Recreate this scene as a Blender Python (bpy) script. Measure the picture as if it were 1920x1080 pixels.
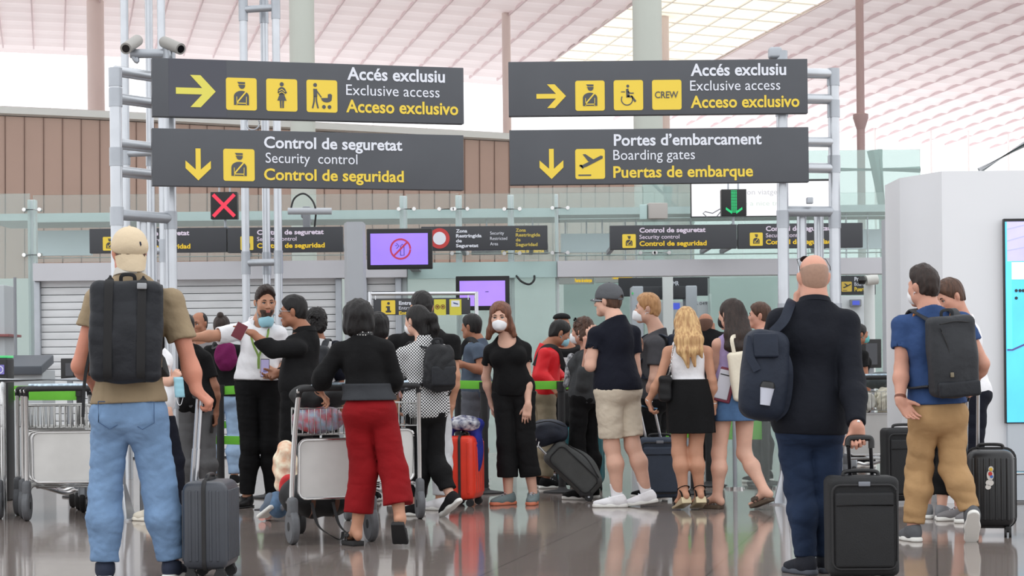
import bpy, bmesh, math, random
import numpy as np
from mathutils import Vector, Matrix
from mathutils.geometry import tessellate_polygon

# ---------------------------------------------------------------- camera, sky, exposure
for o in list(bpy.data.objects):
    bpy.data.objects.remove(o)
SC = bpy.context.scene
COL = SC.collection
FPX = 3733.0            # focal length in pixels of the 1920 px wide frame
HZ = 695.0              # picture row of the horizon at the centre column
CAMZ = 1.1
ROLL = math.radians(0.6)
cam_d = bpy.data.cameras.new('camera')
cam = bpy.data.objects.new('camera', cam_d)
COL.objects.link(cam)
cam_d.sensor_width = 36.0
cam_d.lens = FPX / 1920 * 36.0
cam_d.shift_y = (HZ - 540.0) / 1920
cam_d.clip_end = 400
cam.location = (0, 0, CAMZ)
cam.rotation_euler = (math.pi / 2, ROLL, 0)
SC.camera = cam

SC.view_settings.view_transform = 'Standard'
SC.view_settings.look = 'None'
SC.view_settings.gamma = 1
SC.view_settings.use_curve_mapping = False
SC.view_settings.exposure = 0.0

wd = bpy.data.worlds.new('daylight')
SC.world = wd
wd.use_nodes = True
nt = wd.node_tree
nt.nodes.clear()
_o = nt.nodes.new('ShaderNodeOutputWorld')
_b = nt.nodes.new('ShaderNodeBackground')
_b.inputs[0].default_value = (0.97, 0.985, 1.0, 1)
_b.inputs[1].default_value = 1.62
nt.links.new(_b.outputs[0], _o.inputs[0])
SC.cycles.max_bounces = 6
SC.cycles.diffuse_bounces = 3
SC.cycles.glossy_bounces = 3
SC.cycles.transparent_max_bounces = 16
SC.cycles.transmission_bounces = 4
SC.cycles.caustics_reflective = False
SC.cycles.caustics_refractive = False


# ---------------------------------------------------------------- picture <-> place
_cr, _sr = math.cos(ROLL), math.sin(ROLL)


def at(px, py, Y):
    u = (px - 960.0) / FPX
    v = (HZ - py) / FPX
    return np.array([Y * (u * _cr + v * _sr), Y, CAMZ + Y * (-u * _sr + v * _cr)])


def ray_dir(px, py):
    return at(px, py, 1.0) - np.array([0, 0, CAMZ])


def ground(px, py, z=0.0):
    d = ray_dir(px, py)
    t = (z - CAMZ) / d[2]
    return np.array([0, 0, CAMZ]) + d * t


def xat(px, Y, z):
    """world x of picture column px at depth Y and height z"""
    # px = 960 + f*(x*cr - (z-c)*sr)/Y
    return (((px - 960.0) * Y / FPX) + (z - CAMZ) * _sr) / _cr


# ---------------------------------------------------------------- materials
def lin(c):
    c = c / 255.0
    return c / 12.92 if c <= 0.04045 else ((c + 0.055) / 1.055) ** 2.4


def rgb(c):
    return (lin(c[0]), lin(c[1]), lin(c[2]), 1)


MATS = {}


def mat(name, c, rough=0.6, metal=0.0, var=0.0, vscale=6.0, bump=0.0, bscale=60.0, stretch=(1, 1, 1), emit=0.0,
        spec=0.5, c2=None, kind=None):
    if name in MATS:
        return MATS[name]
    m = bpy.data.materials.new(name)
    m.use_nodes = True
    n = m.node_tree.nodes
    L = m.node_tree.links
    b = n['Principled BSDF']
    b.inputs['Roughness'].default_value = rough
    b.inputs['Metallic'].default_value = metal
    b.inputs['Specular IOR Level'].default_value = spec
    b.inputs['Base Color'].default_value = rgb(c)
    if emit:
        b.inputs['Emission Color'].default_value = rgb(c)
        b.inputs['Emission Strength'].default_value = emit
        b.inputs['Base Color'].default_value = (0.01, 0.01, 0.01, 1)
    tc = None
    if var or bump or kind or c2:
        tc = n.new('ShaderNodeTexCoord')
        mp = n.new('ShaderNodeMapping')
        mp.inputs['Scale'].default_value = stretch
        L.new(tc.outputs['Object'], mp.inputs[0])
        vec = mp.outputs[0]
    if var or c2:
        ns = n.new('ShaderNodeTexNoise')
        ns.inputs['Scale'].default_value = vscale
        ns.inputs['Detail'].default_value = 4
        L.new(vec, ns.inputs['Vector'])
        mx = n.new('ShaderNodeMix')
        mx.data_type = 'RGBA'
        a = rgb(c)
        if c2:
            d = rgb(c2)
        else:
            d = tuple(min(1, x * (1 + var)) for x in a[:3]) + (1,)
            a = tuple(x * (1 - var) for x in a[:3]) + (1,)
        rp = n.new('ShaderNodeMapRange')
        rp.inputs[1].default_value = 0.35
        rp.inputs[2].default_value = 0.65
        L.new(ns.outputs[0], rp.inputs[0])
        L.new(rp.outputs[0], mx.inputs[0])
        mx.inputs[6].default_value = a
        mx.inputs[7].default_value = d
        L.new(mx.outputs[2], b.inputs['Base Color'])
        if emit:
            L.new(mx.outputs[2], b.inputs['Emission Color'])
    if kind == 'check':
        ck = n.new('ShaderNodeTexChecker')
        ck.inputs['Scale'].default_value = vscale
        ck.inputs[1].default_value = rgb(c)
        ck.inputs[2].default_value = rgb(c2)
        L.new(vec, ck.inputs[0])
        L.new(ck.outputs[0], b.inputs['Base Color'])
    if kind == 'bright':
        pass
    if bump:
        nb = n.new('ShaderNodeTexNoise')
        nb.inputs['Scale'].default_value = bscale
        nb.inputs['Detail'].default_value = 3
        L.new(vec, nb.inputs['Vector'])
        bp = n.new('ShaderNodeBump')
        bp.inputs['Strength'].default_value = bump
        bp.inputs['Distance'].default_value = 0.01
        L.new(nb.outputs[0], bp.inputs['Height'])
        L.new(bp.outputs[0], b.inputs['Normal'])
    MATS[name] = m
    return m


def glass_mat(name, tint, refl=0.12, body=0.0, bodyc=(170, 200, 198), rough=0.02):
    """sheet glass: lets light through tinted, reflects at its surface, and mixes in an even body colour"""
    if name in MATS:
        return MATS[name]
    m = bpy.data.materials.new(name)
    m.use_nodes = True
    n = m.node_tree.nodes
    L = m.node_tree.links
    n.clear()
    out = n.new('ShaderNodeOutputMaterial')
    tr = n.new('ShaderNodeBsdfTransparent')
    tr.inputs[0].default_value = rgb(tint)
    gl = n.new('ShaderNodeBsdfGlossy')
    gl.inputs['Roughness'].default_value = rough
    gl.inputs[0].default_value = (0.9, 0.97, 0.96, 1)
    df = n.new('ShaderNodeBsdfDiffuse')
    df.inputs[0].default_value = rgb(bodyc)
    m1 = n.new('ShaderNodeMixShader')
    m1.inputs[0].default_value = body
    L.new(tr.outputs[0], m1.inputs[1])
    L.new(df.outputs[0], m1.inputs[2])
    fr = n.new('ShaderNodeLayerWeight')
    fr.inputs[0].default_value = refl
    m2 = n.new('ShaderNodeMixShader')
    L.new(fr.outputs['Fresnel'], m2.inputs[0])
    L.new(m1.outputs[0], m2.inputs[1])
    L.new(gl.outputs[0], m2.inputs[2])
    L.new(m2.outputs[0], out.inputs[0])
    MATS[name] = m
    return m


# ---------------------------------------------------------------- objects
WLOC = {}


def wloc(o):
    v = np.zeros(3)
    while o is not None:
        v = v + np.array(o.location)
        o = o.parent
    return v


def thing(name, label, cat, loc=(0, 0, 0), group=None):
    o = bpy.data.objects.new(name, None)
    o.empty_display_size = 0.1
    COL.objects.link(o)
    o.location = [float(x) for x in loc]
    return tag(o, label, cat, group)


def tag(o, label, cat, group=None):
    o['label'] = label
    o['category'] = cat
    if group:
        o['group'] = group
    return o


def mesh_obj(name, V, F, m, parent=None, smooth=True, flat_angle=None, label=None):
    V = np.asarray(V, dtype=np.float64)
    if parent is not None:
        V = V - wloc(parent)
    me = bpy.data.meshes.new(name)
    if isinstance(F, np.ndarray):
        nf, k = F.shape
        me.vertices.add(len(V))
        me.vertices.foreach_set('co', V.astype(np.float32).ravel())
        me.loops.add(nf * k)
        me.loops.foreach_set('vertex_index', F.astype(np.int32).ravel())
        me.polygons.add(nf)
        me.polygons.foreach_set('loop_start', np.arange(0, nf * k, k, dtype=np.int32))
        me.update(calc_edges=True)
    else:
        me.from_pydata(V.tolist(), [], F)
        me.update()
    if smooth:
        me.polygons.foreach_set('use_smooth', np.ones(len(me.polygons), dtype=bool))
        if flat_angle:
            me.set_sharp_from_angle(angle=math.radians(flat_angle))
    if m is not None:
        me.materials.append(m)
    o = bpy.data.objects.new(name, me)
    COL.objects.link(o)
    if parent is not None:
        o.parent = parent
    if label:
        o['label'] = label
    return o


def struct(o, label=None):
    o['kind'] = 'structure'
    return o


def copy_tree(o, parent=None):
    c = o.copy()
    COL.objects.link(c)
    if parent is not None:
        c.parent = parent
    for ch in list(o.children):
        copy_tree(ch, c)
    return c


def frame(d, hint=(0, 0, 1)):
    d = np.asarray(d, float)
    d = d / np.linalg.norm(d)
    h = np.asarray(hint, float)
    if abs(np.dot(d, h)) > 0.98 * np.linalg.norm(h):
        h = np.array([1.0, 0, 0]) if abs(d[0]) < 0.9 else np.array([0, 1.0, 0])
    a = np.cross(d, h)
    a /= np.linalg.norm(a)
    b = np.cross(a, d)
    return a, b, d


def rotz(a):
    a = math.radians(a)
    return np.array([[math.cos(a), -math.sin(a), 0], [math.sin(a), math.cos(a), 0], [0, 0, 1]])


def rotx(a):
    a = math.radians(a)
    return np.array([[1, 0, 0], [0, math.cos(a), -math.sin(a)], [0, math.sin(a), math.cos(a)]])


def roty(a):
    a = math.radians(a)
    return np.array([[math.cos(a), 0, math.sin(a)], [0, 1, 0], [-math.sin(a), 0, math.cos(a)]])


I3 = np.eye(3)


def catmull(P, n=8, closed=False):
    P = np.asarray(P, float)
    out = []
    N = len(P)
    rng = range(N if closed else N - 1)
    for i in rng:
        if closed:
            p0, p1, p2, p3 = P[(i - 1) % N], P[i], P[(i + 1) % N], P[(i + 2) % N]
        else:
            p1, p2 = P[i], P[i + 1]
            p0 = P[i - 1] if i > 0 else 2 * p1 - p2
            p3 = P[i + 2] if i + 2 < N else 2 * p2 - p1
        for k in range(n):
            t = k / n
            out.append(0.5 * ((2 * p1) + (-p0 + p2) * t + (2 * p0 - 5 * p1 + 4 * p2 - p3) * t * t + (-p0 + 3 * p1 - 3 * p2 + p3) * t ** 3))
    if not closed:
        out.append(P[-1])
    return np.array(out)


class MB:
    """collects shapes and links them as one mesh object"""

    def __init__(s):
        s.V = []
        s.F = []
        s.n = 0

    def add(s, V, F):
        V = np.asarray(V, float)
        s.V.append(V)
        s.F += [tuple(int(i) + s.n for i in f) for f in F]
        s.n += len(V)
        return s

    def box(s, c, size, R=I3, r=0.0):
        h = np.asarray(size, float) / 2
        if r <= 0:
            V = np.array([[x, y, z] for x in (-1, 1) for y in (-1, 1) for z in (-1, 1)]) * h
            F = [(0, 1, 3, 2), (4, 6, 7, 5), (0, 4, 5, 1), (2, 3, 7, 6), (0, 2, 6, 4), (1, 5, 7, 3)]
            return s.add(V @ np.asarray(R).T + c, F)
        r = min(r, h.min() * 0.999)
        V = []
        F = []
        for ax in range(3):
            for sg in (-1, 1):
                a1, a2 = (ax + 1) % 3, (ax + 2) % 3
                g = [[-h[a], -h[a] + r * 0.25, -h[a] + r * 0.6, -h[a] + r, h[a] - r, h[a] - r * 0.6, h[a] - r * 0.25, h[a]] for a in (a1, a2)]
                b = len(V)
                for u in g[0]:
                    for v in g[1]:
                        p = np.zeros(3)
                        p[ax] = sg * h[ax]
                        p[a1] = u
                        p[a2] = v
                        q = np.clip(p, -(h - r), h - r)
                        d = p - q
                        V.append(q + r * d / np.linalg.norm(d))
                for i in range(7):
                    for j in range(7):
                        f = (b + i * 8 + j, b + (i + 1) * 8 + j, b + (i + 1) * 8 + j + 1, b + i * 8 + j + 1)
                        F.append(f if sg > 0 else f[::-1])
        return s.add(np.array(V) @ np.asarray(R).T + c, F)

    def cyl(s, a, b, ra, rb=None, n=16, cap=True):
        rb = ra if rb is None else rb
        a = np.asarray(a, float)
        b = np.asarray(b, float)
        u, v, d = frame(b - a)
        V = []
        for p, r in ((a, ra), (b, rb)):
            for k in range(n):
                t = 2 * math.pi * k / n
                V.append(p + r * (math.cos(t) * u + math.sin(t) * v))
        F = [(k, (k + 1) % n, n + (k + 1) % n, n + k) for k in range(n)]
        if cap:
            F.append(tuple(range(n))[::-1])
            F.append(tuple(range(n, 2 * n)))
        return s.add(V, F)

    def tube(s, P, r, n=10, closed=False, flat=None):
        """pipe along points P; r may be a list; flat=(w,t,up) makes a strap of width w and thickness t"""
        P = np.asarray(P, float)
        N = len(P)
        rr = [r] * N if np.isscalar(r) else list(r)
        T = np.zeros_like(P)
        T[1:-1] = P[2:] - P[:-2]
        T[0] = P[1] - P[0]
        T[-1] = P[-1] - P[-2]
        if closed:
            T[0] = P[1] - P[-1]
            T[-1] = P[0] - P[-2]
        T /= np.linalg.norm(T, axis=1)[:, None] + 1e-12
        u, v, _ = frame(T[0], flat[2] if flat else (0, 0, 1))
        V = []
        for i in range(N):
            if flat:
                u, v, _ = frame(T[i], flat[2])
            elif i:
                u = u - T[i] * np.dot(u, T[i])
                u /= np.linalg.norm(u)
                v = np.cross(u, T[i]) * -1
                v = np.cross(T[i], u)
            for k in range(n):
                t = 2 * math.pi * (k + 0.5) / n
                if flat:
                    ct, st = math.cos(t), math.sin(t)
                    e = 0.4
                    V.append(P[i] + rr[i] * (flat[0] / 2 * np.sign(ct) * abs(ct) ** e * u + flat[1] / 2 * np.sign(st) * abs(st) ** e * v))
                else:
                    V.append(P[i] + rr[i] * (math.cos(t) * u + math.sin(t) * v))
        F = []
        M = N if closed else N - 1
        for i in range(M):
            for k in range(n):
                j = (i + 1) % N
                F.append((i * n + k, i * n + (k + 1) % n, j * n + (k + 1) % n, j * n + k))
        if not closed:
            F.append(tuple(range(n))[::-1])
            F.append(tuple(range((N - 1) * n, N * n)))
        return s.add(V, F)

    def lathe(s, c, prof, R=I3, n=24):
        V = []
        for (r, z) in prof:
            for k in range(n):
                t = 2 * math.pi * k / n
                V.append([r * math.cos(t), r * math.sin(t), z])
        F = []
        for i in range(len(prof) - 1):
            for k in range(n):
                F.append((i * n + k, i * n + (k + 1) % n, (i + 1) * n + (k + 1) % n, (i + 1) * n + k))
        F.append(tuple(range(n))[::-1])
        F.append(tuple(range((len(prof) - 1) * n, len(prof) * n)))
        return s.add(np.array(V) @ np.asarray(R).T + np.asarray(c, float), F)

    def prism(s, P2, o, ex, ey, ez, t):
        """flat outline P2 in the plane (o; ex, ey), thickened by t along ez"""
        P2 = np.asarray(P2, float)
        ex, ey, ez = (np.asarray(q, float) for q in (ex, ey, ez))
        base = np.asarray(o, float) + P2[:, :1] * ex + P2[:, 1:2] * ey
        N = len(P2)
        V = np.vstack([base, base + ez * t])
        tri = tessellate_polygon([[Vector((p[0], p[1], 0)) for p in P2]])
        F = []
        for f in tri:
            F.append(tuple(f))
            F.append(tuple(i + N for i in f[::-1]))
        for i in range(N):
            j = (i + 1) % N
            F.append((i, j, N + j, N + i))
        return s.add(V, F)

    def build(s, name, m, parent=None, smooth=True, flat=35, label=None):
        V = np.vstack(s.V)
        o = mesh_obj(name, V, s.F, m, parent, smooth, flat, label)
        bm = bmesh.new()
        bm.from_mesh(o.data)
        bmesh.ops.recalc_face_normals(bm, faces=bm.faces)
        bm.to_mesh(o.data)
        bm.free()
        return o


# ---------------------------------------------------------------- distance-field modelling of soft shapes
def cone(a, b, ra, rb, flat=None):
    a = np.asarray(a, float)
    b = np.asarray(b, float)
    ba = b - a
    L2 = float(ba @ ba) + 1e-12

    def f(P):
        pa = P - a
        t = np.clip(pa @ ba / L2, 0, 1)
        q = pa - t[:, None] * ba
        if flat is not None:
            ax, k = flat
            c = q @ ax
            q = q + np.outer(c * (k - 1), ax)
        return np.sqrt((q * q).sum(1)) - (ra + (rb - ra) * t)
    return f


def ell(c, rad, R=I3):
    c = np.asarray(c, float)
    rad = np.asarray(rad, float)
    R = np.asarray(R, float)

    def f(P):
        q = (P - c) @ R / rad
        k0 = np.sqrt((q * q).sum(1))
        q2 = q / rad
        k1 = np.sqrt((q2 * q2).sum(1)) + 1e-9
        return k0 * (k0 - 1) / k1
    return f


def rbox(c, half, r, R=I3):
    c = np.asarray(c, float)
    half = np.asarray(half, float) - r
    R = np.asarray(R, float)

    def f(P):
        q = np.abs((P - c) @ R) - half
        return np.sqrt((np.maximum(q, 0) ** 2).sum(1)) + np.minimum(q.max(1), 0) - r
    return f


def plane(p, n):
    p = np.asarray(p, float)
    n = np.asarray(n, float) / np.linalg.norm(n)
    return lambda P: (P - p) @ n


def smin(a, b, k):
    if k <= 0:
        return np.minimum(a, b)
    h = np.maximum(k - np.abs(a - b), 0) / k
    return np.minimum(a, b) - h * h * k * 0.25


def U(k, *fs):
    fs = [f for f in fs if f is not None]

    def f(P):
        d = fs[0](P)
        for g in fs[1:]:
            d = smin(d, g(P), k)
        return d
    return f


def cut(f, *pl, k=0.006):
    """keep the part of f on the negative side of every plane"""
    def g(P):
        d = f(P)
        for p in pl:
            d = -smin(-d, -p(P), k)
        return d
    return g


def minus(f, g, k=0.01):
    return lambda P: -smin(-f(P), g(P), k)


def off(f, r):
    return lambda P: f(P) - r


def near(f, c, r):
    c = np.asarray(c, float)

    def g(P):
        q = P - c
        d = np.sqrt((q * q).sum(1)) - r
        m = d < 0.05
        out = d + 0.02
        if m.any():
            out[m] = f(P[m])
        return out
    return g


_rng = np.random.RandomState(5)
_NZ = [(_rng.normal(size=3), _rng.uniform(0, 6.28)) for _ in range(24)]


def wrinkle(f, amp, scale, stretch=(1, 1, 1), seed=0, sharp=False):
    """cloth folds: a sum of waves that push the surface in and out"""
    st = np.asarray(stretch, float)

    def g(P):
        d = f(P)
        m = np.abs(d) < 0.08
        if not m.any():
            return d
        Q = P[m] * st * scale
        w = np.zeros(len(Q))
        warp = np.sin(Q @ _NZ[(seed + 11) % 24][0] * 0.7 + seed)
        for i in range(5):
            k, ph = _NZ[(seed * 3 + i) % 24]
            w += np.sin(Q @ k + ph + seed + 1.3 * warp) / (1 + 0.35 * i)
        w /= 2.6
        if sharp:
            w = 1 - 2 * np.abs(w)
        d[m] = d[m] + amp * w
        return d
    return g


def sdf_mesh(f, lo, hi, res):
    lo = np.asarray(lo, float)
    hi = np.asarray(hi, float)
    B = 4
    nb = np.maximum(1, np.ceil((hi - lo) / (res * B)).astype(int))
    gi = np.stack(np.meshgrid(*[np.arange(k) for k in nb], indexing='ij'), -1).reshape(-1, 3)
    cen = lo + (gi * B + B / 2) * res
    d = f(cen)
    act = gi[np.abs(d) < res * B * 1.5 + 0.012]
    n = nb * B + 1
    loc = np.stack(np.meshgrid(*[np.arange(B + 1)] * 3, indexing='ij'), -1).reshape(-1, 3)
    pid = (act[:, None, :] * B + loc[None]).reshape(-1, 3)
    flat = (pid[:, 0] * n[1] + pid[:, 1]) * n[2] + pid[:, 2]
    uq = np.unique(flat)
    pz = uq % n[2]
    py = (uq // n[2]) % n[1]
    px = uq // (n[1] * n[2])
    P = lo + np.stack([px, py, pz], 1) * res
    D = np.full(n[0] * n[1] * n[2], 9.0, dtype=np.float32)
    D[uq] = f(P)
    # cells
    cl = np.stack(np.meshgrid(*[np.arange(B)] * 3, indexing='ij'), -1).reshape(-1, 3)
    cid = (act[:, None, :] * B + cl[None]).reshape(-1, 3)
    st = np.array([n[1] * n[2], n[2], 1])
    base = cid @ st
    corners = np.array([[x, y, z] for x in (0, 1) for y in (0, 1) for z in (0, 1)])
    C = D[base[:, None] + (corners @ st)[None]]
    neg = (C < 0).sum(1)
    mix = (neg > 0) & (neg < 8)
    cid, base, C = cid[mix], base[mix], C[mix]
    if len(cid) == 0:
        return np.zeros((0, 3)), np.zeros((0, 4), int)
    acc = np.zeros((len(cid), 3))
    cnt = np.zeros(len(cid))
    for i in range(8):
        for j in range(i + 1, 8):
            df = corners[j] - corners[i]
            if np.abs(df).sum() != 1:
                continue
            a, b = C[:, i], C[:, j]
            x = (a < 0) != (b < 0)
            t = np.where(x, a / np.where(x, a - b, 1), 0)
            p = corners[i] + t[:, None] * df
            acc += np.where(x[:, None], p, 0)
            cnt += x
    V = lo + (cid + acc / cnt[:, None]) * res
    VID = np.full(len(D), -1, dtype=np.int32)
    VID[base] = np.arange(len(base))
    F = []
    sX, sY, sZ = st
    for (e, u, v) in ((sX, sY, sZ), (sY, sZ, sX), (sZ, sX, sY)):
        a = D[base] < 0
        nx = base + e
        b = D[nx] < 0
        m = a != b
        bb = base[m]
        q = np.stack([VID[bb - u - v], VID[bb - v], VID[bb], VID[bb - u]], 1)
        ok = (q >= 0).all(1)
        q = q[ok]
        am = a[m][ok]
        q = np.where(am[:, None], q, q[:, ::-1])
        F.append(q)
    return V, np.vstack(F)


def soft(name, f, lo, hi, res, m, parent=None, label=None):
    V, F = sdf_mesh(f, lo, hi, res)
    if len(V) == 0:
        print('EMPTY', name, parent.name if parent else '')
        return None
    return mesh_obj(name, V, F, m, parent, True, None, label)


# ---------------------------------------------------------------- flat signs with lettering
def text_mesh(body, bold=0.0, space=1.0):
    cu = bpy.data.curves.new('lettering', 'FONT')
    cu.body = body
    cu.size = 1.0
    cu.offset = bold
    cu.space_character = space
    cu.resolution_u = 3
    cu.extrude = 0.004
    o = bpy.data.objects.new('lettering', cu)
    COL.objects.link(o)
    dg = bpy.context.evaluated_depsgraph_get()
    dg.update()
    me = bpy.data.meshes.new_from_object(o.evaluated_get(dg))
    V = np.array([v.co[:] for v in me.vertices])
    F = [tuple(p.vertices) for p in me.polygons]
    bpy.data.objects.remove(o)
    bpy.data.curves.remove(cu)
    bpy.data.meshes.remove(me)
    return V, F


CAP = 0.729


class Board:
    """upright flat board seen at picture corners; left edge at depth YL, right edge at YR"""

    def __init__(s, xl, yt, xr, yb, YL, YR=None, th=0.08, yt2=None):
        YR = YL if YR is None else YR
        s.o = at(xl, yb, YL)
        tr = at(xr, yb, YR)
        s.ex = tr - s.o
        s.ex[2] = 0
        s.w = np.linalg.norm(s.ex)
        s.ex /= s.w
        s.ez = np.array([0, 0, 1.0])
        s.n = np.cross(s.ex, s.ez)      # towards the camera
        if s.n[1] > 0:
            s.n = -s.n
        s.h = s.loc(xl, yt)[1]
        s.th = th

    def loc(s, px, py):
        d = ray_dir(px, py)
        c = np.array([0, 0, CAMZ])
        t = ((s.o - c) @ s.n) / (d @ s.n)
        p = c + d * t - s.o
        return np.array([p @ s.ex, p @ s.ez])

    def pt(s, x, z, k=0.0):
        return s.o + s.ex * x + s.ez * z + s.n * k

    def R(s):
        return np.stack([s.ex, -s.n, s.ez], 1)

    def panel(s, name, m, parent, r=0.004):
        b = MB().box(s.pt(s.w / 2, s.h / 2, -s.th / 2), (s.w, s.th, s.h), s.R(), r)
        return b.build(name, m, parent)

    def poly(s, mb, pts, k, t=0.002):
        mb.prism(pts, s.pt(0, 0, k), s.ex, s.ez, s.n, t)

    def text(s, body, x0, x1, base, cap, m, parent, bold=0.0, k=0.001, name='lettering', label=None):
        V, F = text_mesh(body, bold)
        a = s.loc(x0, base)
        b = s.loc(x1, base)
        c = s.loc(x0, base - cap)
        w = b[0] - a[0]
        hh = (c[1] - a[1]) / CAP
        x = (V[:, 0] - V[:, 0].min()) / (V[:, 0].max() - V[:, 0].min()) * w + a[0]
        z = V[:, 1] * hh + a[1]
        y = np.where(V[:, 2] > 0, 0.003, 0.0) + k
        W = s.o + np.outer(x, s.ex) + np.outer(z, s.ez) + np.outer(y, s.n)
        return mesh_obj(name, W, F, m, parent, False, None, label)


def rrect(x0, z0, x1, z1, r, n=5):
    P = []
    for (cx, cz, a0) in ((x1 - r, z1 - r, 0), (x0 + r, z1 - r, 90), (x0 + r, z0 + r, 180), (x1 - r, z0 + r, 270)):
        for i in range(n + 1):
            a = math.radians(a0 + 90 * i / n)
            P.append((cx + r * math.cos(a), cz + r * math.sin(a)))
    return P


def circ(cx, cz, r, n=20):
    return [(cx + r * math.cos(2 * math.pi * i / n), cz + r * math.sin(2 * math.pi * i / n)) for i in range(n)]


def stroke(P, w):
    """outline of a thick open line through P"""
    P = np.asarray(P, float)
    L = []
    Rr = []
    for i in range(len(P)):
        a = P[max(i - 1, 0)]
        b = P[min(i + 1, len(P) - 1)]
        d = (b - a) / np.linalg.norm(b - a)
        nn = np.array([-d[1], d[0]]) * w / 2
        L.append(tuple(P[i] + nn))
        Rr.append(tuple(P[i] - nn))
    return L + Rr[::-1]
# ================================================================ the hall
M_steel = mat('galvanised_steel', (196, 200, 206), 0.3, 0.6, var=0.04, vscale=5)
M_steeld = mat('dull_galvanised_steel', (170, 175, 182), 0.4, 0.55, var=0.05, vscale=6)
M_chrome = mat('polished_steel', (214, 214, 214), 0.2, 0.95)
M_sign = mat('anthracite_sign', (78, 81, 87), 0.55, var=0.04, vscale=3)
M_signd = mat('dark_sign', (58, 60, 65), 0.5, var=0.03, vscale=3)
M_yel = mat('sign_yellow', (236, 206, 70), 0.5)
M_yell = mat('sign_lime_yellow', (222, 214, 92), 0.5)
M_wht = mat('sign_white', (226, 230, 240), 0.5)
M_black = mat('black_plastic', (24, 24, 26), 0.45, var=0.1, vscale=12)
M_rubber = mat('grey_rubber', (92, 94, 98), 0.7, var=0.1, vscale=20)
M_drub = mat('black_rubber', (34, 34, 36), 0.7, var=0.1, vscale=20)
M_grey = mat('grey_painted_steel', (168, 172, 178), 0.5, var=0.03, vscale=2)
M_greyd = mat('darker_grey_steel', (134, 138, 144), 0.5, var=0.03, vscale=2)  # darker grey of the arms, brackets and stands
M_fascia = mat('pale_grey_fascia', (196, 197, 203), 0.45, var=0.02, vscale=1.5)
M_green = mat('green_belt', (112, 200, 60), 0.6, var=0.05, vscale=8)
M_teal = mat('teal_glass_band', (176, 202, 200), 0.2, var=0.04, vscale=2)
M_glass = glass_mat('clear_glass', (248, 252, 251), 0.16, 0.11, (232, 240, 238))  # whitish body colour paints pale reflections into the panes
M_gteal = glass_mat('teal_glass', (238, 247, 245), 0.2, 0.34, (206, 224, 221))
M_gpale = glass_mat('pale_glass', (244, 250, 249), 0.18, 0.2, (228, 238, 236))


def tile_floor():
    m = bpy.data.materials.new('polished_stone_tiles')
    m.use_nodes = True
    n = m.node_tree.nodes
    L = m.node_tree.links
    b = n['Principled BSDF']
    tc = n.new('ShaderNodeTexCoord')
    br = n.new('ShaderNodeTexBrick')
    br.offset = 0.0
    br.inputs['Scale'].default_value = 1.0
    br.inputs['Brick Width'].default_value = 1.2
    br.inputs['Row Height'].default_value = 1.2
    br.inputs['Mortar Size'].default_value = 0.005
    br.inputs['Color1'].default_value = rgb((150, 139, 133))
    br.inputs['Color2'].default_value = rgb((141, 130, 125))
    br.inputs['Mortar'].default_value = rgb((108, 100, 96))
    mp = n.new('ShaderNodeMapping')
    mp.inputs['Rotation'].default_value = (0, 0, math.radians(12))
    L.new(tc.outputs['Object'], mp.inputs[0])
    L.new(mp.outputs[0], br.inputs['Vector'])
    ns = n.new('ShaderNodeTexNoise')
    ns.inputs['Scale'].default_value = 40
    ns.inputs['Detail'].default_value = 6
    L.new(tc.outputs['Object'], ns.inputs['Vector'])
    mx = n.new('ShaderNodeMix')
    mx.data_type = 'RGBA'
    mx.blend_type = 'MULTIPLY'
    mx.inputs[0].default_value = 0.25
    L.new(br.outputs['Color'], mx.inputs[6])
    L.new(ns.outputs['Color'], mx.inputs[7])
    L.new(mx.outputs[2], b.inputs['Base Color'])
    rr = n.new('ShaderNodeMapRange')
    rr.inputs[3].default_value = 0.05
    rr.inputs[4].default_value = 0.12
    L.new(ns.outputs[0], rr.inputs[0])
    L.new(rr.outputs[0], b.inputs['Roughness'])
    n2 = n.new('ShaderNodeTexNoise')
    n2.inputs['Scale'].default_value = 1.3
    L.new(tc.outputs['Object'], n2.inputs['Vector'])
    bp = n.new('ShaderNodeBump')
    bp.inputs['Strength'].default_value = 0.04
    bp.inputs['Distance'].default_value = 0.05
    L.new(n2.outputs[0], bp.inputs['Height'])
    L.new(bp.outputs[0], b.inputs['Normal'])
    b.inputs['Specular IOR Level'].default_value = 0.6
    return m


struct(MB().box((0, 32, -0.1), (60, 76, 0.2)).build('floor', tile_floor(), None, False))

# ---- roof: wide strips of curved tiles running across, split by long seams
M_roof = mat('white_roof_tiles', (250, 236, 236), 0.55, var=0.04, vscale=0.3)
M_seam = mat('roof_seam', (226, 206, 208), 0.7)
M_skyl = mat('cream_skylight_bar', (255, 250, 240), 0.6)


def translucent(m, f, c=(252, 240, 240)):
    n = m.node_tree.nodes
    L = m.node_tree.links
    b = n['Principled BSDF']
    out = [x for x in n if x.type == 'OUTPUT_MATERIAL'][0]
    t = n.new('ShaderNodeBsdfTranslucent')
    t.inputs[0].default_value = rgb(c)
    x = n.new('ShaderNodeMixShader')
    x.inputs[0].default_value = f
    L.new(b.outputs[0], x.inputs[1])
    L.new(t.outputs[0], x.inputs[2])
    L.new(x.outputs[0], out.inputs[0])


translucent(M_roof, 0.2)


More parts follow.
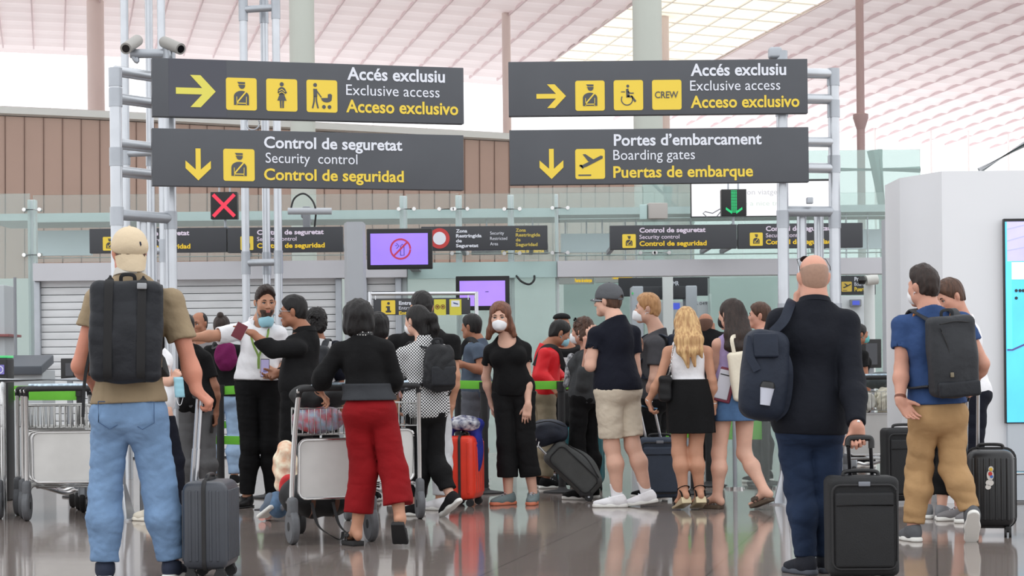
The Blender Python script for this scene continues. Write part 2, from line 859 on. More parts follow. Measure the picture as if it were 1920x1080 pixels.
def roof():
    yaw = math.radians(-13)
    d1 = np.array([math.sin(yaw), math.cos(yaw), 0])
    d2 = np.array([math.cos(yaw), -math.sin(yaw), 0])
    o = np.array([0, 0, 0.0])

    def P(u, v, z):
        return o + d1 * u + d2 * v + np.array([0, 0, z])

    def zr(u, v):
        return 12.6 - 0.00054 * (u - 40) ** 2 - 0.016 * min(v, 4) - 0.055 * max(0, v - 4)
    ustep, vstep = 1.35, 1.0
    sky0, sky1 = 16.5, 21.5
    slabs = ((-32.5, sky0, 36, 69.5), (sky1, 62.5, 36, 75.5))
    names = ('ceiling', 'ceiling_east')
    for (v0, v1, u0, ue), nm in zip(slabs, names):
        V = []
        F = []
        nv = int(round((v1 - v0) / vstep))
        k = 0
        u = u0
        while u < ue:
            prof = [(0, 0.0), (0.25, 0.035), (0.5, 0.045), (0.75, 0.02), (1.0, -0.05)]
            for j in range(nv):
                va, vb = v0 + j * vstep, v0 + (j + 1) * vstep
                b = len(V)
                for (t, dz) in prof:
                    uu = u + t * ustep
                    V += [P(uu, va, zr(uu, va) + dz), P(uu, vb, zr(uu, vb) + dz)]
                for q in range(4):
                    F.append((b + 2 * q, b + 2 * q + 1, b + 2 * q + 3, b + 2 * q + 2))
                # lip to the next strip
                V += [P(u + ustep, va, zr(u + ustep, va)), P(u + ustep, vb, zr(u + ustep, vb))]
                F.append((b + 8, b + 9, b + 11, b + 10))
            u += ustep
        struct(mesh_obj(nm, V, F, M_roof, None, False))
        sm = MB()
        for j in range(nv + 1):
            v = v0 + j * vstep
            sm.tube([P(uu, v, zr(uu, v) - 0.0) for uu in np.arange(u0, ue + 1, 3)], 1.0, 4, flat=(0.05, 0.12, (0, 0, 1)))
        struct(sm.build('trim_' + ('1' if nm == 'ceiling' else '2'), M_seam, None, False))
    g = MB()
    for j in range(6):
        v = sky0 + j * 1.0
        g.tube([P(uu, v, zr(uu, v)) for uu in np.arange(36, 73, 4)], 1.0, 4, flat=(0.05, 0.05, (0, 0, 1)))
    u = 36
    while u < 72:
        g.tube([P(u, v, zr(u, v)) for v in (sky0, sky1)], 1.0, 4, flat=(0.07, 0.03, (0, 0, 1)))
        u += ustep
    struct(g.build('trim_3', M_skyl, None, False))
    ms = mat("cream_skylight_sheet", (248, 243, 232), 0.5)
    translucent(ms, 0.9, (250, 246, 236))
    V, F = [], []
    us = list(np.arange(36, 73, 1.0))
    for uu in us:
        V += [P(uu, sky0, zr(uu, sky0) + 0.12), P(uu, sky1, zr(uu, sky1) + 0.12), P(uu, sky1, zr(uu, sky1) + 0.16), P(uu, sky0, zr(uu, sky0) + 0.16)]
    for i in range(len(us) - 1):
        for k in range(4):
            F.append((4 * i + k, 4 * i + (k + 1) % 4, 4 * i + 4 + (k + 1) % 4, 4 * i + 4 + k))
    struct(mesh_obj('window_18', V, F, ms, None, False))


roof()

# ---- far glazing bars
g = MB()
for px in (13, 95, 145, 258, 700, 800, 1560, 1640, 1745, 1815, 1890):
    p = at(px, 215, 78)
    g.box((p[0], 78, 9), (0.07, 0.07, 18))
struct(g.build('trim_4', mat('pale_glazing_bar', (252, 250, 248), 0.6), None, False))

# ---- brown curved wall far behind, with a pale ledge on top
def brown_wall():
    m = mat('brown_panel_wall', (190, 163, 149), 0.6, var=0.04, vscale=0.4)
    ms = mat('panel_joint', (128, 104, 94), 0.8)
    zt = 7.1
    pts = []
    for i in range(61):
        t = i / 60
        px = -120 + t * 1420
        Y = 45.5 + 9.5 * t ** 1.25
        p = at(px, 300, Y)
        pts.append((p[0], Y))
    V, F = [], []
    for (x, y) in pts:
        V += [(x, y, 0), (x, y, zt), (x, y + 0.6, zt), (x, y + 0.6, 0)]
    for i in range(60):
        for k in range(3):
            F.append((4 * i + k, 4 * i + 4 + k, 4 * i + 5 + k, 4 * i + 1 + k))
    struct(mesh_obj('wall_far', V, F, m, None, False))
    j = MB()
    arc = 0
    nxt = 0.2
    for i in range(60):
        a, b = np.array(pts[i]), np.array(pts[i + 1])
        L = np.linalg.norm(b - a)
        while nxt < arc + L:
            q = a + (b - a) * (nxt - arc) / L
            j.tube([(q[0] - 0.03, q[1] - 0.005, 0.2), (q[0] + 0.03, q[1] - 0.005, zt)], 0.011, 4)
            nxt += 0.44
        arc += L
    struct(j.build('trim_5', ms, None, False))
    l = MB()
    l.tube([(x, y + 0.25, zt + 0.12) for (x, y) in pts], 1.0, 8, flat=(0.85, 0.22, (0, 0, 1)))
    struct(l.build('trim_6', mat('pale_ledge', (226, 230, 226), 0.5), None, False))


brown_wall()

# ---- round roof columns
M_col = mat('grey_green_column', (186, 190, 182), 0.5, var=0.02, vscale=1)
M_pcol = mat('pink_grey_column', (222, 206, 200), 0.6, var=0.02, vscale=1)


def column(name, px, py, Y, wpx, m, cap_px=None):
    p = at(px, py, Y)
    r = wpx / 2 * Y / FPX
    b = MB()
    b.cyl((p[0], Y, 0), (p[0], Y, 13.2), r, n=40)
    if cap_px is not None:
        z = at(px, cap_px, Y)[2]
        b.lathe((p[0], Y, z), [(r * 1.02, -0.28), (r * 1.9, 0.02), (r * 1.9, 0.12), (r * 1.3, 0.14)], n=32)
    struct(b.build(name, m))


column('column', 567, 150, 36, 47, M_col)
column('column.001', 1214, 100, 36, 55, M_col)
column('column.002', 180, 150, 60, 32, M_pcol)
column('column.003', 951, 250, 60, 16, M_pcol)
column('column.004', 1246, 230, 60, 20, M_pcol)
column('column.005', 1614, 250, 52, 15, mat('mauve_grey_column', (176, 150, 150), 0.6), 223)

# ---- security front: glass wall with shutters, fascia and glass band
GY = 26.0


def gx(px, z=1.6):
    return xat(px, GY, z)


def gz(py, px=900):
    return at(px, py, GY)[2]


zf0, zf1 = gz(525, 350), gz(492, 350)
struct(MB().box(((gx(68) + gx(765)) / 2, GY, (zf0 + zf1) / 2), (gx(765) - gx(68), 0.3, zf1 - zf0)).build('wall_fascia_left', M_fascia, None, False))
zr0, zr1 = gz(517, 1350), gz(487, 1350)
struct(MB().box(((gx(1046) + gx(1720)) / 2, GY, (zr0 + zr1) / 2), (gx(1720) - gx(1046), 0.3, zr1 - zr0)).build('wall_fascia_right', M_fascia, None, False))
struct(MB().box(((gx(766) + gx(1045)) / 2, GY, (zr0 + zr1) / 2), (gx(1045) - gx(766), 0.1, zr1 - zr0)).build('wall_glass_band', M_teal, None, False))

M_slat = mat('pale_shutter_slat', (220, 223, 226), 0.45, 0.0, var=0.08, vscale=1.6, stretch=(1, 1, 6))  # patchy tone paints reflections and light coming through into the slats
M_gap = mat('shutter_groove', (96, 100, 106), 0.7)


def shutter(name, x0, x1, label):
    t = thing(name, label, 'shutter', ((x0 + x1) / 2, GY, 0))
    b = MB()
    d = MB()
    z = 0.02
    while z < zf0 - 0.02:
        b.box(((x0 + x1) / 2, GY + 0.02, z + 0.045), (x1 - x0, 0.02, 0.089), rotx(1), 0.004)
        z += 0.097
    d.box(((x0 + x1) / 2, GY + 0.06, zf0 / 2), (x1 - x0, 0.02, zf0))
    b.build('slat_curtain', M_slat, t)
    d.build('backing', M_gap, t)
    for x in (x0, x1):
        MB().box((x, GY, zf0 / 2), (0.08, 0.12, zf0), I3, 0.01).build('guide_rail', M_steeld, t)


shutter('roller_shutter', gx(72), gx(636), 'wide closed grey roller shutter left of the grey pillar, under the fascia')
shutter('roller_shutter', gx(684), gx(748), 'narrow closed roller shutter between grey pillar and glass wall')

M_frame = mat('pale_aluminium', (198, 206, 208), 0.4, 0.4)
# posts of the glazed front
g = MB()
for (px, w, y0, y1) in ((60, 16, 365, 760), (758, 14, 365, 760), (862, 12, 365, 760), (960, 12, 365, 760), (1046, 7, 365, 760)):
    x = gx(px)
    zt = gz(y0)
    g.box((x, GY + 0.1, zt / 2), (w * GY / FPX, 0.1, zt), I3, 0.01)
struct(g.build('window_frame', M_frame, None, True))
# clamps of the glass panes
cl = MB()
for (px, py) in ((60, 393), (60, 478), (762, 392), (838, 392), (862, 392), (960, 392), (862, 475), (960, 475), (1050, 390), (1050, 474), (1215, 474), (1240, 474)):
    p = at(px, py, GY - 0.08)
    cl.tube([p - (0.1, 0, 0), p + (0.1, 0, 0)], 0.012, 8)
    for s in (-0.1, 0.1):
        cl.cyl(p + (s, -0.03, 0), p + (s, 0.06, 0), 0.025, n=12)
struct(cl.build('trim_7', M_chrome))


def pane(n, x0, x1, y0, y1, Y, m, th=0.02):
    a = at(x0, y1, Y)
    b = at(x1, y0, Y)
    return struct(MB().box(((a[0] + b[0]) / 2, Y, (a[2] + b[2]) / 2), (b[0] - a[0], th, b[2] - a[2])).build('window_%d' % n, m, None, False))


pane(1, -60, 56, 363, 830, GY - 0.05, M_gpale)
pane(2, 64, 400, 363, 492, GY - 0.05, M_glass)
pane(3, 402, 756, 363, 492, GY - 0.05, M_glass)
pane(4, 762, 860, 363, 487, GY - 0.05, M_glass)
pane(5, 864, 958, 363, 487, GY - 0.05, M_glass)
pane(6, 962, 1044, 363, 487, GY - 0.05, M_glass)
pane(7, 1050, 1226, 360, 487, GY - 0.05, M_glass)
pane(8, 1229, 1392, 360, 487, GY - 0.05, M_glass)
pane(9, 1395, 1720, 360, 487, GY - 0.05, M_glass)
pane(10, 766, 860, 518, 850, GY, M_gpale)
pane(11, 864, 958, 518, 850, GY, M_gpale)
pane(12, 962, 1044, 518, 850, GY, M_gpale)
# taller teal glass enclosure further back
pane(13, 1208, 1515, 318, 700, 34, M_gteal)
pane(14, 1517, 1725, 280, 700, 34, M_gteal)
pane(15, 960, 1206, 350, 700, 34, M_gpale)
pane(16, 1330, 1470, 520, 850, 27.5, M_gteal)
pane(17, 1060, 1180, 517, 850, 30.5, M_gteal)
g = MB()
for (x0, y0, x1, y1, w) in ((1517, 318, 1725, 318, 12), (1640, 282, 1665, 480, 30), (1210, 330, 1300, 420, 10), (1252, 350, 1252, 480, 20)):
    a, b = at(x0, y0, 34.4), at(x1, y1, 34.4)
    g.tube([a, b], w / 2 * 34.4 / FPX, 10)
struct(g.build('trim_8', mat('teal_grey_strut', (128, 158, 152), 0.6)))

# inside the security area
M_in = mat('pale_green_grey_wall', (196, 208, 204), 0.6, var=0.03, vscale=0.5)
struct(MB().box((2, 41, 1.55), (34, 0.2, 3.1)).build('wall_back', M_in, None, False))
M_lp = mat('pale_blue_wall_panel', (206, 222, 230), 0.4)
g = MB()
for (x0, y0, x1, y1) in ((66, 432, 172, 480), (1052, 438, 1145, 474), (1520, 430, 1665, 468)):
    a, b = at(x0, y1, 29), at(x1, y0, 29)
    g.box(((a[0] + b[0]) / 2, 29, (a[2] + b[2]) / 2), (b[0] - a[0], 0.12, b[2] - a[2]))
struct(g.build('wall_panel_band', M_lp, None, False))
M_bm = mat('grey_green_beam', (172, 190, 190), 0.5)
g = MB()
for (x0, y0, x1, y1) in ((64, 404, 1046, 418), (64, 474, 1046, 484), (1040, 404, 1700, 411), (1046, 404, 1700, 412), (1046, 472, 1700, 480)):
    a, b = at(x0, y1, 28), at(x1, y0, 28)
    g.box(((a[0] + b[0]) / 2, 28, (a[2] + b[2]) / 2), (b[0] - a[0], 0.2, b[2] - a[2]))
struct(g.build('beam_inner', M_bm, None, False))

# ---- grey pillars
def pillar(nm, x0, xm, x1, yt, Y):
    a, b = at(x0, yt, Y), at(x1, yt, Y)
    mx = at(xm, yt, Y)
    V = np.array([(a[0], Y + 0.25, 0), (mx[0], Y, 0), (b[0], Y, 0), (b[0], Y + 0.4, 0), (a[0], Y + 0.4, 0)])
    T = V + np.array([0, 0, a[2]])
    F = [(0, 1, 6, 5), (1, 2, 7, 6), (2, 3, 8, 7), (3, 4, 9, 8), (4, 0, 5, 9), (5, 6, 7, 8, 9)]
    struct(mesh_obj(nm, np.vstack([V, T]), F, M_grey, None, False))


pillar('pillar_left', 641, 650, 680, 416, 20.5)
pillar('pillar_right', 1666, 1682, 1712, 408, 20.5)

# ---- white kiosk block on the right with its screen
KY = 16.0
xk0, xk1, xk2 = xat(1701, KY + 0.28, 1.6), xat(1768, KY, 1.6), xat(2120, KY, 1.6)
zk = at(1768, 321, KY)[2]
M_white = mat('white_kiosk_wall', (226, 228, 232), 0.5, var=0.015, vscale=1)
V = np.array([(xk0, KY + 0.55, 0.0), (xk1, KY, 0.0), (xk2, KY, 0.0), (xk2, KY + 1.2, 0.0), (xk0, KY + 1.2, 0.0)])
T = V + np.array([0, 0, zk])
struct(mesh_obj('wall_kiosk', np.vstack([V, T]), [(0, 1, 6, 5), (1, 2, 7, 6), (2, 3, 8, 7), (3, 4, 9, 8), (4, 0, 5, 9), (5, 6, 7, 8, 9)], M_white, None, False))
a, b = at(1836, 320, 30), at(1925, 268, 30)
struct(MB().tube([a, b, b + (b - a)], 0.045, 10).build('trim_9', mat('grey_roof_stay', (170, 172, 176), 0.5)))


def ad_screen():
    B = Board(1886, 410, 2060, 794, KY - 0.065, th=0.05)
    t = thing('advertising_screen', 'large lit cyan and lavender screen set in the white kiosk wall at the right edge', 'screen', B.pt(B.w / 2, 0, 0))
    B.panel('casing', M_black, t)

    def area(nm, y0, y1, c, k, e=0.7, x0=1888, x1=2058):
        a, b = B.loc(x0, y1), B.loc(x1, y0)
        mb = MB()
        B.poly(mb, [(a[0], a[1]), (b[0], a[1]), (b[0], b[1]), (a[0], b[1])], k)
        mb.build(nm, mat('screen_%d_%d_%d' % c, c, 0.3, emit=e, var=0.06, vscale=3), t, False)
    area('display', 414, 792, (84, 194, 232), 0.002)
    area('display_sky', 414, 490, (182, 178, 226), 0.005)
    area('display_band', 490, 524, (222, 230, 250), 0.005)
    area('display_stripe', 490, 655, (96, 222, 240), 0.008, x1=1896)
    mb = MB()
    for (x0, y0, x1, y1) in ((1888, 430, 1960, 412), (1888, 452, 2000, 420), (1888, 470, 2040, 440)):
        B.poly(mb, stroke([B.loc(x0, y0), B.loc(x1, y1)], 0.008), 0.008)
    mb.build('display_lines', mat('screen_line_pale', (214, 216, 250), 0.3, emit=0.9), t, False)
    mb = MB()
    B.poly(mb, stroke([B.loc(1888, 656), B.loc(1898, 656), B.loc(1925, 644), B.loc(2000, 620)], 0.014), 0.008)
    mb.build('display_curve', mat('screen_line_violet', (98, 92, 170), 0.3, emit=0.8), t, False)
    mb = MB()
    for (x, y) in ((1905, 545), (1912, 545), (1918, 545), (1925, 545), (1905, 559)):
        c = B.loc(x, y)
        B.poly(mb, circ(c[0], c[1], 0.013, 10), 0.008)
    mb.build('display_dots', mat('screen_dot', (18, 50, 66), 0.3, emit=0.5), t, False)


ad_screen()
p = at(1890, 887, KY - 0.25)
t = thing('bumper_rail', 'polished steel bumper rail low along the white kiosk below the cyan screen', 'rail', (p[0] + 0.4, p[1], 0))
MB().tube([p + (-0.02, 0, 0), p + (1.1, 0, 0)], 0.022, 14).build('rail', M_chrome, t)
for dx in (0.05, 0.6, 1.05):
    MB().tube([(p[0] + dx, p[1], p[2]), (p[0] + dx, p[1], 0)], 0.018, 12).build('leg', M_chrome, t)
a = at(1888, 800, KY - 0.02)
struct(MB().box((a[0] + 0.5, KY - 0.02, 0.33), (1.0, 0.06, 0.62)).build('wall_kiosk_base', mat('pale_grey_base_panel', (192, 200, 208), 0.4), None, False))
# ================================================================ signs and gantries
def tile_px(B, x0, y0, x1, y1, t, m=M_yel, r=0.018, name='pictogram_tile'):
    a, b = B.loc(x0, y1), B.loc(x1, y0)
    mb = MB()
    B.poly(mb, rrect(a[0], a[1], b[0], b[1], r), 0.001)
    o = mb.build(name, m, t, False)
    return o, a, b


def symbol(B, a, b, parent, polys, m, k=0.004, name='pictogram'):
    w, h = b[0] - a[0], b[1] - a[1]
    mb = MB()
    for P in polys:
        B.poly(mb, [(a[0] + w * x, a[1] + h * y) for (x, y) in P], k, 0.0015)
    return mb.build(name, m, parent, False)


def arc(cx, cy, r, a0, a1, n=14, ry=None):
    ry = r if ry is None else ry
    return [(cx + r * math.cos(math.radians(a0 + (a1 - a0) * i / n)), cy + ry * math.sin(math.radians(a0 + (a1 - a0) * i / n))) for i in range(n + 1)]


def officer(B, a, b, o, md, my):
    symbol(B, a, b, o, [
        [(0.37, 0.875), (0.62, 0.87), (0.62, 0.81), (0.415, 0.81)],
        [(0.40, 0.765), (0.62, 0.79)] [:0] + [(0.39, 0.77), (0.42, 0.79), (0.62, 0.79)] + arc(0.52, 0.76, 0.10, 0, -180, 12)[0:],
        arc(0.5, 0.42, 0.245, 180, 0, 16, 0.18)[:] + [(0.745, 0.16), (0.255, 0.16)],
    ], md)
    symbol(B, a, b, o, [
        stroke([(0.66, 0.585), (0.345, 0.225)], 0.045),
        stroke([(0.34, 0.215), (0.665, 0.215)], 0.03),
        stroke([(0.35, 0.16), (0.345, 0.42)], 0.02),
        stroke([(0.655, 0.16), (0.66, 0.42)], 0.02),
    ], my, 0.006, 'pictogram_sash')


def nursing(B, a, b, o, md, my):
    symbol(B, a, b, o, [
        circ(0.5, 0.835, 0.065), arc(0.5, 0.62, 0.13, 200, -20, 14, 0.13) + [(0.58, 0.5), (0.65, 0.33), (0.35, 0.33), (0.42, 0.5)],
        [(0.43, 0.33), (0.49, 0.33), (0.49, 0.1), (0.44, 0.1)], [(0.51, 0.33), (0.57, 0.33), (0.56, 0.1), (0.51, 0.1)],
        stroke([(0.38, 0.6), (0.44, 0.53), (0.6, 0.56), (0.655, 0.6)], 0.05)], md)
    symbol(B, a, b, o, [stroke([(0.40, 0.62), (0.50, 0.68), (0.60, 0.60)], 0.022), stroke([(0.40, 0.55), (0.50, 0.60), (0.60, 0.53)], 0.022)], my, 0.006, 'pictogram_baby')


def pram(B, a, b, o, md, my):
    symbol(B, a, b, o, [
        circ(0.28, 0.84, 0.06), [(0.22, 0.72), (0.34, 0.72), (0.345, 0.48), (0.225, 0.48)],
        stroke([(0.25, 0.5), (0.24, 0.33), (0.19, 0.12)], 0.05), stroke([(0.31, 0.5), (0.32, 0.33), (0.37, 0.12)], 0.05),
        stroke([(0.33, 0.66), (0.48, 0.46)], 0.035),
        [(0.47, 0.44)] + arc(0.65, 0.42, 0.17, 200, 340, 12, 0.11) + [(0.83, 0.56)] + arc(0.76, 0.52, 0.06, 0, 120, 6) + [(0.69, 0.56), (0.69, 0.45)],
        circ(0.56, 0.17, 0.06), circ(0.74, 0.17, 0.06)], md)


def wheelchair(B, a, b, o, md, my):
    ring = arc(0.45, 0.36, 0.19, 150, 400, 24)
    symbol(B, a, b, o, [
        circ(0.48, 0.80, 0.05), [(0.42, 0.7), (0.5, 0.72), (0.54, 0.5), (0.53, 0.44), (0.43, 0.42)],
        stroke([(0.48, 0.62), (0.56, 0.565), (0.68, 0.565)], 0.04), stroke([(0.25, 0.61), (0.38, 0.61)], 0.03),
        stroke([(0.46, 0.46), (0.62, 0.45), (0.74, 0.28)], 0.07), stroke(ring, 0.035)], md)


def plane_up(B, a, b, o, md, my):
    symbol(B, a, b, o, [
        [(0.14, 0.42), (0.26, 0.37), (0.40, 0.42), (0.92, 0.68), (0.93, 0.755), (0.86, 0.775), (0.25, 0.47), (0.14, 0.475)],
        [(0.44, 0.58), (0.62, 0.64), (0.34, 0.83), (0.25, 0.82)],
        [(0.14, 0.47), (0.22, 0.47), (0.28, 0.36), (0.24, 0.34)],
        [(0.1, 0.15), (0.53, 0.15), (0.53, 0.105), (0.1, 0.105)]], md)


def arrow_right(B, t, x0, y0, x1, y1, m):
    a, b = B.loc(x0, y1), B.loc(x1, y0)
    w, h = b[0] - a[0], b[1] - a[1]
    P = [(0, 0.4), (0.66, 0.4), (0.36, 0), (0.62, 0), (1, 0.5), (0.62, 1), (0.36, 1), (0.66, 0.6), (0, 0.6)]
    mb = MB()
    B.poly(mb, [(a[0] + w * x, a[1] + h * y) for (x, y) in P], 0.002)
    mb.build('arrow', m, t, False)


def arrow_down(B, t, x0, y0, x1, y1, m):
    a, b = B.loc(x0, y1), B.loc(x1, y0)
    w, h = b[0] - a[0], b[1] - a[1]
    P = [(0.4, 1), (0.4, 0.34), (0, 0.62), (0, 0.38), (0.5, 0), (1, 0.38), (1, 0.62), (0.6, 0.34), (0.6, 1)]
    mb = MB()
    B.poly(mb, [(a[0] + w * x, a[1] + h * y) for (x, y) in P], 0.002)
    mb.build('arrow', m, t, False)


YA = ground(227, 975)[1]
YB = ground(333, 966)[1]
YR = ground(1474, 945)[1]
YLs, YRs = YA - 0.02, YA * 1.043

B = Board(286, 108, 870, 218, YLs, YRs)
t = thing('direction_sign', 'upper left hanging sign: Accés exclusiu with nursing and pram pictograms', 'sign', B.pt(B.w / 2, 0))
B.panel('panel', M_sign, t)
mb = MB()
a_, b_ = B.loc(317, 217), B.loc(424, 113)
B.poly(mb, rrect(a_[0], a_[1], b_[0], b_[1], 0.003), 0.0004, 0.001)
mb.build('overlay_patch', mat('bluish_sign_patch', (72, 74, 84), 0.5), t, False, label='slightly bluer patch pasted behind the arrow')
arrow_right(B, t, 330, 142, 404, 200, M_yell)
for (x0, y0, x1, y1, fn) in ((424, 147, 481, 206, officer), (499.5, 149, 557, 208, nursing), (575, 151, 632, 210, pram)):
    o, a, b = tile_px(B, x0, y0, x1, y1, t)
    fn(B, a, b, o, M_sign, M_yel)
B.text('Accés exclusiu', 651, 834, 149, 24, M_wht, t, 0.022)
B.text('Exclusive access', 649, 824, 178, 21, M_wht, t, 0.0)
B.text('Acceso exclusivo', 649, 859, 210, 24, M_yel, t, 0.022)

B = Board(286, 240, 870, 348, YLs, YRs)
t = thing('direction_sign', 'lower left hanging sign: Control de seguretat with down arrow and officer pictogram', 'sign', B.pt(B.w / 2, 0))
B.panel('panel', M_sign, t)
arrow_down(B, t, 348, 279, 395, 338, M_yel)
o, a, b = tile_px(B, 419, 280, 477, 339, t)
officer(B, a, b, o, M_sign, M_yel)
B.text('Control de seguretat', 495, 754, 277, 22, M_wht, t, 0.022)
B.text('Security  control', 498, 670, 305, 20, M_wht, t, 0.0)
B.text('Control de seguridad', 495, 757, 337, 22, M_yel, t, 0.022)

YS = YR - 0.15
B = Board(954, 116, 1515, 218, YS)
t = thing('direction_sign', 'upper right hanging sign: Accés exclusiu with wheelchair and CREW tiles', 'sign', B.pt(B.w / 2, 0))
B.panel('panel', M_sign, t)
arrow_right(B, t, 1006, 158, 1061, 203, M_yel)
for (x0, y0, x1, y1, fn) in ((1079, 151, 1133.5, 208, officer), (1151, 150, 1205.5, 207, wheelchair)):
    o, a, b = tile_px(B, x0, y0, x1, y1, t)
    fn(B, a, b, o, M_sign, M_yel)
o, a, b = tile_px(B, 1223, 149.5, 1277.5, 206, t)
B.text('CREW', 1228, 1271.5, 184, 13, M_sign, o, 0.008, k=0.004)
B.text('Accés exclusiu', 1295, 1474, 142, 23, M_wht, t, 0.022)
B.text('Exclusive access', 1294, 1463, 170, 20, M_wht, t, 0.0)
B.text('Acceso exclusivo', 1295, 1499, 202, 23, M_yel, t, 0.022)

B = Board(956, 244, 1517, 347, YS)
t = thing('direction_sign', 'lower right hanging sign: Portes d’embarcament with boarding plane pictogram', 'sign', B.pt(B.w / 2, 0))
B.panel('panel', M_sign, t)
arrow_down(B, t, 1012, 279, 1056, 336, M_yel)
o, a, b = tile_px(B, 1079, 279, 1134, 336, t)
plane_up(B, a, b, o, M_sign, M_yel)
B.text('Portes d’embarcament', 1151, 1428, 273, 22, M_wht, t, 0.022)
B.text('Boarding gates', 1150, 1303, 300, 20, M_wht, t, 0.0)
B.text('Puertas de embarque', 1150, 1412, 333, 22, M_yel, t, 0.022)


# ---- gantries of thick steel pipe that carry the signs
def pipe_pt(px, py, Y):
    return at(px, py, Y)


def gantry(label, xA, YA_, xB, YB_, yA_top, yB_top, bars, y_low, inner, capside):
    rp = 0.046
    pa, pb = at(xA, 600, YA_), at(xB, 600, YB_)
    t = thing('sign_gantry', label, 'gantry', ((pa[0] + pb[0]) / 2, (YA_ + YB_) / 2, 0))
    for (p, yt) in ((pa, yA_top), (pb, yB_top)):
        z = at(xA, yt, p[1])[2]
        po = MB().cyl((p[0], p[1], 0), (p[0], p[1], z), rp, n=20).build('post', M_steel, t)
        for zz in (0.9, 1.55, 2.3, 2.75, 3.2, z - 0.06):
            if zz < z:
                MB().cyl((p[0], p[1], zz - 0.07), (p[0], p[1], zz + 0.07), rp * 1.12, n=20).build('collar', M_steeld, po)
        f = MB()
        for k in range(4):
            d = np.array([math.cos(k * math.pi / 2 + 0.5), math.sin(k * math.pi / 2 + 0.5), 0])
            e = np.array([-d[1], d[0], 0])
            f.prism([(0.03, 0), (0.12, 0), (0.12, 0.02), (0.05, 0.26), (0.03, 0.26)], (p[0], p[1], 0.012), d, (0, 0, 1), e, 0.014)
        f.cyl((p[0], p[1], 0), (p[0], p[1], 0.014), 0.135, n=24)
        f.build('foot', M_steel, t)
    for y in bars:
        z0 = at(xA, y, YA_)[2]
        b = MB().cyl((pa[0], pa[1], z0), (pb[0], pb[1], z0), rp * 0.9, n=18).build('crossbar', M_steel, t)
    zl = at(xA, y_low, YA_)[2]
    MB().cyl((pa[0], pa[1], zl), (pb[0], pb[1], zl), rp * 0.92, n=18).build('crossbar', M_steeld, t)
    d = (pb - pa)
    L = np.linalg.norm(d[:2])
    for (x, dy) in inner:
        q = at(x, 600, (YA_ + YB_) / 2 + dy)
        MB().cyl((q[0], q[1], 0), (q[0], q[1], zl + 0.03), rp * 0.85, n=18).build('inner_post', M_steel, t)
    return t, pa, pb


tL, pa, pb = gantry('left steel pipe gantry carrying the two left hanging signs', 221, YA, 322, YB, 130, 90,
                    (133, 184, 269, 321), 402, ((268, 0.05), (286, 0.28)), 0)
z = at(312, 100, YB)[2]
MB().cyl((pb[0], pb[1], z), (pb[0] - 0.3, pb[1], z), 0.036, n=16).build('camera_arm', M_steeld, tL)
tR, pc, pd = gantry('right steel pipe gantry carrying the two right hanging signs', 1470, YR, 1567, YR + 0.1, 98, 132,
                    (136, 184, 265, 314), 396, ((1505, 0.1), (1537, 0.3)), 1)
z = at(1470, 393, YR)[2]
MB().box(((pc[0] + pd[0]) / 2, YR, z + 0.07), (0.05, 0.05, 0.05), I3, 0.006).build('cap_box', M_steeld, tR)
z = at(1470, 100, YR)[2]
MB().box((pc[0] - 0.05, YR, z), (0.11, 0.1, 0.1), I3, 0.03).build('elbow', M_steeld, tR)


def cctv(label, p0, p1, base):
    p0, p1 = np.asarray(p0), np.asarray(p1)
    t = thing('security_camera', label, 'camera', base)
    d = (p1 - p0) / np.linalg.norm(p1 - p0)
    m = mat('camera_housing', (150, 148, 144), 0.5)
    u, v, _ = frame(d)
    R = np.stack([u, v, d], 1)
    L = np.linalg.norm(p1 - p0)
    MB().lathe(p0, [(0.036, 0), (0.045, 0.0), (0.045, L * 0.9), (0.03, L), (0.0, L)], R, 24).build('housing', m, t)
    MB().lathe(p0, [(0.0, -0.003), (0.03, -0.003), (0.03, 0.01)], R, 20).build('lens', mat('lens_black', (14, 14, 16), 0.1), t)
    mid = p0 + d * L * 0.55
    MB().tube(catmull([mid - (0, 0, 0.03), mid - (0, 0, 0.1), (base[0], base[1], mid[2] - 0.14), base], 5), 0.018, 10).build('bracket', M_steeld, t)


yc = YB - 0.05
zb = at(312, 104, YB)[2]
cctv('grey bullet camera at the top of the left gantry, left of the pair', at(236, 91, yc - 0.15), at(260, 74, yc + 0.2), (pb[0] - 0.25, pb[1], zb))
cctv('grey bullet camera at the top of the left gantry, right of the pair', at(339, 92, yc - 0.12), at(304, 77, yc + 0.05), (pb[0] + 0.02, pb[1] + 0.01, zb + 0.02))


# ---- slim triple masts up to the roof
def mast(label, xs, Y, rungs, y_bottom):
    ps = []
    for (x, dy) in xs:
        q = at(x, 400, Y + dy)
        ps.append(q)
    t = thing('lattice_mast', label, 'mast', (ps[0][0], Y, 0))
    r = 0.042
    for q in ps:
        MB().cyl((q[0], q[1], 0), (q[0], q[1], 12.0), r, n=14).build('pole', M_steel, t)
    for y in rungs:
        z = at(xs[0][0], y, Y)[2]
        MB().cyl((ps[0][0], ps[0][1], z), (ps[-1][0], ps[-1][1], z), r * 0.9, n=12).build('rung', M_steeld, t)
    for q in ps:
        for y in rungs:
            z = at(xs[0][0], y, Y)[2]
            MB().cyl((q[0], q[1], z - 0.12), (q[0], q[1], z + 0.12), r * 1.15, n=14).build('sleeve', M_steeld, t)
    return t


mast('slim triple pipe mast behind the left gantry, rising to the roof', ((237, 0), (283, 0.15), (306, -0.1)), 21, (288, 472), 0)
mast('slim triple pipe mast right of the red cross lane signal', ((460, 0), (499, 0.15), (521, -0.1)), 21, (18, 493), 0)
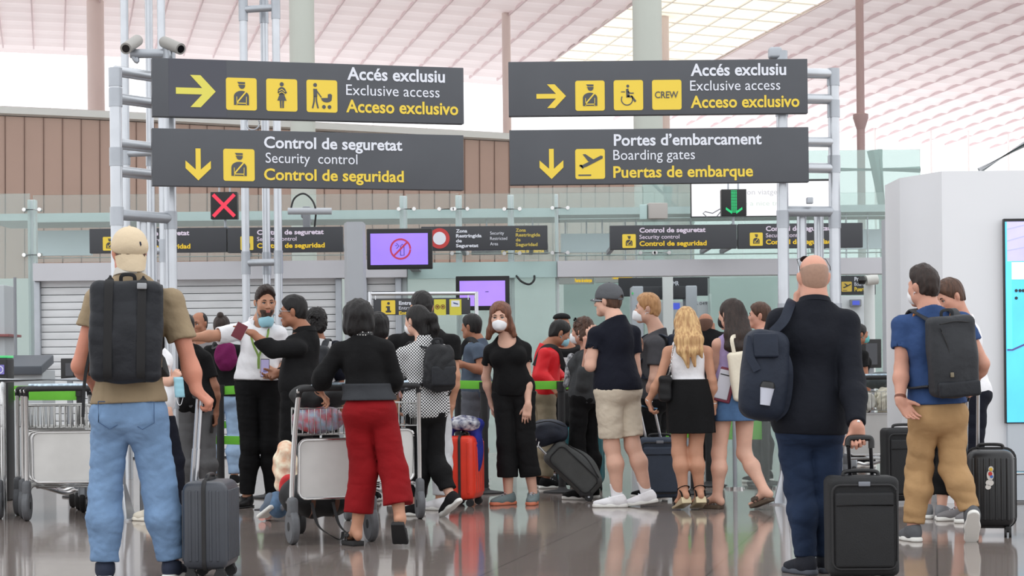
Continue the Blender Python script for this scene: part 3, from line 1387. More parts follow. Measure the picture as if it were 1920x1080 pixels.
# cable loop on the right mast
p = at(474, 231, 20.9)
ring = [(p[0] + 0.07 * math.cos(a), p[1], p[2] + 0.07 * math.sin(a)) for a in np.linspace(0, 2 * math.pi, 24, endpoint=False)]
tag(MB().tube(ring, 0.008, 8, closed=True).build('cable_coil', M_steeld), 'coil of cable tied to the slim mast between the left signs', 'cable')


# ---- security control boards over the glass front
SY = 23.0


def rods(B, t, xs, up=0.5):
    for x in xs:
        a = B.loc(x, 450)
        p = B.pt(a[0], B.h, -0.03)
        MB().cyl(p, p + (0, 0, up), 0.008, n=8).build('hanging_rod', M_steeld, t)


def sec_sign(x0, x1, y0, y1, tile, tx, rows, label):
    B = Board(x0, y0, x1, y1, SY, th=0.1)
    t = thing('security_sign', label, 'sign', B.pt(B.w / 2, 0))
    B.panel('panel', M_signd, t)
    o, a, b = tile_px(B, tile[0], tile[1], tile[2], tile[3], t, M_yel, 0.012)
    officer(B, a, b, o, M_signd, M_yel)
    for (s, xe, base, cap, m, bo) in rows:
        B.text(s, tx, xe, base, cap, m, t, bo)
    # board hangs from the beam above by short arms
    for x in (x0 + 20, x1 - 20):
        a = B.loc(x, y1)
        p = B.pt(a[0], B.h * 0.5, -0.1)
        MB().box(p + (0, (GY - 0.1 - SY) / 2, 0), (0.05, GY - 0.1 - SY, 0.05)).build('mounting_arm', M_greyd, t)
    return t


M_wlit = mat('lit_white_lettering', (240, 226, 246), 0.5, emit=0.75)
M_ylit = mat('lit_yellow_lettering', (250, 208, 40), 0.5, emit=0.8)
R4 = lambda w1, w2, b, dx: [('Control de seguretat', w1, b, 9, M_wlit, 0.03), ('Security control', w2, b + 12, 8, M_wlit, 0.005), ('Control de seguridad', w1 + 2, b + 25, 9, M_ylit, 0.03)]
sec_sign(168, 425, 429, 475, (193, 444, 218, 470), 232, R4(355, 304, 442, 0), 'security board at far left, half behind the tan cap and gantry posts')
sec_sign(427, 643, 427, 474, (451, 443, 475, 469), 482, R4(607, 556, 440, 0), 'security board left of the grey pillar, behind the slim mast')
sec_sign(1144, 1382, 423, 468, (1167, 439, 1192, 465), 1199, R4(1323, 1274, 436, 0), 'security board under the green arrow signal, fully readable')
sec_sign(1384, 1618, 420, 466, (1406, 436, 1430, 461), 1436, R4(1557, 1508, 433, 0), 'security board behind the posts of the right gantry')


def restricted():
    B = Board(790, 425, 1027, 470, SY, th=0.1)
    t = thing('restricted_area_sign', 'dark Zona Restringida board with red and white disc beside the purple screen', 'sign', B.pt(B.w / 2, 0))
    B.panel('panel', M_signd, t)
    c = B.loc(824, 447)
    mb = MB()
    B.poly(mb, circ(c[0], c[1], 0.118, 28), 0.001)
    d = mb.build('prohibition_disc', mat('sign_red', (196, 62, 62), 0.5), t, False, label='red ring')
    mb = MB()
    B.poly(mb, circ(c[0], c[1], 0.075, 28), 0.004)
    mb.build('disc_centre', M_wht, d, False)
    for i, (s, xe) in enumerate((('Zona', 876), ('Restringida', 903), ('de', 866), ('Seguretat', 897))):
        B.text(s, 855, xe, 436 + 9.2 * i, 6.2, M_wht, t, 0.03)
    for i, (s, xe) in enumerate((('Security', 945), ('Restricted', 951), ('Area', 934))):
        B.text(s, 919, xe, 440 + 10 * i, 6.2, M_wht, t, 0.0)
    my = mat('dull_sign_yellow', (196, 176, 84), 0.5)
    for i, (s, xe) in enumerate((('Zona', 986), ('Restringida', 1013), ('de', 976), ('Seguridad', 1008))):
        B.text(s, 967, xe, 434.5 + 9 * i, 6.2, my, t, 0.03)
    for x in (860, 1000):
        a = B.loc(x, 470)
        p = B.pt(a[0], B.h * 0.5, -0.1)
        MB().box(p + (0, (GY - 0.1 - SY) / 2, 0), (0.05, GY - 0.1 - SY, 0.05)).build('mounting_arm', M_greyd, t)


restricted()


# ---- screens
def screen(x0, y0, x1, y1, Y, label, lit, gap=0.065):
    B = Board(x0, y0, x1, y1, Y, th=0.1)
    t = thing('display_screen', label, 'screen', B.pt(B.w / 2, 0))
    B.panel('casing', M_black, t, 0.012)
    a, b = B.loc(x0 + 7, y1 - 8), B.loc(x1 - 9, y0 + 8)
    mb = MB()
    B.poly(mb, [(a[0], a[1]), (b[0], a[1]), (b[0], b[1]), (a[0], b[1])], 0.002)
    p = mb.build('display', mat(lit[0], lit[1], 0.3, emit=lit[2], var=0.1, vscale=1.2), t, False)
    q = B.pt(B.w / 2, B.h / 2, -0.1)
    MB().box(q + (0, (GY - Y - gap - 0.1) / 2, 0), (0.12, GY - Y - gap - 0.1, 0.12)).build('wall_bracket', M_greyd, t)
    return B, t, p


B, t, p = screen(688, 429, 811, 505, 22.0, 'wide purple screen showing a no liquids ban sign, right of grey pillar', ('screen_purple', (142, 114, 226), 0.75))
mr = mat('screen_red', (206, 54, 92), 0.4, emit=0.8)
mk = mat('screen_ink', (58, 46, 120), 0.4, emit=0.6)
c = B.loc(751, 467)
mb = MB()
B.poly(mb, stroke(arc(c[0], c[1], 0.108, 0, 357, 40), 0.02), 0.006)
B.poly(mb, stroke([(c[0] - 0.075, c[1] - 0.075), (c[0] + 0.075, c[1] + 0.075)], 0.02), 0.007)
mb.build('ban_ring', mr, p, False)
mb = MB()
B.poly(mb, stroke([(c[0] + 0.0, c[1] - 0.07), (c[0] + 0.0, c[1] + 0.03), (c[0] + 0.02, c[1] + 0.055), (c[0] + 0.04, c[1] + 0.03), (c[0] + 0.04, c[1] - 0.07), (c[0] + 0.0, c[1] - 0.07)], 0.007), 0.005)
B.poly(mb, stroke([(c[0] - 0.045, c[1] + 0.065), (c[0] - 0.015, c[1] + 0.035), (c[0] - 0.045, c[1] + 0.005)], 0.007), 0.005)
B.poly(mb, stroke([(c[0] - 0.06, c[1] + 0.04), (c[0] - 0.035, c[1] + 0.037)], 0.006), 0.005)
mb.build('bottle_drawing', mk, p, False)
B, t, p = screen(855, 518, 956, 582, 23.5, 'plain lilac screen low behind the masked woman in black', ('screen_lilac', (160, 126, 232), 0.78), 0.015)
mb = MB()
c = B.loc(913, 547)
B.poly(mb, stroke([(c[0] - 0.02, c[1]), (c[0] + 0.02, c[1])], 0.008), 0.005)
mb.build('display_mark', mk, p, False)


def lane_signal(x0, y0, x1, y1, Y, label, kind):
    B = Board(x0, y0, x1, y1, Y, th=0.14)
    t = thing('lane_signal', label, 'signal', B.pt(B.w / 2, 0))
    B.panel('casing', mat('signal_black', (20, 20, 22), 0.4), t, 0.006)
    w, h = B.w, B.h
    mb = MB()
    if kind == 'x':
        for s in (1, -1):
            B.poly(mb, stroke([(w * 0.5 - s * w * 0.4, h * 0.1), (w * 0.5 + s * w * 0.4, h * 0.9)], 0.042), 0.002 if s > 0 else 0.0035)
        mb.build('lit_cross', mat('signal_red', (255, 52, 84), 0.4, emit=0.95), t, False)
    else:
        for i in range(15):
            z = h * 0.94 - i * h * 0.057
            for j in range(5):
                B.poly(mb, circ(w * 0.5 + (j - 2) * 0.014, z, 0.0065, 6), 0.002)
        for i in range(6):
            for s in (-1, 1):
                for k in range(3):
                    B.poly(mb, circ(w * 0.5 + s * (0.03 + 0.012 * i), h * (0.1 + 0.028 * i + 0.03 * k), 0.0065, 6), 0.002)
        mb.build('lit_arrow', mat('signal_green', (30, 236, 140), 0.4, emit=0.95), t, False)
    for x in (0.3, 0.7):
        p = B.pt(w * x, h, -0.07)
        MB().cyl(p, p + (0, 0, 0.5), 0.01, n=8).build('hanging_rod', M_steeld, t)
    q = B.pt(w / 2, 0, -0.1)
    MB().cyl(q, q - (0, 0, 0.13), 0.014, n=8).build('support_stub', M_steeld, t)
    q = B.pt(w / 2, -0.1, -0.07)
    MB().box(q + (0, (GY - Y) / 2, 0), (0.04, GY - Y - 0.1, 0.04)).build('mounting_arm', M_steeld, t)


lane_signal(395, 360, 445, 411, 23.2, 'black lane signal with a lit red cross', 'x')
lane_signal(1353, 355, 1400, 405, 23.2, 'black lane signal with a lit green down arrow', 'arrow')

# ---- bright farewell display
B = Board(1296, 338, 1575, 407, 25.2, th=0.12)
t = thing('farewell_display', 'bright white display wishing a nice trip, behind the green arrow signal', 'screen', B.pt(B.w / 2, 0))
B.panel('casing', M_black, t)
a, b = B.loc(1297, 406), B.loc(1573, 339)
mb = MB()
B.poly(mb, [(a[0], a[1]), (b[0], a[1]), (b[0], b[1]), (a[0], b[1])], 0.002)
p = mb.build('display', mat('screen_white', (252, 252, 255), 0.3, emit=1.0), t, False)
mi = mat('screen_grey_ink', (216, 216, 220), 0.4, emit=0.9)
B.text('Bon viatge', 1392, 1457, 365, 10, mi, p, 0.0, k=0.006)
B.text('Have a nice trip', 1370, 1470, 386, 9, mat('screen_green_ink', (222, 236, 226), 0.4, emit=0.95), p, 0.0, k=0.006)
mb = MB()
B.poly(mb, stroke([B.loc(*q) for q in ((1325, 407), (1318, 400), (1322, 397), (1336, 400), (1350, 392), (1353, 395), (1344, 406))], 0.012), 0.006)
mb.build('plane_drawing', mat('screen_dark_ink', (120, 120, 128), 0.4, emit=0.7), p, False)
for dx in (-0.6, 0.6):
    q = B.pt(B.w / 2 + dx, 0.2, -0.1)
    MB().box(q + (0, 0.35, 0), (0.06, 0.7, 0.06)).build('mounting_arm', M_grey, t)

# ---- strip lamp and loudspeaker box on the glass wall
p0, p1 = at(540, 396, 24.5), at(622, 396, 24.5)
t = thing('strip_lamp', 'grey tube lamp with a looped cable above the security board', 'lamp', (p0 + p1) / 2)
MB().cyl(p0, p1, 0.042, n=18).build('tube_body', mat('frosted_tube', (176, 180, 186), 0.4), t)
MB().tube(catmull([at(545, 392, 24.5), at(552, 372, 24.5), at(569, 363, 24.5), at(585, 375, 24.5), at(592, 395, 24.5), at(590, 425, 24.8)], 6), 0.012, 8).build('cable', M_black, t)
MB().box(at(575, 410, 24.9), (0.09, 0.1, 0.3), I3, 0.01).build('mount', M_greyd, t)
MB().box(at(575, 410, 25.4), (0.04, 1.0, 0.04)).build('mounting_arm', M_greyd, t)
c = at(1232, 396, 25.2)
t = thing('junction_box', 'small grey metal box fixed on the glass above the readable security board', 'box', c)
MB().box(c, (0.24, 0.16, 0.2), rotz(10), 0.01).build('casing', mat('warm_grey_metal', (176, 172, 168), 0.5), t)
MB().box(c + (-0.16, 0.02, -0.01), (0.1, 0.1, 0.19), rotz(-20), 0.01).build('side_plate', M_teal, t, label='teal side plate')
MB().box(c + (0, 0.4, 0), (0.05, 0.7, 0.05)).build('mounting_arm', M_greyd, t)
# ================================================================ carts, cases, barriers
M_hard = mat('charcoal_hard_shell', (58, 62, 70), 0.38, var=0.06, vscale=6)
M_blackcl = mat('black_nylon', (20, 21, 24), 0.7, var=0.12, vscale=9, bump=0.3, bscale=220)
M_alu = mat('brushed_aluminium', (206, 208, 212), 0.28, 0.9)
M_panel = mat('worn_cart_panel', (206, 206, 204), 0.45, var=0.06, vscale=4)
M_wire = mat('cart_wire', (196, 196, 194), 0.28, 0.85)


def wheel(mb_t, mb_r, c, r, w, ax=(1, 0, 0)):
    c = np.asarray(c, float)
    ax = np.asarray(ax, float)
    ax = ax / np.linalg.norm(ax)
    u, v, _ = frame(ax)
    R = np.stack([u, v, ax], 1)
    mb_t.lathe(c, [(r * 0.62, -w / 2), (r * 0.9, -w / 2), (r, -w * 0.28), (r, w * 0.28), (r * 0.9, w / 2), (r * 0.62, w / 2)], R, 24)
    mb_r.lathe(c, [(0.0, -w * 0.55), (r * 0.25, -w * 0.55), (r * 0.3, -w * 0.3), (r * 0.64, -w * 0.3), (r * 0.64, w * 0.3), (r * 0.3, w * 0.3), (r * 0.25, w * 0.55), (0, w * 0.55)], R, 20)


def cart(loc, yaw, label, W=0.54, group=None, ad=True, detail=True):
    """airport baggage cart, handle towards -y, front wheel towards +y"""
    t = thing('baggage_cart', label, 'baggage cart', (0, 0, 0), group)
    h = W / 2
    for s in (-1, 1):
        f = MB()
        P = [(s * h, 0.06, 0.14), (s * h, 0.05, 0.35), (s * (h - 0.01), 0.0, 0.7), (s * (h - 0.02), -0.06, 0.93), (s * (h - 0.02), -0.09, 0.99)]
        f.tube(catmull(P, 5), 0.017, 12)
        f.build('side_post', M_chrome, t)
        k = MB()
        k.box((s * h, 0.04, 0.235), (0.06, 0.11, 0.14), I3, 0.028)
        k.build('wheel_fork', M_rubber, t)
        a, b = MB(), MB()
        wheel(a, b, (s * h, 0.05, 0.115), 0.115, 0.05)
        w = a.build('wheel', M_rubber, t)
        b.build('hub', M_drub, w)
    hd = MB()
    hd.tube(catmull([(-h + 0.02, -0.05, 0.93), (-h + 0.03, -0.09, 0.99), (-h + 0.1, -0.115, 1.0), (h - 0.1, -0.115, 1.0), (h - 0.03, -0.09, 0.99), (h - 0.02, -0.05, 0.93)], 5), 0.02, 12)
    hd.build('handle', M_drub, t)
    if ad:
        MB().box((0.0, -0.085, 1.015), (W * 0.62, 0.07, 0.018), rotx(-25), 0.005).build('advert_strip', mat('advert_strip_blue', (186, 206, 226), 0.4, var=0.4, vscale=22), t)
    # basket of wire under the handle
    bk = MB()
    z0, z1 = 0.70, 0.87
    yb, yf = 0.02, 0.24
    for z in (z0, z1):
        bk.tube([(-h + 0.02, yb, z), (h - 0.02, yb, z), (h - 0.05, yf, z), (-h + 0.05, yf, z)], 0.007, 8, closed=True)
    n = 12
    for i in range(n + 1):
        x = -h + 0.03 + (W - 0.06) * i / n
        bk.tube([(x, yb, z1), (x, yb, z0), (x * 0.92, yf, z0), (x * 0.92, yf, z1)], 0.0035, 6)
    for y in (0.08, 0.15):
        for s in (-1, 1):
            bk.tube([(s * (h - 0.03), y, z0), (s * (h - 0.03), y, z1)], 0.0035, 6)
    bk.build('wire_basket', M_wire, t)
    # upright panel
    pz0, pz1 = 0.29, 0.67
    fr = MB()
    P = [(x, 0.03 + 0.06 * (0.67 - z), z) for (x, z) in rrect(-h + 0.045, pz0, h - 0.045, pz1, 0.05)]
    fr.tube(P, 0.01, 8, closed=True)
    fo = fr.build('panel_frame', M_chrome, t)
    pm = MB()
    pm.prism(rrect(-h + 0.05, 0, h - 0.05, pz1 - pz0, 0.045), (0, 0.03 + 0.06 * (0.67 - pz0), pz0), (1, 0, 0), (0, -0.06, 1), (0, 1, 0.06), 0.012)
    pm.build('panel', M_panel, t)
    # base frame sloping to the front wheel
    bs = MB()
    for s in (-1, 1):
        bs.tube(catmull([(s * h, 0.06, 0.2), (s * (h - 0.02), 0.2, 0.26), (s * (h - 0.06), 0.55, 0.22), (s * 0.14, 0.85, 0.16), (s * 0.08, 0.98, 0.17)], 5), 0.017, 10)
    for (y, w) in ((0.3, h - 0.03), (0.55, h - 0.06), (0.98, 0.08)):
        bs.tube([(-w, y, 0.24 if y < 0.9 else 0.17), (w, y, 0.24 if y < 0.9 else 0.17)], 0.012, 8)
    bs.build('base_frame', M_chrome, t)
    k = MB()
    k.box((0, 0.9, 0.17), (0.07, 0.12, 0.1), I3, 0.02)
    k.build('caster_fork', M_steeld, t)
    a, b = MB(), MB()
    wheel(a, b, (0, 0.9, 0.085), 0.085, 0.045)
    w = a.build('front_wheel', M_drub, t)
    b.build('hub', M_steeld, w)
    t.location = [float(x) for x in loc]
    t.rotation_euler = (0, 0, math.radians(yaw))
    return t


# row of nested carts along the left edge, behind the traveller in the tan shirt
p = ground(50, 977)
c0 = cart((p[0] + 0.30, p[1], 0), 4, 'nearest cart of the left row with its full pale panel in view', W=0.60, group='parked baggage carts')
for (dx, dy, yw, lb) in ((-0.10, 0.30, 4, 'second cart of the left row, nested into the front one'),
                         (-0.22, 0.62, 4, 'third cart of the left row, nested behind the second'),
                         (-0.86, 0.16, 8, 'parked cart cut by the left edge of the picture'),
                         (-0.96, 0.5, 8, 'parked cart at the left edge nested behind the cut one')):
    c = copy_tree(c0)
    c.location = (p[0] + 0.30 + dx, p[1] + dy, 0)
    c.rotation_euler = (0, 0, math.radians(yw))
    c['label'] = lb

# corral rail above them
a, b = at(-30, 714, p[1] + 0.75), at(190, 711, p[1] + 0.75)
t = thing('corral_rail', 'long polished steel rail running above the parked carts at left', 'rail', (a[0], a[1], 0))
MB().tube([a, b], 0.026, 16).build('rail', M_steel, t)
for q in (a + (0.15, 0, 0), b):
    MB().cyl(q, (q[0], q[1], 0), 0.022, n=14).build('leg', M_chrome, t)

# cart of the woman in red trousers
pl_ = ground(552, 1022)
pr_ = ground(700, 1016)
mid = (pl_ + pr_) / 2
cyaw = math.degrees(math.atan2(pr_[1] - pl_[1], pr_[0] - pl_[0]))
RC = cart((mid[0], mid[1], 0), cyaw, 'loaded baggage cart pushed by the woman in red trousers', W=float(np.linalg.norm(pr_ - pl_)))
# cart in front of the checked shirt woman
q = ground(735, 975)
cart((q[0] - 0.05, q[1], 0), 12, 'baggage cart between the red trousers and the checked shirt', W=0.54)
# cart by the kiosk with plastic bags
q = ground(1640, 912)
KC = cart((q[0] + 0.03, q[1], 0), 5, 'baggage cart holding white bags between the dark blazer and the blue shirt', W=0.6)


def lumpy(name, label, cat, c, rad, m, seed, amp=0.02, sc=30, rz=0, group=None):
    R = rotz(rz)
    t = wrinkle(ell(c, rad, R), amp, sc, seed=seed)
    c = np.asarray(c)
    e = max(rad) + 0.05
    V, F = sdf_mesh(t, c - e, c + e, 0.006)
    return tag(mesh_obj(name, V - np.array([c[0], c[1], c[2] - rad[2]]), F, m), label, cat, group), np.array([c[0], c[1], c[2] - rad[2]])


def put(pair):
    pair[0].location = [float(x) for x in pair[1]]
    return pair[0]


m_snack = mat('patterned_shopping_bag', (182, 44, 46), 0.4, var=0.0, vscale=16, c2=(150, 170, 190), bump=0.4, bscale=30)
cy = math.radians(cyaw)


def onc(C, x, y, z):
    return np.array(C.matrix_world @ Vector((x, y, z))) if False else np.array([C.location[0] + x * math.cos(C.rotation_euler[2]) - y * math.sin(C.rotation_euler[2]),
                                                                             C.location[1] + x * math.sin(C.rotation_euler[2]) + y * math.cos(C.rotation_euler[2]), z])


put(lumpy('shopping_bag', 'red and blue patterned plastic bag in the wire basket of the pushed cart', 'bag', onc(RC, -0.06, 0.13, 0.795), (0.17, 0.085, 0.085), m_snack, 3, 0.012, 40))
DB = put(lumpy('duffel_bag', 'black duffel bag with brown straps lying on the pushed cart', 'bag', onc(RC, 0.0, 0.40, 0.29), (0.27, 0.26, 0.15), M_blackcl, 5, 0.012, 18, cyaw))
for x in (-0.1, 0.06):
    MB().tube(catmull([onc(RC, x, 0.40 - 0.275 * math.cos(a), 0.29 + 0.165 * math.sin(a)) for a in np.linspace(-0.9, 1.4, 9)], 3), 1.0, 6, flat=(0.03, 0.006, (0.0, -1, 0.8))).build('bag_strap', mat('brown_webbing', (92, 58, 44), 0.7), DB)
put(lumpy('hand_bag', 'black soft bag lying on top of the basket by the cart handle', 'bag', onc(RC, -0.03, 0.2, 0.945), (0.2, 0.13, 0.085), M_blackcl, 6, 0.014, 22, cyaw))
# straps hanging under the cart
st = MB()
for (x0, x1) in ((-0.12, -0.02), (0.02, 0.1)):
    st.tube(catmull([onc(RC, x0, 0.1, 0.26), onc(RC, x0 + 0.02, 0.02, 0.12), onc(RC, x1, -0.03, 0.05), onc(RC, x1 + 0.08, 0.05, 0.02), onc(RC, x1 + 0.12, 0.15, 0.06)], 6), 1.0, 6, flat=(0.022, 0.004, (0, 0, 1)))
o = st.build('luggage_strap', mat('black_webbing', (26, 26, 28), 0.8), None)
tag(o, 'loose black strap dangling under the pushed cart onto the floor', 'strap')
# child's things on the nose of the cart
p_ = at(528, 880, mid[1] + 0.75)
put(lumpy('patterned_cloth', 'cream cloth with rainbow pattern bunched at the nose of the pushed cart', 'cloth', p_ + (0.03, 0, 0), (0.085, 0.12, 0.20), mat('cream_rainbow_cloth', (232, 224, 200), 0.8, vscale=16, c2=(210, 160, 130)), 8, 0.012, 26))
put(lumpy('red_cloth', 'red cloth bunched between the cart post and the patterned cloth', 'cloth', at(541, 915, mid[1] + 0.6), (0.06, 0.08, 0.10), mat('red_cloth', (190, 40, 44), 0.8, var=0.1), 9, 0.01, 30))
put(lumpy('denim_bundle', 'blue denim bundle at the nose of the pushed cart, by a loose sneaker', 'cloth', at(522, 945, mid[1] + 0.7), (0.08, 0.1, 0.085), mat('blue_denim_bundle', (82, 110, 140), 0.85, var=0.12, vscale=40), 10, 0.01, 30))
q = at(502, 950, mid[1] + 0.72)
t = thing('sneaker', 'blue grey sneaker with white sole sticking out beside the denim bundle', 'shoe', q)
Rq = rotz(30) @ rotx(-20)
soft('upper', U(0.03, ell(q, (0.04, 0.11, 0.035), Rq), ell(q + Rq @ np.array([0, -0.06, 0.03]), (0.036, 0.05, 0.05), Rq)), q - 0.2, q + 0.2, 0.006, mat('grey_blue_canvas', (92, 104, 120), 0.8), t)
soft('sole', rbox(q + Rq @ np.array([0, 0, -0.035]), (0.044, 0.125, 0.014), 0.012, Rq), q - 0.2, q + 0.2, 0.006, mat('white_rubber', (222, 222, 218), 0.6), t)
q = ground(512, 985)
t = thing('skateboard', 'small skateboard with pinkish wheels lying at the nose of the pushed cart', 'skateboard', (q[0], q[1] + 0.4, 0))
q = np.array([q[0], q[1] + 0.4, 0.085])
MB().box(q, (0.36, 0.12, 0.014), rotz(-18), 0.006).build('deck', mat('dark_deck', (48, 44, 50), 0.5), t)
for x in (-0.12, 0.12):
    for y in (-0.045, 0.045):
        c = q + rotz(-18) @ np.array([x, y, -0.052])
        MB().cyl(c - (0, 0.015, 0), c + (0, 0.015, 0), 0.028, n=16).build('wheel', mat('pink_wheel', (206, 150, 140), 0.5), t)
    MB().box(q + rotz(-18) @ np.array([x, 0, -0.03]), (0.03, 0.09, 0.035), rotz(-18), 0.004).build('truck_axle', M_steeld, t)

put(lumpy('plastic_bag', 'crumpled white plastic bag in the basket of the cart beside the blazer man', 'bag', onc(KC, -0.12, 0.13, 0.78), (0.13, 0.1, 0.10), mat('white_plastic_bag', (222, 222, 214), 0.4, var=0.08, vscale=20), 2, 0.02, 44))
put(lumpy('cream_bag', 'cream crumpled bag next to the white one in the same basket', 'bag', onc(KC, 0.1, 0.13, 0.79), (0.09, 0.09, 0.13), mat('cream_crumpled_bag', (228, 224, 206), 0.6, var=0.05, vscale=20), 7, 0.018, 40))
put(lumpy('rucksack', 'dark grey rucksack lying on top of the kiosk side cart basket', 'bag', onc(KC, 0.08, 0.2, 0.97), (0.17, 0.13, 0.08), mat('slate_nylon', (70, 78, 80), 0.7, var=0.1), 4, 0.012, 25))


# ---------------------------------------------------------------- suitcases
def case_wheels(t, R, o, w, d, n=4, r=0.03):
    for (sx, sy) in ((-1, -1), (1, -1), (-1, 1), (1, 1))[:n]:
        c = o + R @ np.array([sx * (w / 2 - 0.045), sy * (d / 2 - 0.045), 0])
        k = MB().box(c + (0, 0, r * 1.7), (0.035, 0.045, r * 1.3), R, 0.01).build('caster', M_drub, t)
        for s in (-1, 1):
            e = R @ np.array([s * 0.014, 0, 0])
            MB().cyl(c + e * 0.5 + (0, 0, r), c + e * 1.6 + (0, 0, r), r, n=16).build('wheel', M_drub, k)


def handle(t, top, R, sep, L, m, tilt=0, grip=M_black, gw=None):
    """telescopic handle: two tubes and a grip"""
    Q = R @ rotx(tilt)
    hd = MB()
    for s in (-1, 1):
        a = top + Q @ np.array([s * sep / 2, 0, -0.05])
        b = top + Q @ np.array([s * sep / 2, 0, L * 0.5])
        c = top + Q @ np.array([s * sep / 2, 0, L])
        hd.cyl(a, b, 0.011, n=12)
        hd.cyl(b, c, 0.0085, n=12)
    ho = hd.build('telescopic_handle', m, t)
    MB().tube(catmull([top + Q @ np.array([-sep / 2 - 0.008, 0, L - 0.04]), top + Q @ np.array([-sep / 2, 0, L]), top + Q @ np.array([-sep / 4, 0, L + 0.018]), top + Q @ np.array([sep / 4, 0, L + 0.018]), top + Q @ np.array([sep / 2, 0, L]), top + Q @ np.array([sep / 2 + 0.008, 0, L - 0.04])], 4), 0.014, 10).build('grip', grip, ho)
    return top + Q @ np.array([0, 0, L + 0.018])


def hard_case(name, label, o, yaw, w, d, h, m, ribs=8, hand=None, z0=0.06, sep=0.2, Lh=0.5, zip_front=True, hm=M_alu, tilt=0):
    """hard shell spinner; width w faces the camera at yaw 0"""
    o = np.array([o[0], o[1], 0.0])
    R = rotz(yaw)
    t = thing(name, label, 'suitcase', o)
    c = o + (0, 0, z0 + h / 2)
    MB().box(c, (w, d, h), R, min(w, d) * 0.22).build('shell', m, t)
    rb = MB()
    for fy in (-1, 1):
        for i in range(ribs):
            x = -w * 0.36 + w * 0.72 * i / (ribs - 1)
            rb.box(c + R @ np.array([x, fy * (d / 2 - 0.002), 0]), (w * 0.72 / ribs * 0.55, 0.014, h * 0.8), R, 0.006)
    for fx in (-1, 1):
        n = max(3, int(ribs * d / w))
        for i in range(n):
            y = -d * 0.3 + d * 0.6 * i / (n - 1)
            if abs(y) < 0.025:
                continue
            rb.box(c + R @ np.array([fx * (w / 2 - 0.002), y, 0]), (0.014, d * 0.6 / n * 0.55, h * 0.8), R, 0.006)
    rb.build('ribbing', m, t)
    zp = MB()
    zp.tube([c + R @ np.array([x, 0, z]) for (x, z) in rrect(-w / 2 - 0.003, -h / 2 - 0.003, w / 2 + 0.003, h / 2 + 0.003, min(w, d) * 0.22)], 1.0, 8, closed=True, flat=(0.022, 0.012, (0, 1, 0)))
    zp.build('zip_band', M_drub, t)
    case_wheels(t, R, o, w, d)
    MB().tube(catmull([c + R @ np.array([x, 0.0, h / 2 + z]) for (x, z) in ((-0.08, 0.0), (-0.07, 0.025), (0, 0.03), (0.07, 0.025), (0.08, 0.0))], 5), 0.011, 10).build('carry_handle', M_black, t)
    g = None
    if Lh:
        g = handle(t, o + R @ np.array([0, d * 0.36, 0]) + (0, 0, z0 + h), R, sep, Lh, hm, tilt)
    return t, g


def soft_case(name, label, o, yaw, w, d, h, m, z0=0.03, lean=0.0, sep=0.3, Lh=0.4, hm=M_black, badge=True, grip=M_black, pocket=True):
    o = np.array([o[0], o[1], 0.0])
    R = rotz(yaw) @ rotx(lean)
    t = thing(name, label, 'suitcase', o)
    c = o + R @ np.array([0, 0, z0 + h / 2])
    f = wrinkle(rbox(c, (w / 2, d / 2, h / 2), 0.035, R), 0.002, 22, seed=4)
    e = max(w, h) * 0.75
    soft('body', f, c - (e, e, e), c + (e, e, e), 0.009, m, t)
    pk = MB()
    if pocket:
        pk.box(c + R @ np.array([0, -d / 2 - 0.006, -0.03 * h]), (w * 0.84, 0.035, h * 0.42 * 2 * 0.9), R, 0.016)
        p1 = pk.build('front_pocket', m, t)
        zp = MB()
        zp.tube([c + R @ np.array([x, -d / 2 - 0.012, z]) for (x, z) in rrect(-w * 0.45, -h * 0.42, w * 0.45, h * 0.42, 0.04)], 0.006, 8, closed=True)
        zp.tube([c + R @ np.array([-w * 0.4, -d / 2 - 0.025, h * 0.22]), c + R @ np.array([w * 0.4, -d / 2 - 0.025, h * 0.22])], 0.005, 8)
        zp.build('zip', M_drub, p1)
    if badge:
        MB().box(c + R @ np.array([0, -d / 2 - 0.016, h * 0.43]), (0.06, 0.012, 0.024), R, 0.004).build('badge', mat('grey_badge', (120, 124, 132), 0.4, 0.4), t)
    ft = MB()
    for s in (-1, 1):
        ft.cyl(o + R @ np.array([s * w * 0.42, d * 0.3, 0.03]), o + R @ np.array([s * w * 0.30, d * 0.3, 0.03]), 0.032, n=18)
        ft.box(o + R @ np.array([s * w * 0.36, -d * 0.3, 0.018]), (0.05, 0.05, 0.036), R, 0.006)
    ft.build('wheel', M_drub, t)
    MB().tube(catmull([c + R @ np.array([x, 0.0, h / 2 + z]) for (x, z) in ((-0.09, -0.005), (-0.08, 0.02), (0, 0.026), (0.08, 0.02), (0.09, -0.005))], 5), 0.011, 10).build('carry_handle', M_black, t)
    g = None
    if Lh:
        g = handle(t, o + R @ np.array([0, d * 0.42, z0 + h]), R, sep, Lh, hm, 0, grip)
    return t, g


# case rolled by the traveller in the tan shirt
q = ground(394, 1086)
_, GRIP1 = hard_case('suitcase', 'charcoal ribbed hard shell suitcase rolled by the man in tan shirt', (q[0], q[1] + 0.05), 87, 0.38, 0.245, 0.47, M_hard, 9, Lh=0.0)
YT = q[1] + 0.05
hd = MB()
top = at(376, 742, YT - 0.05)
for dx in (-0.03, 0.03):
    a = at(362 + dx * 120, 935, YT)
    b = at(374 + dx * 120, 748, YT - 0.05 + dx)
    hd.cyl(a, (a + b) / 2, 0.012, n=12)
    hd.cyl((a + b) / 2, b, 0.009, n=12)
ho = hd.build('telescopic_handle', M_alu, _)
MB().tube([top + (-0.02, -0.07, 0), top + (0.01, 0.07, 0)], 0.015, 12).build('grip', M_black, ho)
GRIP1 = top

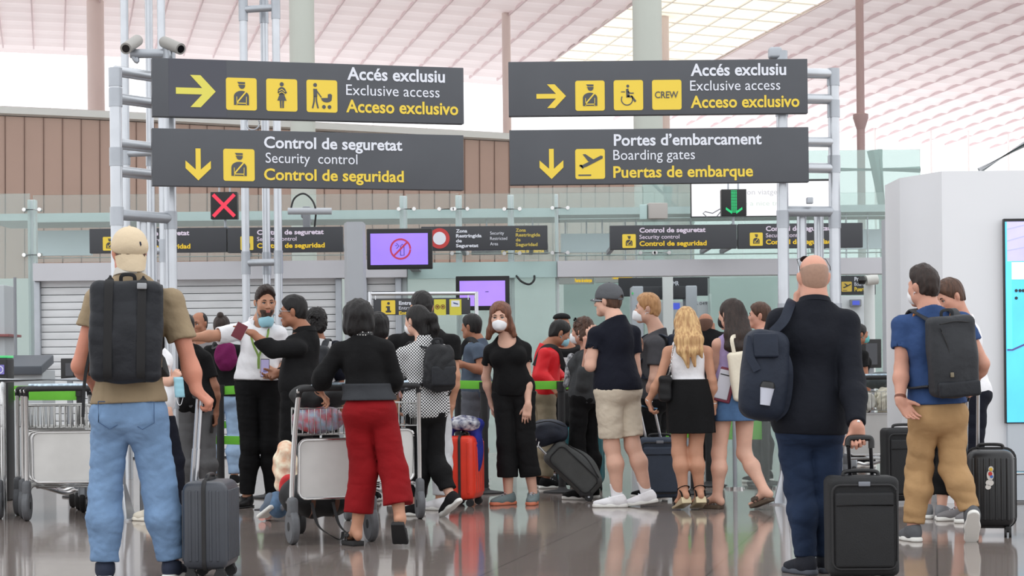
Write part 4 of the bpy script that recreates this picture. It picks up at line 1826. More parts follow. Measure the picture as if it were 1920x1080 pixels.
# bald man's black soft case
q = ground(1622, 1092)
_, GRIP2 = soft_case('suitcase', 'black soft suitcase with grey badge rolled by the man in blazer', (q[0], q[1] + 0.1), -2, 0.36, 0.24, 0.51, M_blackcl, Lh=0.0)
top = at(1606, 826, q[1] + 0.1)
hd = MB()
for (xa, xb) in ((1595, 1590), (1636, 1632)):
    hd.cyl(at(xa, 905, q[1] + 0.18), at(xb, 828, q[1] + 0.1), 0.010, n=12)
ho = hd.build('telescopic_handle', mat('black_gloss_tube', (40, 40, 44), 0.25, 0.5), _)
MB().tube(catmull([at(1589, 838, q[1] + 0.1), at(1591, 824, q[1] + 0.1), at(1600, 821, q[1] + 0.1), at(1624, 821, q[1] + 0.1), at(1633, 824, q[1] + 0.1), at(1634, 840, q[1] + 0.1)], 5), 0.016, 10).build('grip', M_black, ho)

# blue shirt man's black hard case with a parrot sticker
q = ground(1862, 1005)
tB, _ = hard_case('suitcase', 'black ribbed hard shell suitcase with a parrot sticker beside the tan trousers', (q[0], q[1] + 0.05), -14, 0.30, 0.36, 0.5, mat('black_hard_shell', (26, 27, 30), 0.32, var=0.1), 7, Lh=0.0)
hd = MB()
for (xa, ya, xb, yb) in ((1811, 870, 1813, 752), (1833, 858, 1834, 712)):
    hd.cyl(at(xa, ya, q[1] + 0.1), at(xb, yb, q[1] - 0.05), 0.011, n=12)
ho = hd.build('telescopic_handle', M_alu, tB)
MB().tube([at(1813, 752, q[1] - 0.05), at(1834, 712, q[1] - 0.05)], 0.014, 10).build('grip', M_black, ho)
cR = rotz(-14)
so = np.array([q[0], q[1] + 0.05, 0])
sk = MB()
for (x, z, rx, rz_) in ((0.0, 0.40, 0.022, 0.034), (0.004, 0.44, 0.016, 0.018), (-0.004, 0.352, 0.026, 0.02), (-0.014, 0.325, 0.018, 0.016)):
    sk.prism([(x + rx * math.cos(a), z + rz_ * math.sin(a)) for a in np.linspace(0, 2 * math.pi, 14, endpoint=False)], so + cR @ np.array([0, -0.19, 0]), cR @ np.array([1, 0, 0]), (0, 0, 1), cR @ np.array([0, -1, 0]), 0.012)
st_ = sk.build('sticker', mat('white_sticker', (216, 214, 210), 0.5), tB)
for (x, z, r, nm, c) in ((0.004, 0.438, 0.011, 'sticker_head', (226, 190, 60)), (0.0, 0.41, 0.013, 'sticker_body', (196, 52, 48)), (0.008, 0.392, 0.01, 'sticker_wing', (60, 110, 190))):
    mb = MB()
    mb.prism(circ(x, z, r, 12), so + cR @ np.array([0, -0.2025, 0]), cR @ np.array([1, 0, 0]), (0, 0, 1), cR @ np.array([0, -1, 0]), 0.002)
    mb.build(nm, mat(nm, c, 0.5), st_, False)

# black case standing behind the tan trousers
q = ground(1684, 945)
soft_case('suitcase', 'black upright soft suitcase standing between the kiosk cart and tan trousers', (q[0] + 0.05, q[1], 0), 4, 0.34, 0.24, 0.58, M_blackcl, Lh=0.0, badge=False)
# orange red hard case
q = ground(872, 950)
hard_case('suitcase', 'orange red hard shell suitcase with black zip behind the checked shirt woman', (q[0], q[1] + 0.15), 78, 0.40, 0.24, 0.52, mat('orange_red_shell', (232, 62, 40), 0.4, var=0.05), 5, z0=0.055, Lh=0.0)
OQ = np.array([q[0], q[1] + 0.15, 0])
MBLUE = mat('royal_blue_fleece', (34, 44, 140), 0.85, var=0.15, vscale=14, bump=0.3, bscale=90)


def drape(c):
    f = U(0.05, ell(at(838, 845, c[1] - 0.03), (0.07, 0.13, 0.25)), ell(at(893, 838, c[1] + 0.0), (0.055, 0.11, 0.22)), ell(at(868, 795, c[1]), (0.17, 0.13, 0.06)))
    return wrinkle(f, 0.012, 24, (1, 1, 0.35), 6)


V, F = sdf_mesh(drape(OQ), OQ + (-0.5, -0.3, 0.15), OQ + (0.5, 0.3, 1.0), 0.007)
o = mesh_obj('jacket', V - OQ, F, MBLUE)
o.location = [float(x) for x in OQ]
tag(o, 'royal blue jacket draped over the orange red suitcase', 'jacket')
put(lumpy('folded_scarf', 'navy and white patterned scarf on top of the orange red suitcase', 'scarf', at(872, 794, OQ[1] - 0.06), (0.13, 0.11, 0.06), mat('navy_white_print', (34, 40, 92), 0.8, vscale=22, c2=(214, 216, 222)), 11, 0.012, 40))

# grey trolley bag leaning, with a navy bag on top
t = thing('trolley_bag', 'dark grey wheeled bag tilted on its wheels beside the woman in black', 'suitcase', ground(1100, 938))
YG = ground(1100, 938)[1]
a, b = at(1042, 838, YG), at(1102, 900, YG)
d = (b - a) / np.linalg.norm(b - a)
u, v, _ = frame(d, (0, 1, 0))
Rg = np.stack([u, v, d], 1)
cc = at(1074, 880, YG)
dx = np.array([0.72, 0, -0.69])
up = np.array([0.69, 0, 0.72])
Rg = np.stack([dx, np.array([0, 1.0, 0]), up], 1)
MG = mat('dark_grey_canvas', (74, 76, 76), 0.75, var=0.08, vscale=10, bump=0.3, bscale=150)
f = wrinkle(U(0.05, rbox(cc, (0.26, 0.15, 0.115), 0.06, Rg), ell(cc + Rg @ np.array([0.03, 0, 0.05]), (0.2, 0.13, 0.13), Rg)), 0.004, 18, seed=3)
soft('body', f, cc - 0.45, cc + 0.45, 0.008, MG, t)
zp = MB()
zp.tube([cc + Rg @ np.array([x, -0.152, z]) for (x, z) in rrect(-0.22, -0.08, 0.22, 0.09, 0.05)], 0.006, 8, closed=True)
zp.tube(catmull([cc + Rg @ np.array([x, -0.135, z]) for (x, z) in ((-0.2, 0.12), (0, 0.15), (0.2, 0.1))], 5), 0.006, 8)
zp.build('zip', M_drub, t)
for s in (-1, 1):
    c = at(1104, 934, YG + s * 0.13)
    c[2] = 0.038
    A, Bm = MB(), MB()
    wheel(A, Bm, c, 0.038, 0.03, (0, 1, 0))
    w = A.build('wheel', M_drub, t)
    Bm.build('hub', M_steeld, w)
    MB().box(c + (-0.03, 0, 0.03), (0.1, 0.04, 0.06), I3, 0.015).build('wheel_housing', M_drub, t)
hd = MB()
for s in (-0.1, 0.1):
    hd.cyl(at(1030, 858, YG + s), at(1008, 835, YG + s), 0.011, n=10)
hd.build('telescopic_handle', M_alu, t)
t = thing('travel_bag', 'navy soft travel bag lying on top of the tilted grey trolley bag', 'bag', at(1040, 832, YG))
c = at(1032, 808, YG)
MN = mat('navy_nylon', (38, 44, 58), 0.7, var=0.15, vscale=9, bump=0.2, bscale=120)
soft('body', wrinkle(U(0.06, ell(c, (0.155, 0.13, 0.10), roty(10)), ell(c + (-0.07, 0, -0.05), (0.1, 0.12, 0.085))), 0.009, 26, seed=9), c - 0.35, c + 0.35, 0.007, MN, t)
MB().tube(catmull([at(1006, 822, YG - 0.13), at(1003, 832, YG - 0.135), at(1008, 838, YG - 0.13), at(1011, 828, YG - 0.13)], 5), 0.006, 8).build('carabiner', M_chrome, t)
MB().tube(catmull([at(1000, 795, YG - 0.11), at(1030, 790, YG - 0.14), at(1060, 800, YG - 0.11)], 6), 1.0, 6, flat=(0.03, 0.008, (0, 0, 1))).build('strap', M_blackcl, t)

# teal case with a black bag on top, behind
q = ground(1086, 922)
hard_case('suitcase', 'teal green hard suitcase behind the tilted grey trolley bag', (q[0] + 0.02, q[1] + 0.25), 5, 0.42, 0.26, 0.52, mat('teal_shell', (24, 88, 96), 0.4, var=0.05), 6, Lh=0.0)
TQ = np.array([q[0] + 0.02, q[1] + 0.25, 0.61])
t = thing('laptop_bag', 'black boxy bag with white tag standing on the teal suitcase', 'bag', TQ)
soft('body', wrinkle(rbox(TQ + (0, 0, 0.15), (0.17, 0.1, 0.15), 0.03), 0.004, 20, seed=2), TQ - (0.3, 0.2, 0.05), TQ + (0.3, 0.2, 0.4), 0.008, M_blackcl, t)
MB().box(TQ + (0.1, -0.108, 0.21), (0.04, 0.004, 0.04), roty(8)).build('tag', M_wht, t, label='small white tag')
MB().tube(catmull([TQ + (-0.07, 0, 0.29), TQ + (-0.06, 0, 0.34), TQ + (0.06, 0, 0.34), TQ + (0.07, 0, 0.29)], 5), 0.012, 8).build('carry_handle', M_black, t)

# dark blue soft case of the blond man
q = ground(1240, 940)
tb, _ = soft_case('suitcase', 'dark blue grey soft suitcase behind the woman in black skirt', (q[0], q[1] + 0.1), -4, 0.34, 0.26, 0.5, mat('blue_grey_nylon', (56, 66, 82), 0.75, var=0.06, bump=0.2, bscale=180), Lh=0.0, badge=True)
hd = MB()
hd.cyl(at(1212, 826, q[1] + 0.1), at(1198, 762, q[1] + 0.06), 0.011, n=12)
hd.cyl(at(1239, 822, q[1] + 0.1), at(1228, 772, q[1] + 0.06), 0.011, n=12)
ho = hd.build('telescopic_handle', M_alu, tb)
MB().tube([at(1194, 759, q[1] + 0.06), at(1232, 768, q[1] + 0.06)], 0.014, 10).build('grip', mat('blue_grip', (70, 110, 140), 0.5), ho)


# ---------------------------------------------------------------- belt barriers
def stanchion(loc, label, group='black belt posts', h=0.97, steel=False):
    t = thing('barrier_post', label, 'barrier post', loc, group)
    o = np.array(loc, float)
    MB().lathe(o, [(0.17, 0), (0.17, 0.012), (0.05, 0.03), (0.035, 0.05)], n=28).build('base', M_drub, t)
    MB().cyl(o + (0, 0, 0.03), o + (0, 0, h), 0.034, n=18).build('post', M_steel if steel else M_drub, t)
    MB().cyl(o + (0, 0, h - 0.06), o + (0, 0, h + 0.03), 0.042, n=18).build('belt_head', M_black, t)
    return t


def belt(a, b, label, w=0.075, sag=0.0):
    a, b = np.asarray(a), np.asarray(b)
    c = (a + b) / 2 - (0, 0, sag)
    o = MB().tube(catmull([a, c, b], 6), 1.0, 6, flat=(w, 0.004, (b - a)[[1, 0, 2]] * np.array([-1, 1, 0]) + (1e-6, 0, 0))).build('barrier_belt', M_green, None)
    return tag(o, label, 'belt', 'green barrier belts')


def vbelt(x0, y0, x1, y1, Y0, Y1, label, w=0.075):
    a, b = at(x0, y0, Y0), at(x1, y1, Y1)
    d = b - a
    L = np.linalg.norm(d)
    R = np.stack([d / L, np.cross((0, 0, 1), d / L), (0, 0, 1)], 1)
    o = MB().box((a + b) / 2, (L, 0.006, w), R, 0.002).build('barrier_belt', M_green, None)
    return tag(o, label, 'belt', 'green barrier belts')


YB1 = 17.6
for (px, lb) in ((412, 'black belt post left of the white shirt guard'), (503, 'black belt post between the guard and the man in black shirt'), (907, 'black belt post left of the masked woman in black'), (1052, 'black belt post at the right end of the green belt')):
    q = at(px, 700, YB1 if px < 600 else 17.9)
    stanchion((q[0], q[1], 0), lb)
q = at(1300, 700, 17.5)
stanchion((q[0], q[1], 0), 'black belt post seen between the legs of the blond woman')
q = at(1392, 700, 19.0)
stanchion((q[0] + 0.2, q[1], 0), 'black belt post under the navy backpack of the blazer man')
q = at(385, 700, 20.5)
stanchion((q[0], q[1], 0), 'far black belt post behind the grey trousers')
for (px, Yp, lb) in ((858, 19.5, 'black belt post half hidden behind the slate blue t-shirt'), (1328, 18.6, 'black belt post between the black skirt and denim skirt'), (1434, 18.6, 'black belt post behind the navy backpack of the blazer man'),
                     (150, 18.0, 'black belt post beyond the parked carts'), (1655, 19.0, 'black belt post beyond the kiosk side cart'), (525, 17.6, 'black belt post behind the legs of the glasses man')):
    q = at(px, 700, Yp)
    stanchion((q[0], q[1], 0), lb)
struct(MB().box((2.5, 29.1, 3.36), (20, 1.5, 0.1)).build('beam_boards', M_bm, None, False))
vbelt(396, 733, 446, 731, YB1, YB1, 'green belt at waist height left of the white shirt guard')
vbelt(386, 824, 520, 828, YB1, YB1, 'green belt at shin height behind the white shirt guard')
vbelt(520, 790, 396, 798, 20.5, 20.5, 'far green belt behind the guard')
vbelt(856, 721, 907, 722, 17.9, 17.9, 'green belt ending left of the masked woman in black')
vbelt(907, 723, 1068, 722, 17.9, 17.9, 'green belt behind the masked woman in black')
vbelt(862, 738, 930, 736, 19.5, 19.5, 'second green belt further behind the masked woman')
vbelt(1195, 803, 1320, 800, 18.6, 18.6, 'green belt behind the legs of the blond woman', 0.2)
vbelt(1338, 800, 1430, 800, 18.6, 18.6, 'wide green panel behind the denim skirt woman', 0.24)
vbelt(0, 737, 150, 737, 18.0, 18.0, 'green belt behind the parked carts', 0.13)
vbelt(1612, 712, 1650, 712, 19.0, 19.0, 'short green belt over the kiosk side cart', 0.1)

# glass screens on slim steel feet, right of centre
def glass_screen(x0, x1, y0, y1, Y, label):
    a, b = at(x0, y1, Y), at(x1, y0, Y)
    t = thing('glass_screen', label, 'glass screen', ((a[0] + b[0]) / 2, Y, 0))
    MB().box(((a[0] + b[0]) / 2, Y, (a[2] + b[2]) / 2), (b[0] - a[0], 0.012, b[2] - a[2])).build('pane', M_glass, t, False)
    for x in (a[0] + 0.08, b[0] - 0.08):
        MB().cyl((x, Y, 0), (x, Y, 0.74), 0.02, n=16).build('post', M_steeld, t)
        MB().cyl((x, Y, 0), (x, Y, 0.02), 0.09, n=24).build('foot', M_chrome, t)


glass_screen(1362, 1480, 640, 915, 18.2, 'clear glass barrier on steel feet between denim skirt and blazer man')
glass_screen(330, 390, 760, 930, 18.4, 'small clear glass barrier between the suitcase handle and gantry post')


# ---------------------------------------------------------------- information stand
def info_stand():
    Y = 20.2
    B = Board(700, 560, 882, 591, Y, th=0.03)
    t = thing('information_stand', 'low steel stand with dark information board and yellow notices', 'sign', B.pt(B.w / 2, 0) * np.array([1, 1, 0]))
    for px in (694, 893):
        p = at(px, 547, Y)
        MB().cyl((p[0], Y, 0), p, 0.02, n=14).build('post', M_alu, t)
        MB().cyl((p[0], Y, 0), (p[0], Y, 0.015), 0.12, n=20).build('foot', M_alu, t)
    MB().cyl(at(694, 551, Y), at(893, 550, Y), 0.018, n=12).build('top_rail', M_alu, t)
    hg = MB()
    for px in (704, 878):
        hg.cyl(at(px, 551, Y), at(px, 562, Y), 0.006, n=8)
    hg.build('hanger', M_alu, t)
    B.panel('panel', M_signd, t)
    o, a, b = tile_px(B, 715, 563, 741, 589.5, t, M_yel, 0.008)
    symbol(B, a, b, o, [circ(0.52, 0.78, 0.1), [(0.34, 0.58), (0.62, 0.58), (0.62, 0.26), (0.7, 0.26), (0.7, 0.14), (0.32, 0.14), (0.32, 0.26), (0.42, 0.26), (0.42, 0.47), (0.34, 0.47)]], M_signd)
    B.text('Entrada', 748, 782, 571.5, 7, M_wht, t, 0.03)
    B.text('Entrance', 748, 784, 580.5, 6.5, M_wht, t, 0.0)
    B.text('Entrada', 748, 782, 590, 6.5, M_yel, t, 0.03)
    for (x0, x1, kind) in ((814, 836, 0), (843, 865, 1)):
        a, b = B.loc(x0, 591), B.loc(x1, 561)
        mb = MB()
        B.poly(mb, [(a[0], a[1]), (b[0], a[1]), (b[0], b[1]), (a[0], b[1])], 0.002)
        n = mb.build('notice', mat('notice_yellow', (214, 206, 72), 0.5), t, False, label='yellow notice')
        mb = MB()
        if kind == 0:
            for fx in (0.28, 0.74):
                x = a[0] + (b[0] - a[0]) * fx
                z = a[1] + (b[1] - a[1]) * 0.52
                B.poly(mb, stroke(arc(x, z, 0.021, 0, 355, 18), 0.006), 0.005)
                B.poly(mb, rrect(x - 0.01, z - 0.008, x + 0.01, z + 0.01, 0.003), 0.005)
            mb.build('notice_symbol', mat('notice_brown', (120, 60, 40), 0.5), n, False)
        else:
            w = b[0] - a[0]
            B.poly(mb, [(a[0] + 0.15 * w, a[1] + 0.085), (b[0] - 0.15 * w, a[1] + 0.085), (b[0] - 0.15 * w, b[1] - 0.012), (a[0] + 0.15 * w, b[1] - 0.012)], 0.004)
            s = mb.build('notice_picture', M_wht, n, False)
            mb = MB()
            B.poly(mb, [(a[0] + 0.3 * w, b[1] - 0.03), (a[0] + 0.7 * w, b[1] - 0.042), (a[0] + 0.75 * w, b[1] - 0.055), (a[0] + 0.35 * w, b[1] - 0.044)], 0.007)
            mb.build('notice_symbol', mat('notice_blue', (60, 84, 130), 0.5), n, False)


info_stand()


# ---------------------------------------------------------------- inside the security area: boards, arch, monitors
def far_board(x0, y0, x1, y1, Y, label, rows, tile=None, panel=M_signd, up=None):
    B = Board(x0, y0, x1, y1, Y, th=0.06)
    t = thing('hanging_board', label, 'sign', B.pt(B.w / 2, 0))
    B.panel('panel', panel, t)
    if tile:
        o, a, b = tile_px(B, *tile[:4], t, mat('far_tile_yellow', (222, 190, 84), 0.5), 0.012)
        plane_up(B, a, b, o, M_signd, M_yel)
    for (s, xa, xe, base, cap, m, bo) in rows:
        B.text(s, xa, xe, base, cap, m, t, bo)
    for f in (0.2, 0.8):
        p = B.pt(B.w * f, B.h, -0.03)
        MB().cyl(p, (p[0], p[1], 3.33), 0.012, n=8).build('hanging_rod', M_steeld, t)
    return t


M_pb = mat('pale_board', (196, 204, 200), 0.5)
far_board(1048, 512, 1114, 533, 29.5, 'pale inner board with lit yellow boarding lettering, left of two', [('Puertas de embarque', 1078, 1110, 529, 7, M_ylit, 0.04)], None, M_pb)
far_board(1116, 512, 1188, 530, 29.4, 'pale inner board with lit yellow boarding lettering, right of two', [('Puertas de embarque', 1148, 1185, 523, 7, M_ylit, 0.04)], None, M_pb)
for (xs, yy) in (((1052, 1060), 529), ((1063, 1074), 530), ((1122, 1130), 523), ((1133, 1146), 524)):
    pass
far_board(1160, 521, 1331, 556, 29, 'dark inner board reading PMR behind the blond man', [('PMR', 1257, 1273, 535, 8, M_wht, 0.03), ('PMR', 1258, 1272, 543, 6, M_wht, 0.0)])
far_board(1575, 517, 1642, 553, 28.6, 'dark inner board with a boarding plane tile near the right pillar', [('Portes', 1602, 1626, 527, 8, M_wht, 0.03), ('Boarding', 1602, 1630, 536, 7, M_wht, 0.0), ('Puertas de', 1602, 1640, 546, 8, M_yel, 0.03)], (1578, 528, 1597, 547))


far_board(884, 458, 1028, 478, 28.7, 'dark inner board with a yellow plane tile just below the restricted area board', [('Puertas de embarque', 966, 1020, 474, 7, M_ylit, 0.04)], (940, 464, 957, 477.5))
q = at(985, 520, GY - 0.1)
tag(MB().tube(catmull([at(968, 517, GY - 0.06), at(978, 528, GY - 0.1), at(992, 533, GY - 0.12), at(1001, 526, GY - 0.1), at(1002, 517, GY - 0.06)], 6), 0.014, 8).build('cable', M_black), 'thick black cable sagging from the glass band right of the lilac screen', 'cable')


def arch():
    Y = 28.0
    a, b = at(1184, 538, Y), at(1300, 538, Y)
    zt = a[2]
    t = thing('scanner_arch', 'grey security scanner arch with dark header behind the blond heads', 'scanner', ((a[0] + b[0]) / 2, Y, 0))
    m = mat('scanner_grey', (176, 184, 192), 0.45)
    for x in (a[0] + 0.07, b[0] - 0.05):
        MB().box((x, Y, zt / 2), (0.16, 0.5, zt), I3, 0.02).build('upright', m, t)
    MB().box(((a[0] + b[0]) / 2, Y, zt - 0.09), (b[0] - a[0] - 0.2, 0.46, 0.17), I3, 0.01).build('header', M_signd, t)
    p = at(1186, 550, Y - 0.26)
    MB().box(p, (0.02, 0.01, 0.03)).build('status_light', mat('led_green', (60, 200, 110), 0.4, emit=0.8), t)


arch()
B = Board(1226, 566, 1330, 640, 28.8, th=0.2)
t = thing('boarding_gate', 'pale grey gate unit numbered A 049 with small blue display', 'gate', B.pt(B.w / 2, 0) * np.array([1, 1, 0]))
B.panel('panel', mat('gate_grey', (206, 212, 216), 0.5), t)
B.text('A 049', 1302, 1326, 572, 6, mat('gate_ink', (120, 124, 130), 0.5), t, 0.01)
mb = MB()
c = B.loc(1267, 574)
B.poly(mb, rrect(c[0] - 0.06, c[1] - 0.045, c[0] + 0.06, c[1] + 0.045, 0.01), 0.002)
mb.build('display', mat('blue_display', (90, 110, 240), 0.4, emit=0.7), t, False)
gq = B.pt(B.w / 2, 0, -0.1)
MB().box((gq[0], gq[1], gq[2] / 2), (B.w * 0.96, 0.18, gq[2])).build('base', mat('gate_grey_low', (176, 186, 186), 0.5), t)
mb = MB()
for px in (1222, 1331):
    mb.box(B.pt(B.loc(px, 600)[0], B.h / 2 - 0.2, 0.05), (0.03, 0.03, 1.2), I3, 0.008)
mb.build('guide_rail', M_chrome, t)
p = at(1252, 560, 27.6)
struct(MB().box((p[0], 27.6, 1.2), (0.14, 0.14, 2.4), I3, 0.01).build('column_inner', mat('white_inner_post', (214, 220, 220), 0.5)))
p = at(1630, 560, 27.4)
struct(MB().cyl((p[0], 27.4, 0), (p[0], 27.4, 2.26), 0.075, n=24).build('column_inner', mat('white_inner_post', (214, 220, 220), 0.5)))
p = at(1621, 526, 27.2)
t = thing('dome_camera', 'pale security camera with dark lens on the white inner post', 'camera', p)
MB().cyl(p + (0.02, 0.02, 0), p + (0.18, 0.05, 0.02), 0.07, n=20).build('housing', mat('camera_white', (206, 206, 202), 0.5), t)
MB().lathe(p + (-0.04, -0.03, 0), [(0, -0.06), (0.04, -0.05), (0.06, 0), (0.04, 0.05), (0, 0.06)], I3, 20).build('lens', mat('lens_black', (14, 14, 16), 0.1), t)
p = at(1604, 568, 28)
t = thing('access_reader', 'grey access reader with blue display left of the white inner post', 'reader', (p[0], p[1], 0))
MB().box(p, (0.16, 0.08, 0.1), I3, 0.01).build('casing', M_greyd, t)
MB().box(p + (0, -0.045, 0), (0.1, 0.01, 0.06)).build('display', mat('blue_display', (90, 110, 240), 0.4, emit=0.7), t)
MB().box((p[0], p[1] + 0.1, p[2] / 2 - 0.2), (0.5, 0.1, p[2] + 0.6), I3, 0.01).build('cabinet', mat('gate_grey', (206, 212, 216), 0.5), t)


def monitor(px0, py0, px1, py1, Y, label, stand=True):
    B = Board(px0, py0, px1, py1, Y, th=0.05)
    t = thing('monitor', label, 'monitor', B.pt(B.w / 2, 0) * np.array([1, 1, 0]))
    B.panel('casing', M_black, t, 0.008)
    mb = MB()
    B.poly(mb, rrect(0.05, 0.04, B.w - 0.05, B.h - 0.05, 0.005), 0.001)
    mb.build('display', mat('grey_display', (66, 68, 74), 0.3), t, False)
    q = B.pt(B.w / 2, 0, -0.03)
    MB().box((q[0], q[1], q[2] / 2 + 0.02), (0.06, 0.04, q[2] + 0.04), I3, 0.01).build('stand', M_greyd, t)
    MB().box((q[0], q[1], 0.01), (0.3, 0.3, 0.02), I3, 0.005).build('base', M_greyd, t)


monitor(1616, 636, 1653, 690, 24, 'black monitor in front of the masked attendant at right')
monitor(114, 672, 146, 712, 21, 'black monitor above the cart rail, left of the tan shirt man')

# gate desk and terminals at far left
a, b = at(36, 664, 22), at(92, 706, 22)
t = thing('gate_desk', 'grey desk with dark sloping top beyond the cart rail at left', 'desk', ((a[0] + b[0]) / 2, 22, 0))
MB().box(((a[0] + b[0]) / 2, 22, 0.58), (b[0] - a[0], 0.6, 1.16), I3, 0.01).build('body', mat('desk_grey', (176, 182, 186), 0.45), t)
MB().box(((a[0] + b[0]) / 2 - 0.05, 21.9, 1.22), (b[0] - a[0] + 0.12, 0.6, 0.1), rotx(12), 0.012).build('top', mat('slate_top', (82, 88, 96), 0.5), t)
a, b = at(-10, 632, 23), at(20, 706, 23)
t = thing('cabinet', 'tall pale grey cabinet with red trimmed top at the left edge', 'cabinet', ((a[0] + b[0]) / 2, 23, 0))
MB().box(((a[0] + b[0]) / 2 - 0.1, 23, a[2] / 2 + 0.3), (b[0] - a[0] + 0.2, 0.5, a[2] + 0.6 - 0.02), I3, 0.01).build('body', mat('desk_grey', (176, 182, 186), 0.45), t)
MB().box(((a[0] + b[0]) / 2 - 0.08, 22.95, b[2] + 0.47), (b[0] - a[0] + 0.3, 0.6, 0.03), I3, 0.006).build('top', mat('maroon_edge', (140, 84, 84), 0.5), t)
p = at(29, 640, 22.6)
t = thing('antenna_pole', 'thin dark pole standing behind the gate desk at left', 'pole', (p[0], 22.6, 0))
MB().cyl((p[0], 22.6, 0), (p[0], 22.6, at(29, 520, 22.6)[2]), 0.018, n=10).build('shaft', M_greyd, t)
MB().cyl((p[0], 22.6, 0), (p[0], 22.6, 0.02), 0.15, n=20).build('base', M_greyd, t)
B = Board(-12, 671, 15, 770, 17.5, th=0.25)
t = thing('ticket_terminal', 'dark terminal with green lit top and small violet display at left edge', 'terminal', B.pt(B.w / 2, 0) * np.array([1, 1, 0]))
q = B.pt(B.w / 2, B.h, -0.12)
MB().box((q[0], q[1], q[2] / 2), (B.w, 0.24, q[2]), I3, 0.02).build('casing', M_black, t)
MB().box(q + (0, 0, 0.01), (B.w * 0.98, 0.22, 0.02), I3, 0.008).build('status_light', mat('light_green', (90, 226, 140), 0.4, emit=0.8), t)
a, b = B.loc(-8, 702), B.loc(9, 684)
mb = MB()
B.poly(mb, rrect(a[0], a[1], b[0], b[1], 0.004), 0.022)
d = mb.build('display', mat('violet_display', (130, 120, 206), 0.4, emit=0.8), t, False)
mb = MB()
B.poly(mb, stroke(arc((a[0] + b[0]) / 2, (a[1] + b[1]) / 2, 0.03, 0, 355, 20), 0.008), 0.026)
mb.build('display_symbol', M_wht, d, False)
# ================================================================ people
def nrm(v):
    v = np.asarray(v, float)
    return v / (np.linalg.norm(v) + 1e-12)


def fabric(name, c, var=0.07, vs=5, bump=0.5, bs=24, rough=0.85, c2=None):
    return mat(name, c, rough, 0, var, vs, bump, bs, spec=0.25, c2=c2)


def skin(name, c):
    if name in MATS:
        return MATS[name]
    m = mat(name, c, 0.55, 0, 0.06, 9, 0.08, 120, spec=0.35)
    b = m.node_tree.nodes['Principled BSDF']
    b.inputs['Subsurface Weight'].default_value = 0.08
    b.inputs['Subsurface Radius'].default_value = (0.02, 0.008, 0.005)
    return m


def hairmat(name, c, c2=None):
    if name in MATS:
        return MATS[name]
    return mat(name, c, 0.5, 0, 0.35, 60, 0.7, 120, stretch=(1, 1, 0.05), spec=0.35, c2=c2)


SK_LIGHT = skin('skin_light', (214, 170, 150))
SK_PINK = skin('skin_pink', (202, 150, 130))
SK_TAN = skin('skin_tan', (192, 142, 116))
SK_BROWN = skin('skin_brown', (162, 112, 88))
SK_RED = skin('skin_ruddy', (196, 132, 110))
H_BLACK = hairmat('hair_black', (18, 15, 16))
H_DBROWN = hairmat('hair_dark_brown', (44, 32, 28))
H_BROWN = hairmat('hair_brown', (78, 54, 42))
H_AUB = hairmat('hair_auburn', (112, 72, 54))
H_BLOND = hairmat('hair_blond', (214, 178, 126), (164, 122, 82))
H_SAND = hairmat('hair_sandy', (196, 150, 104), (160, 116, 76))
M_MASKW = mat('white_mask', (238, 240, 244), 0.7)
M_MASKB = mat('blue_surgical_mask', (150, 200, 216), 0.7)
M_BROW = mat('brow_dark', (58, 40, 34), 0.8)
M_EYEW = mat('eye_white', (226, 222, 218), 0.3)
M_IRIS = mat('iris_dark', (40, 30, 28), 0.2)
M_LIP = mat('lip_rose', (178, 104, 96), 0.5)
M_CHROMEB = M_CHROME if 'M_CHROME' in globals() else M_chrome


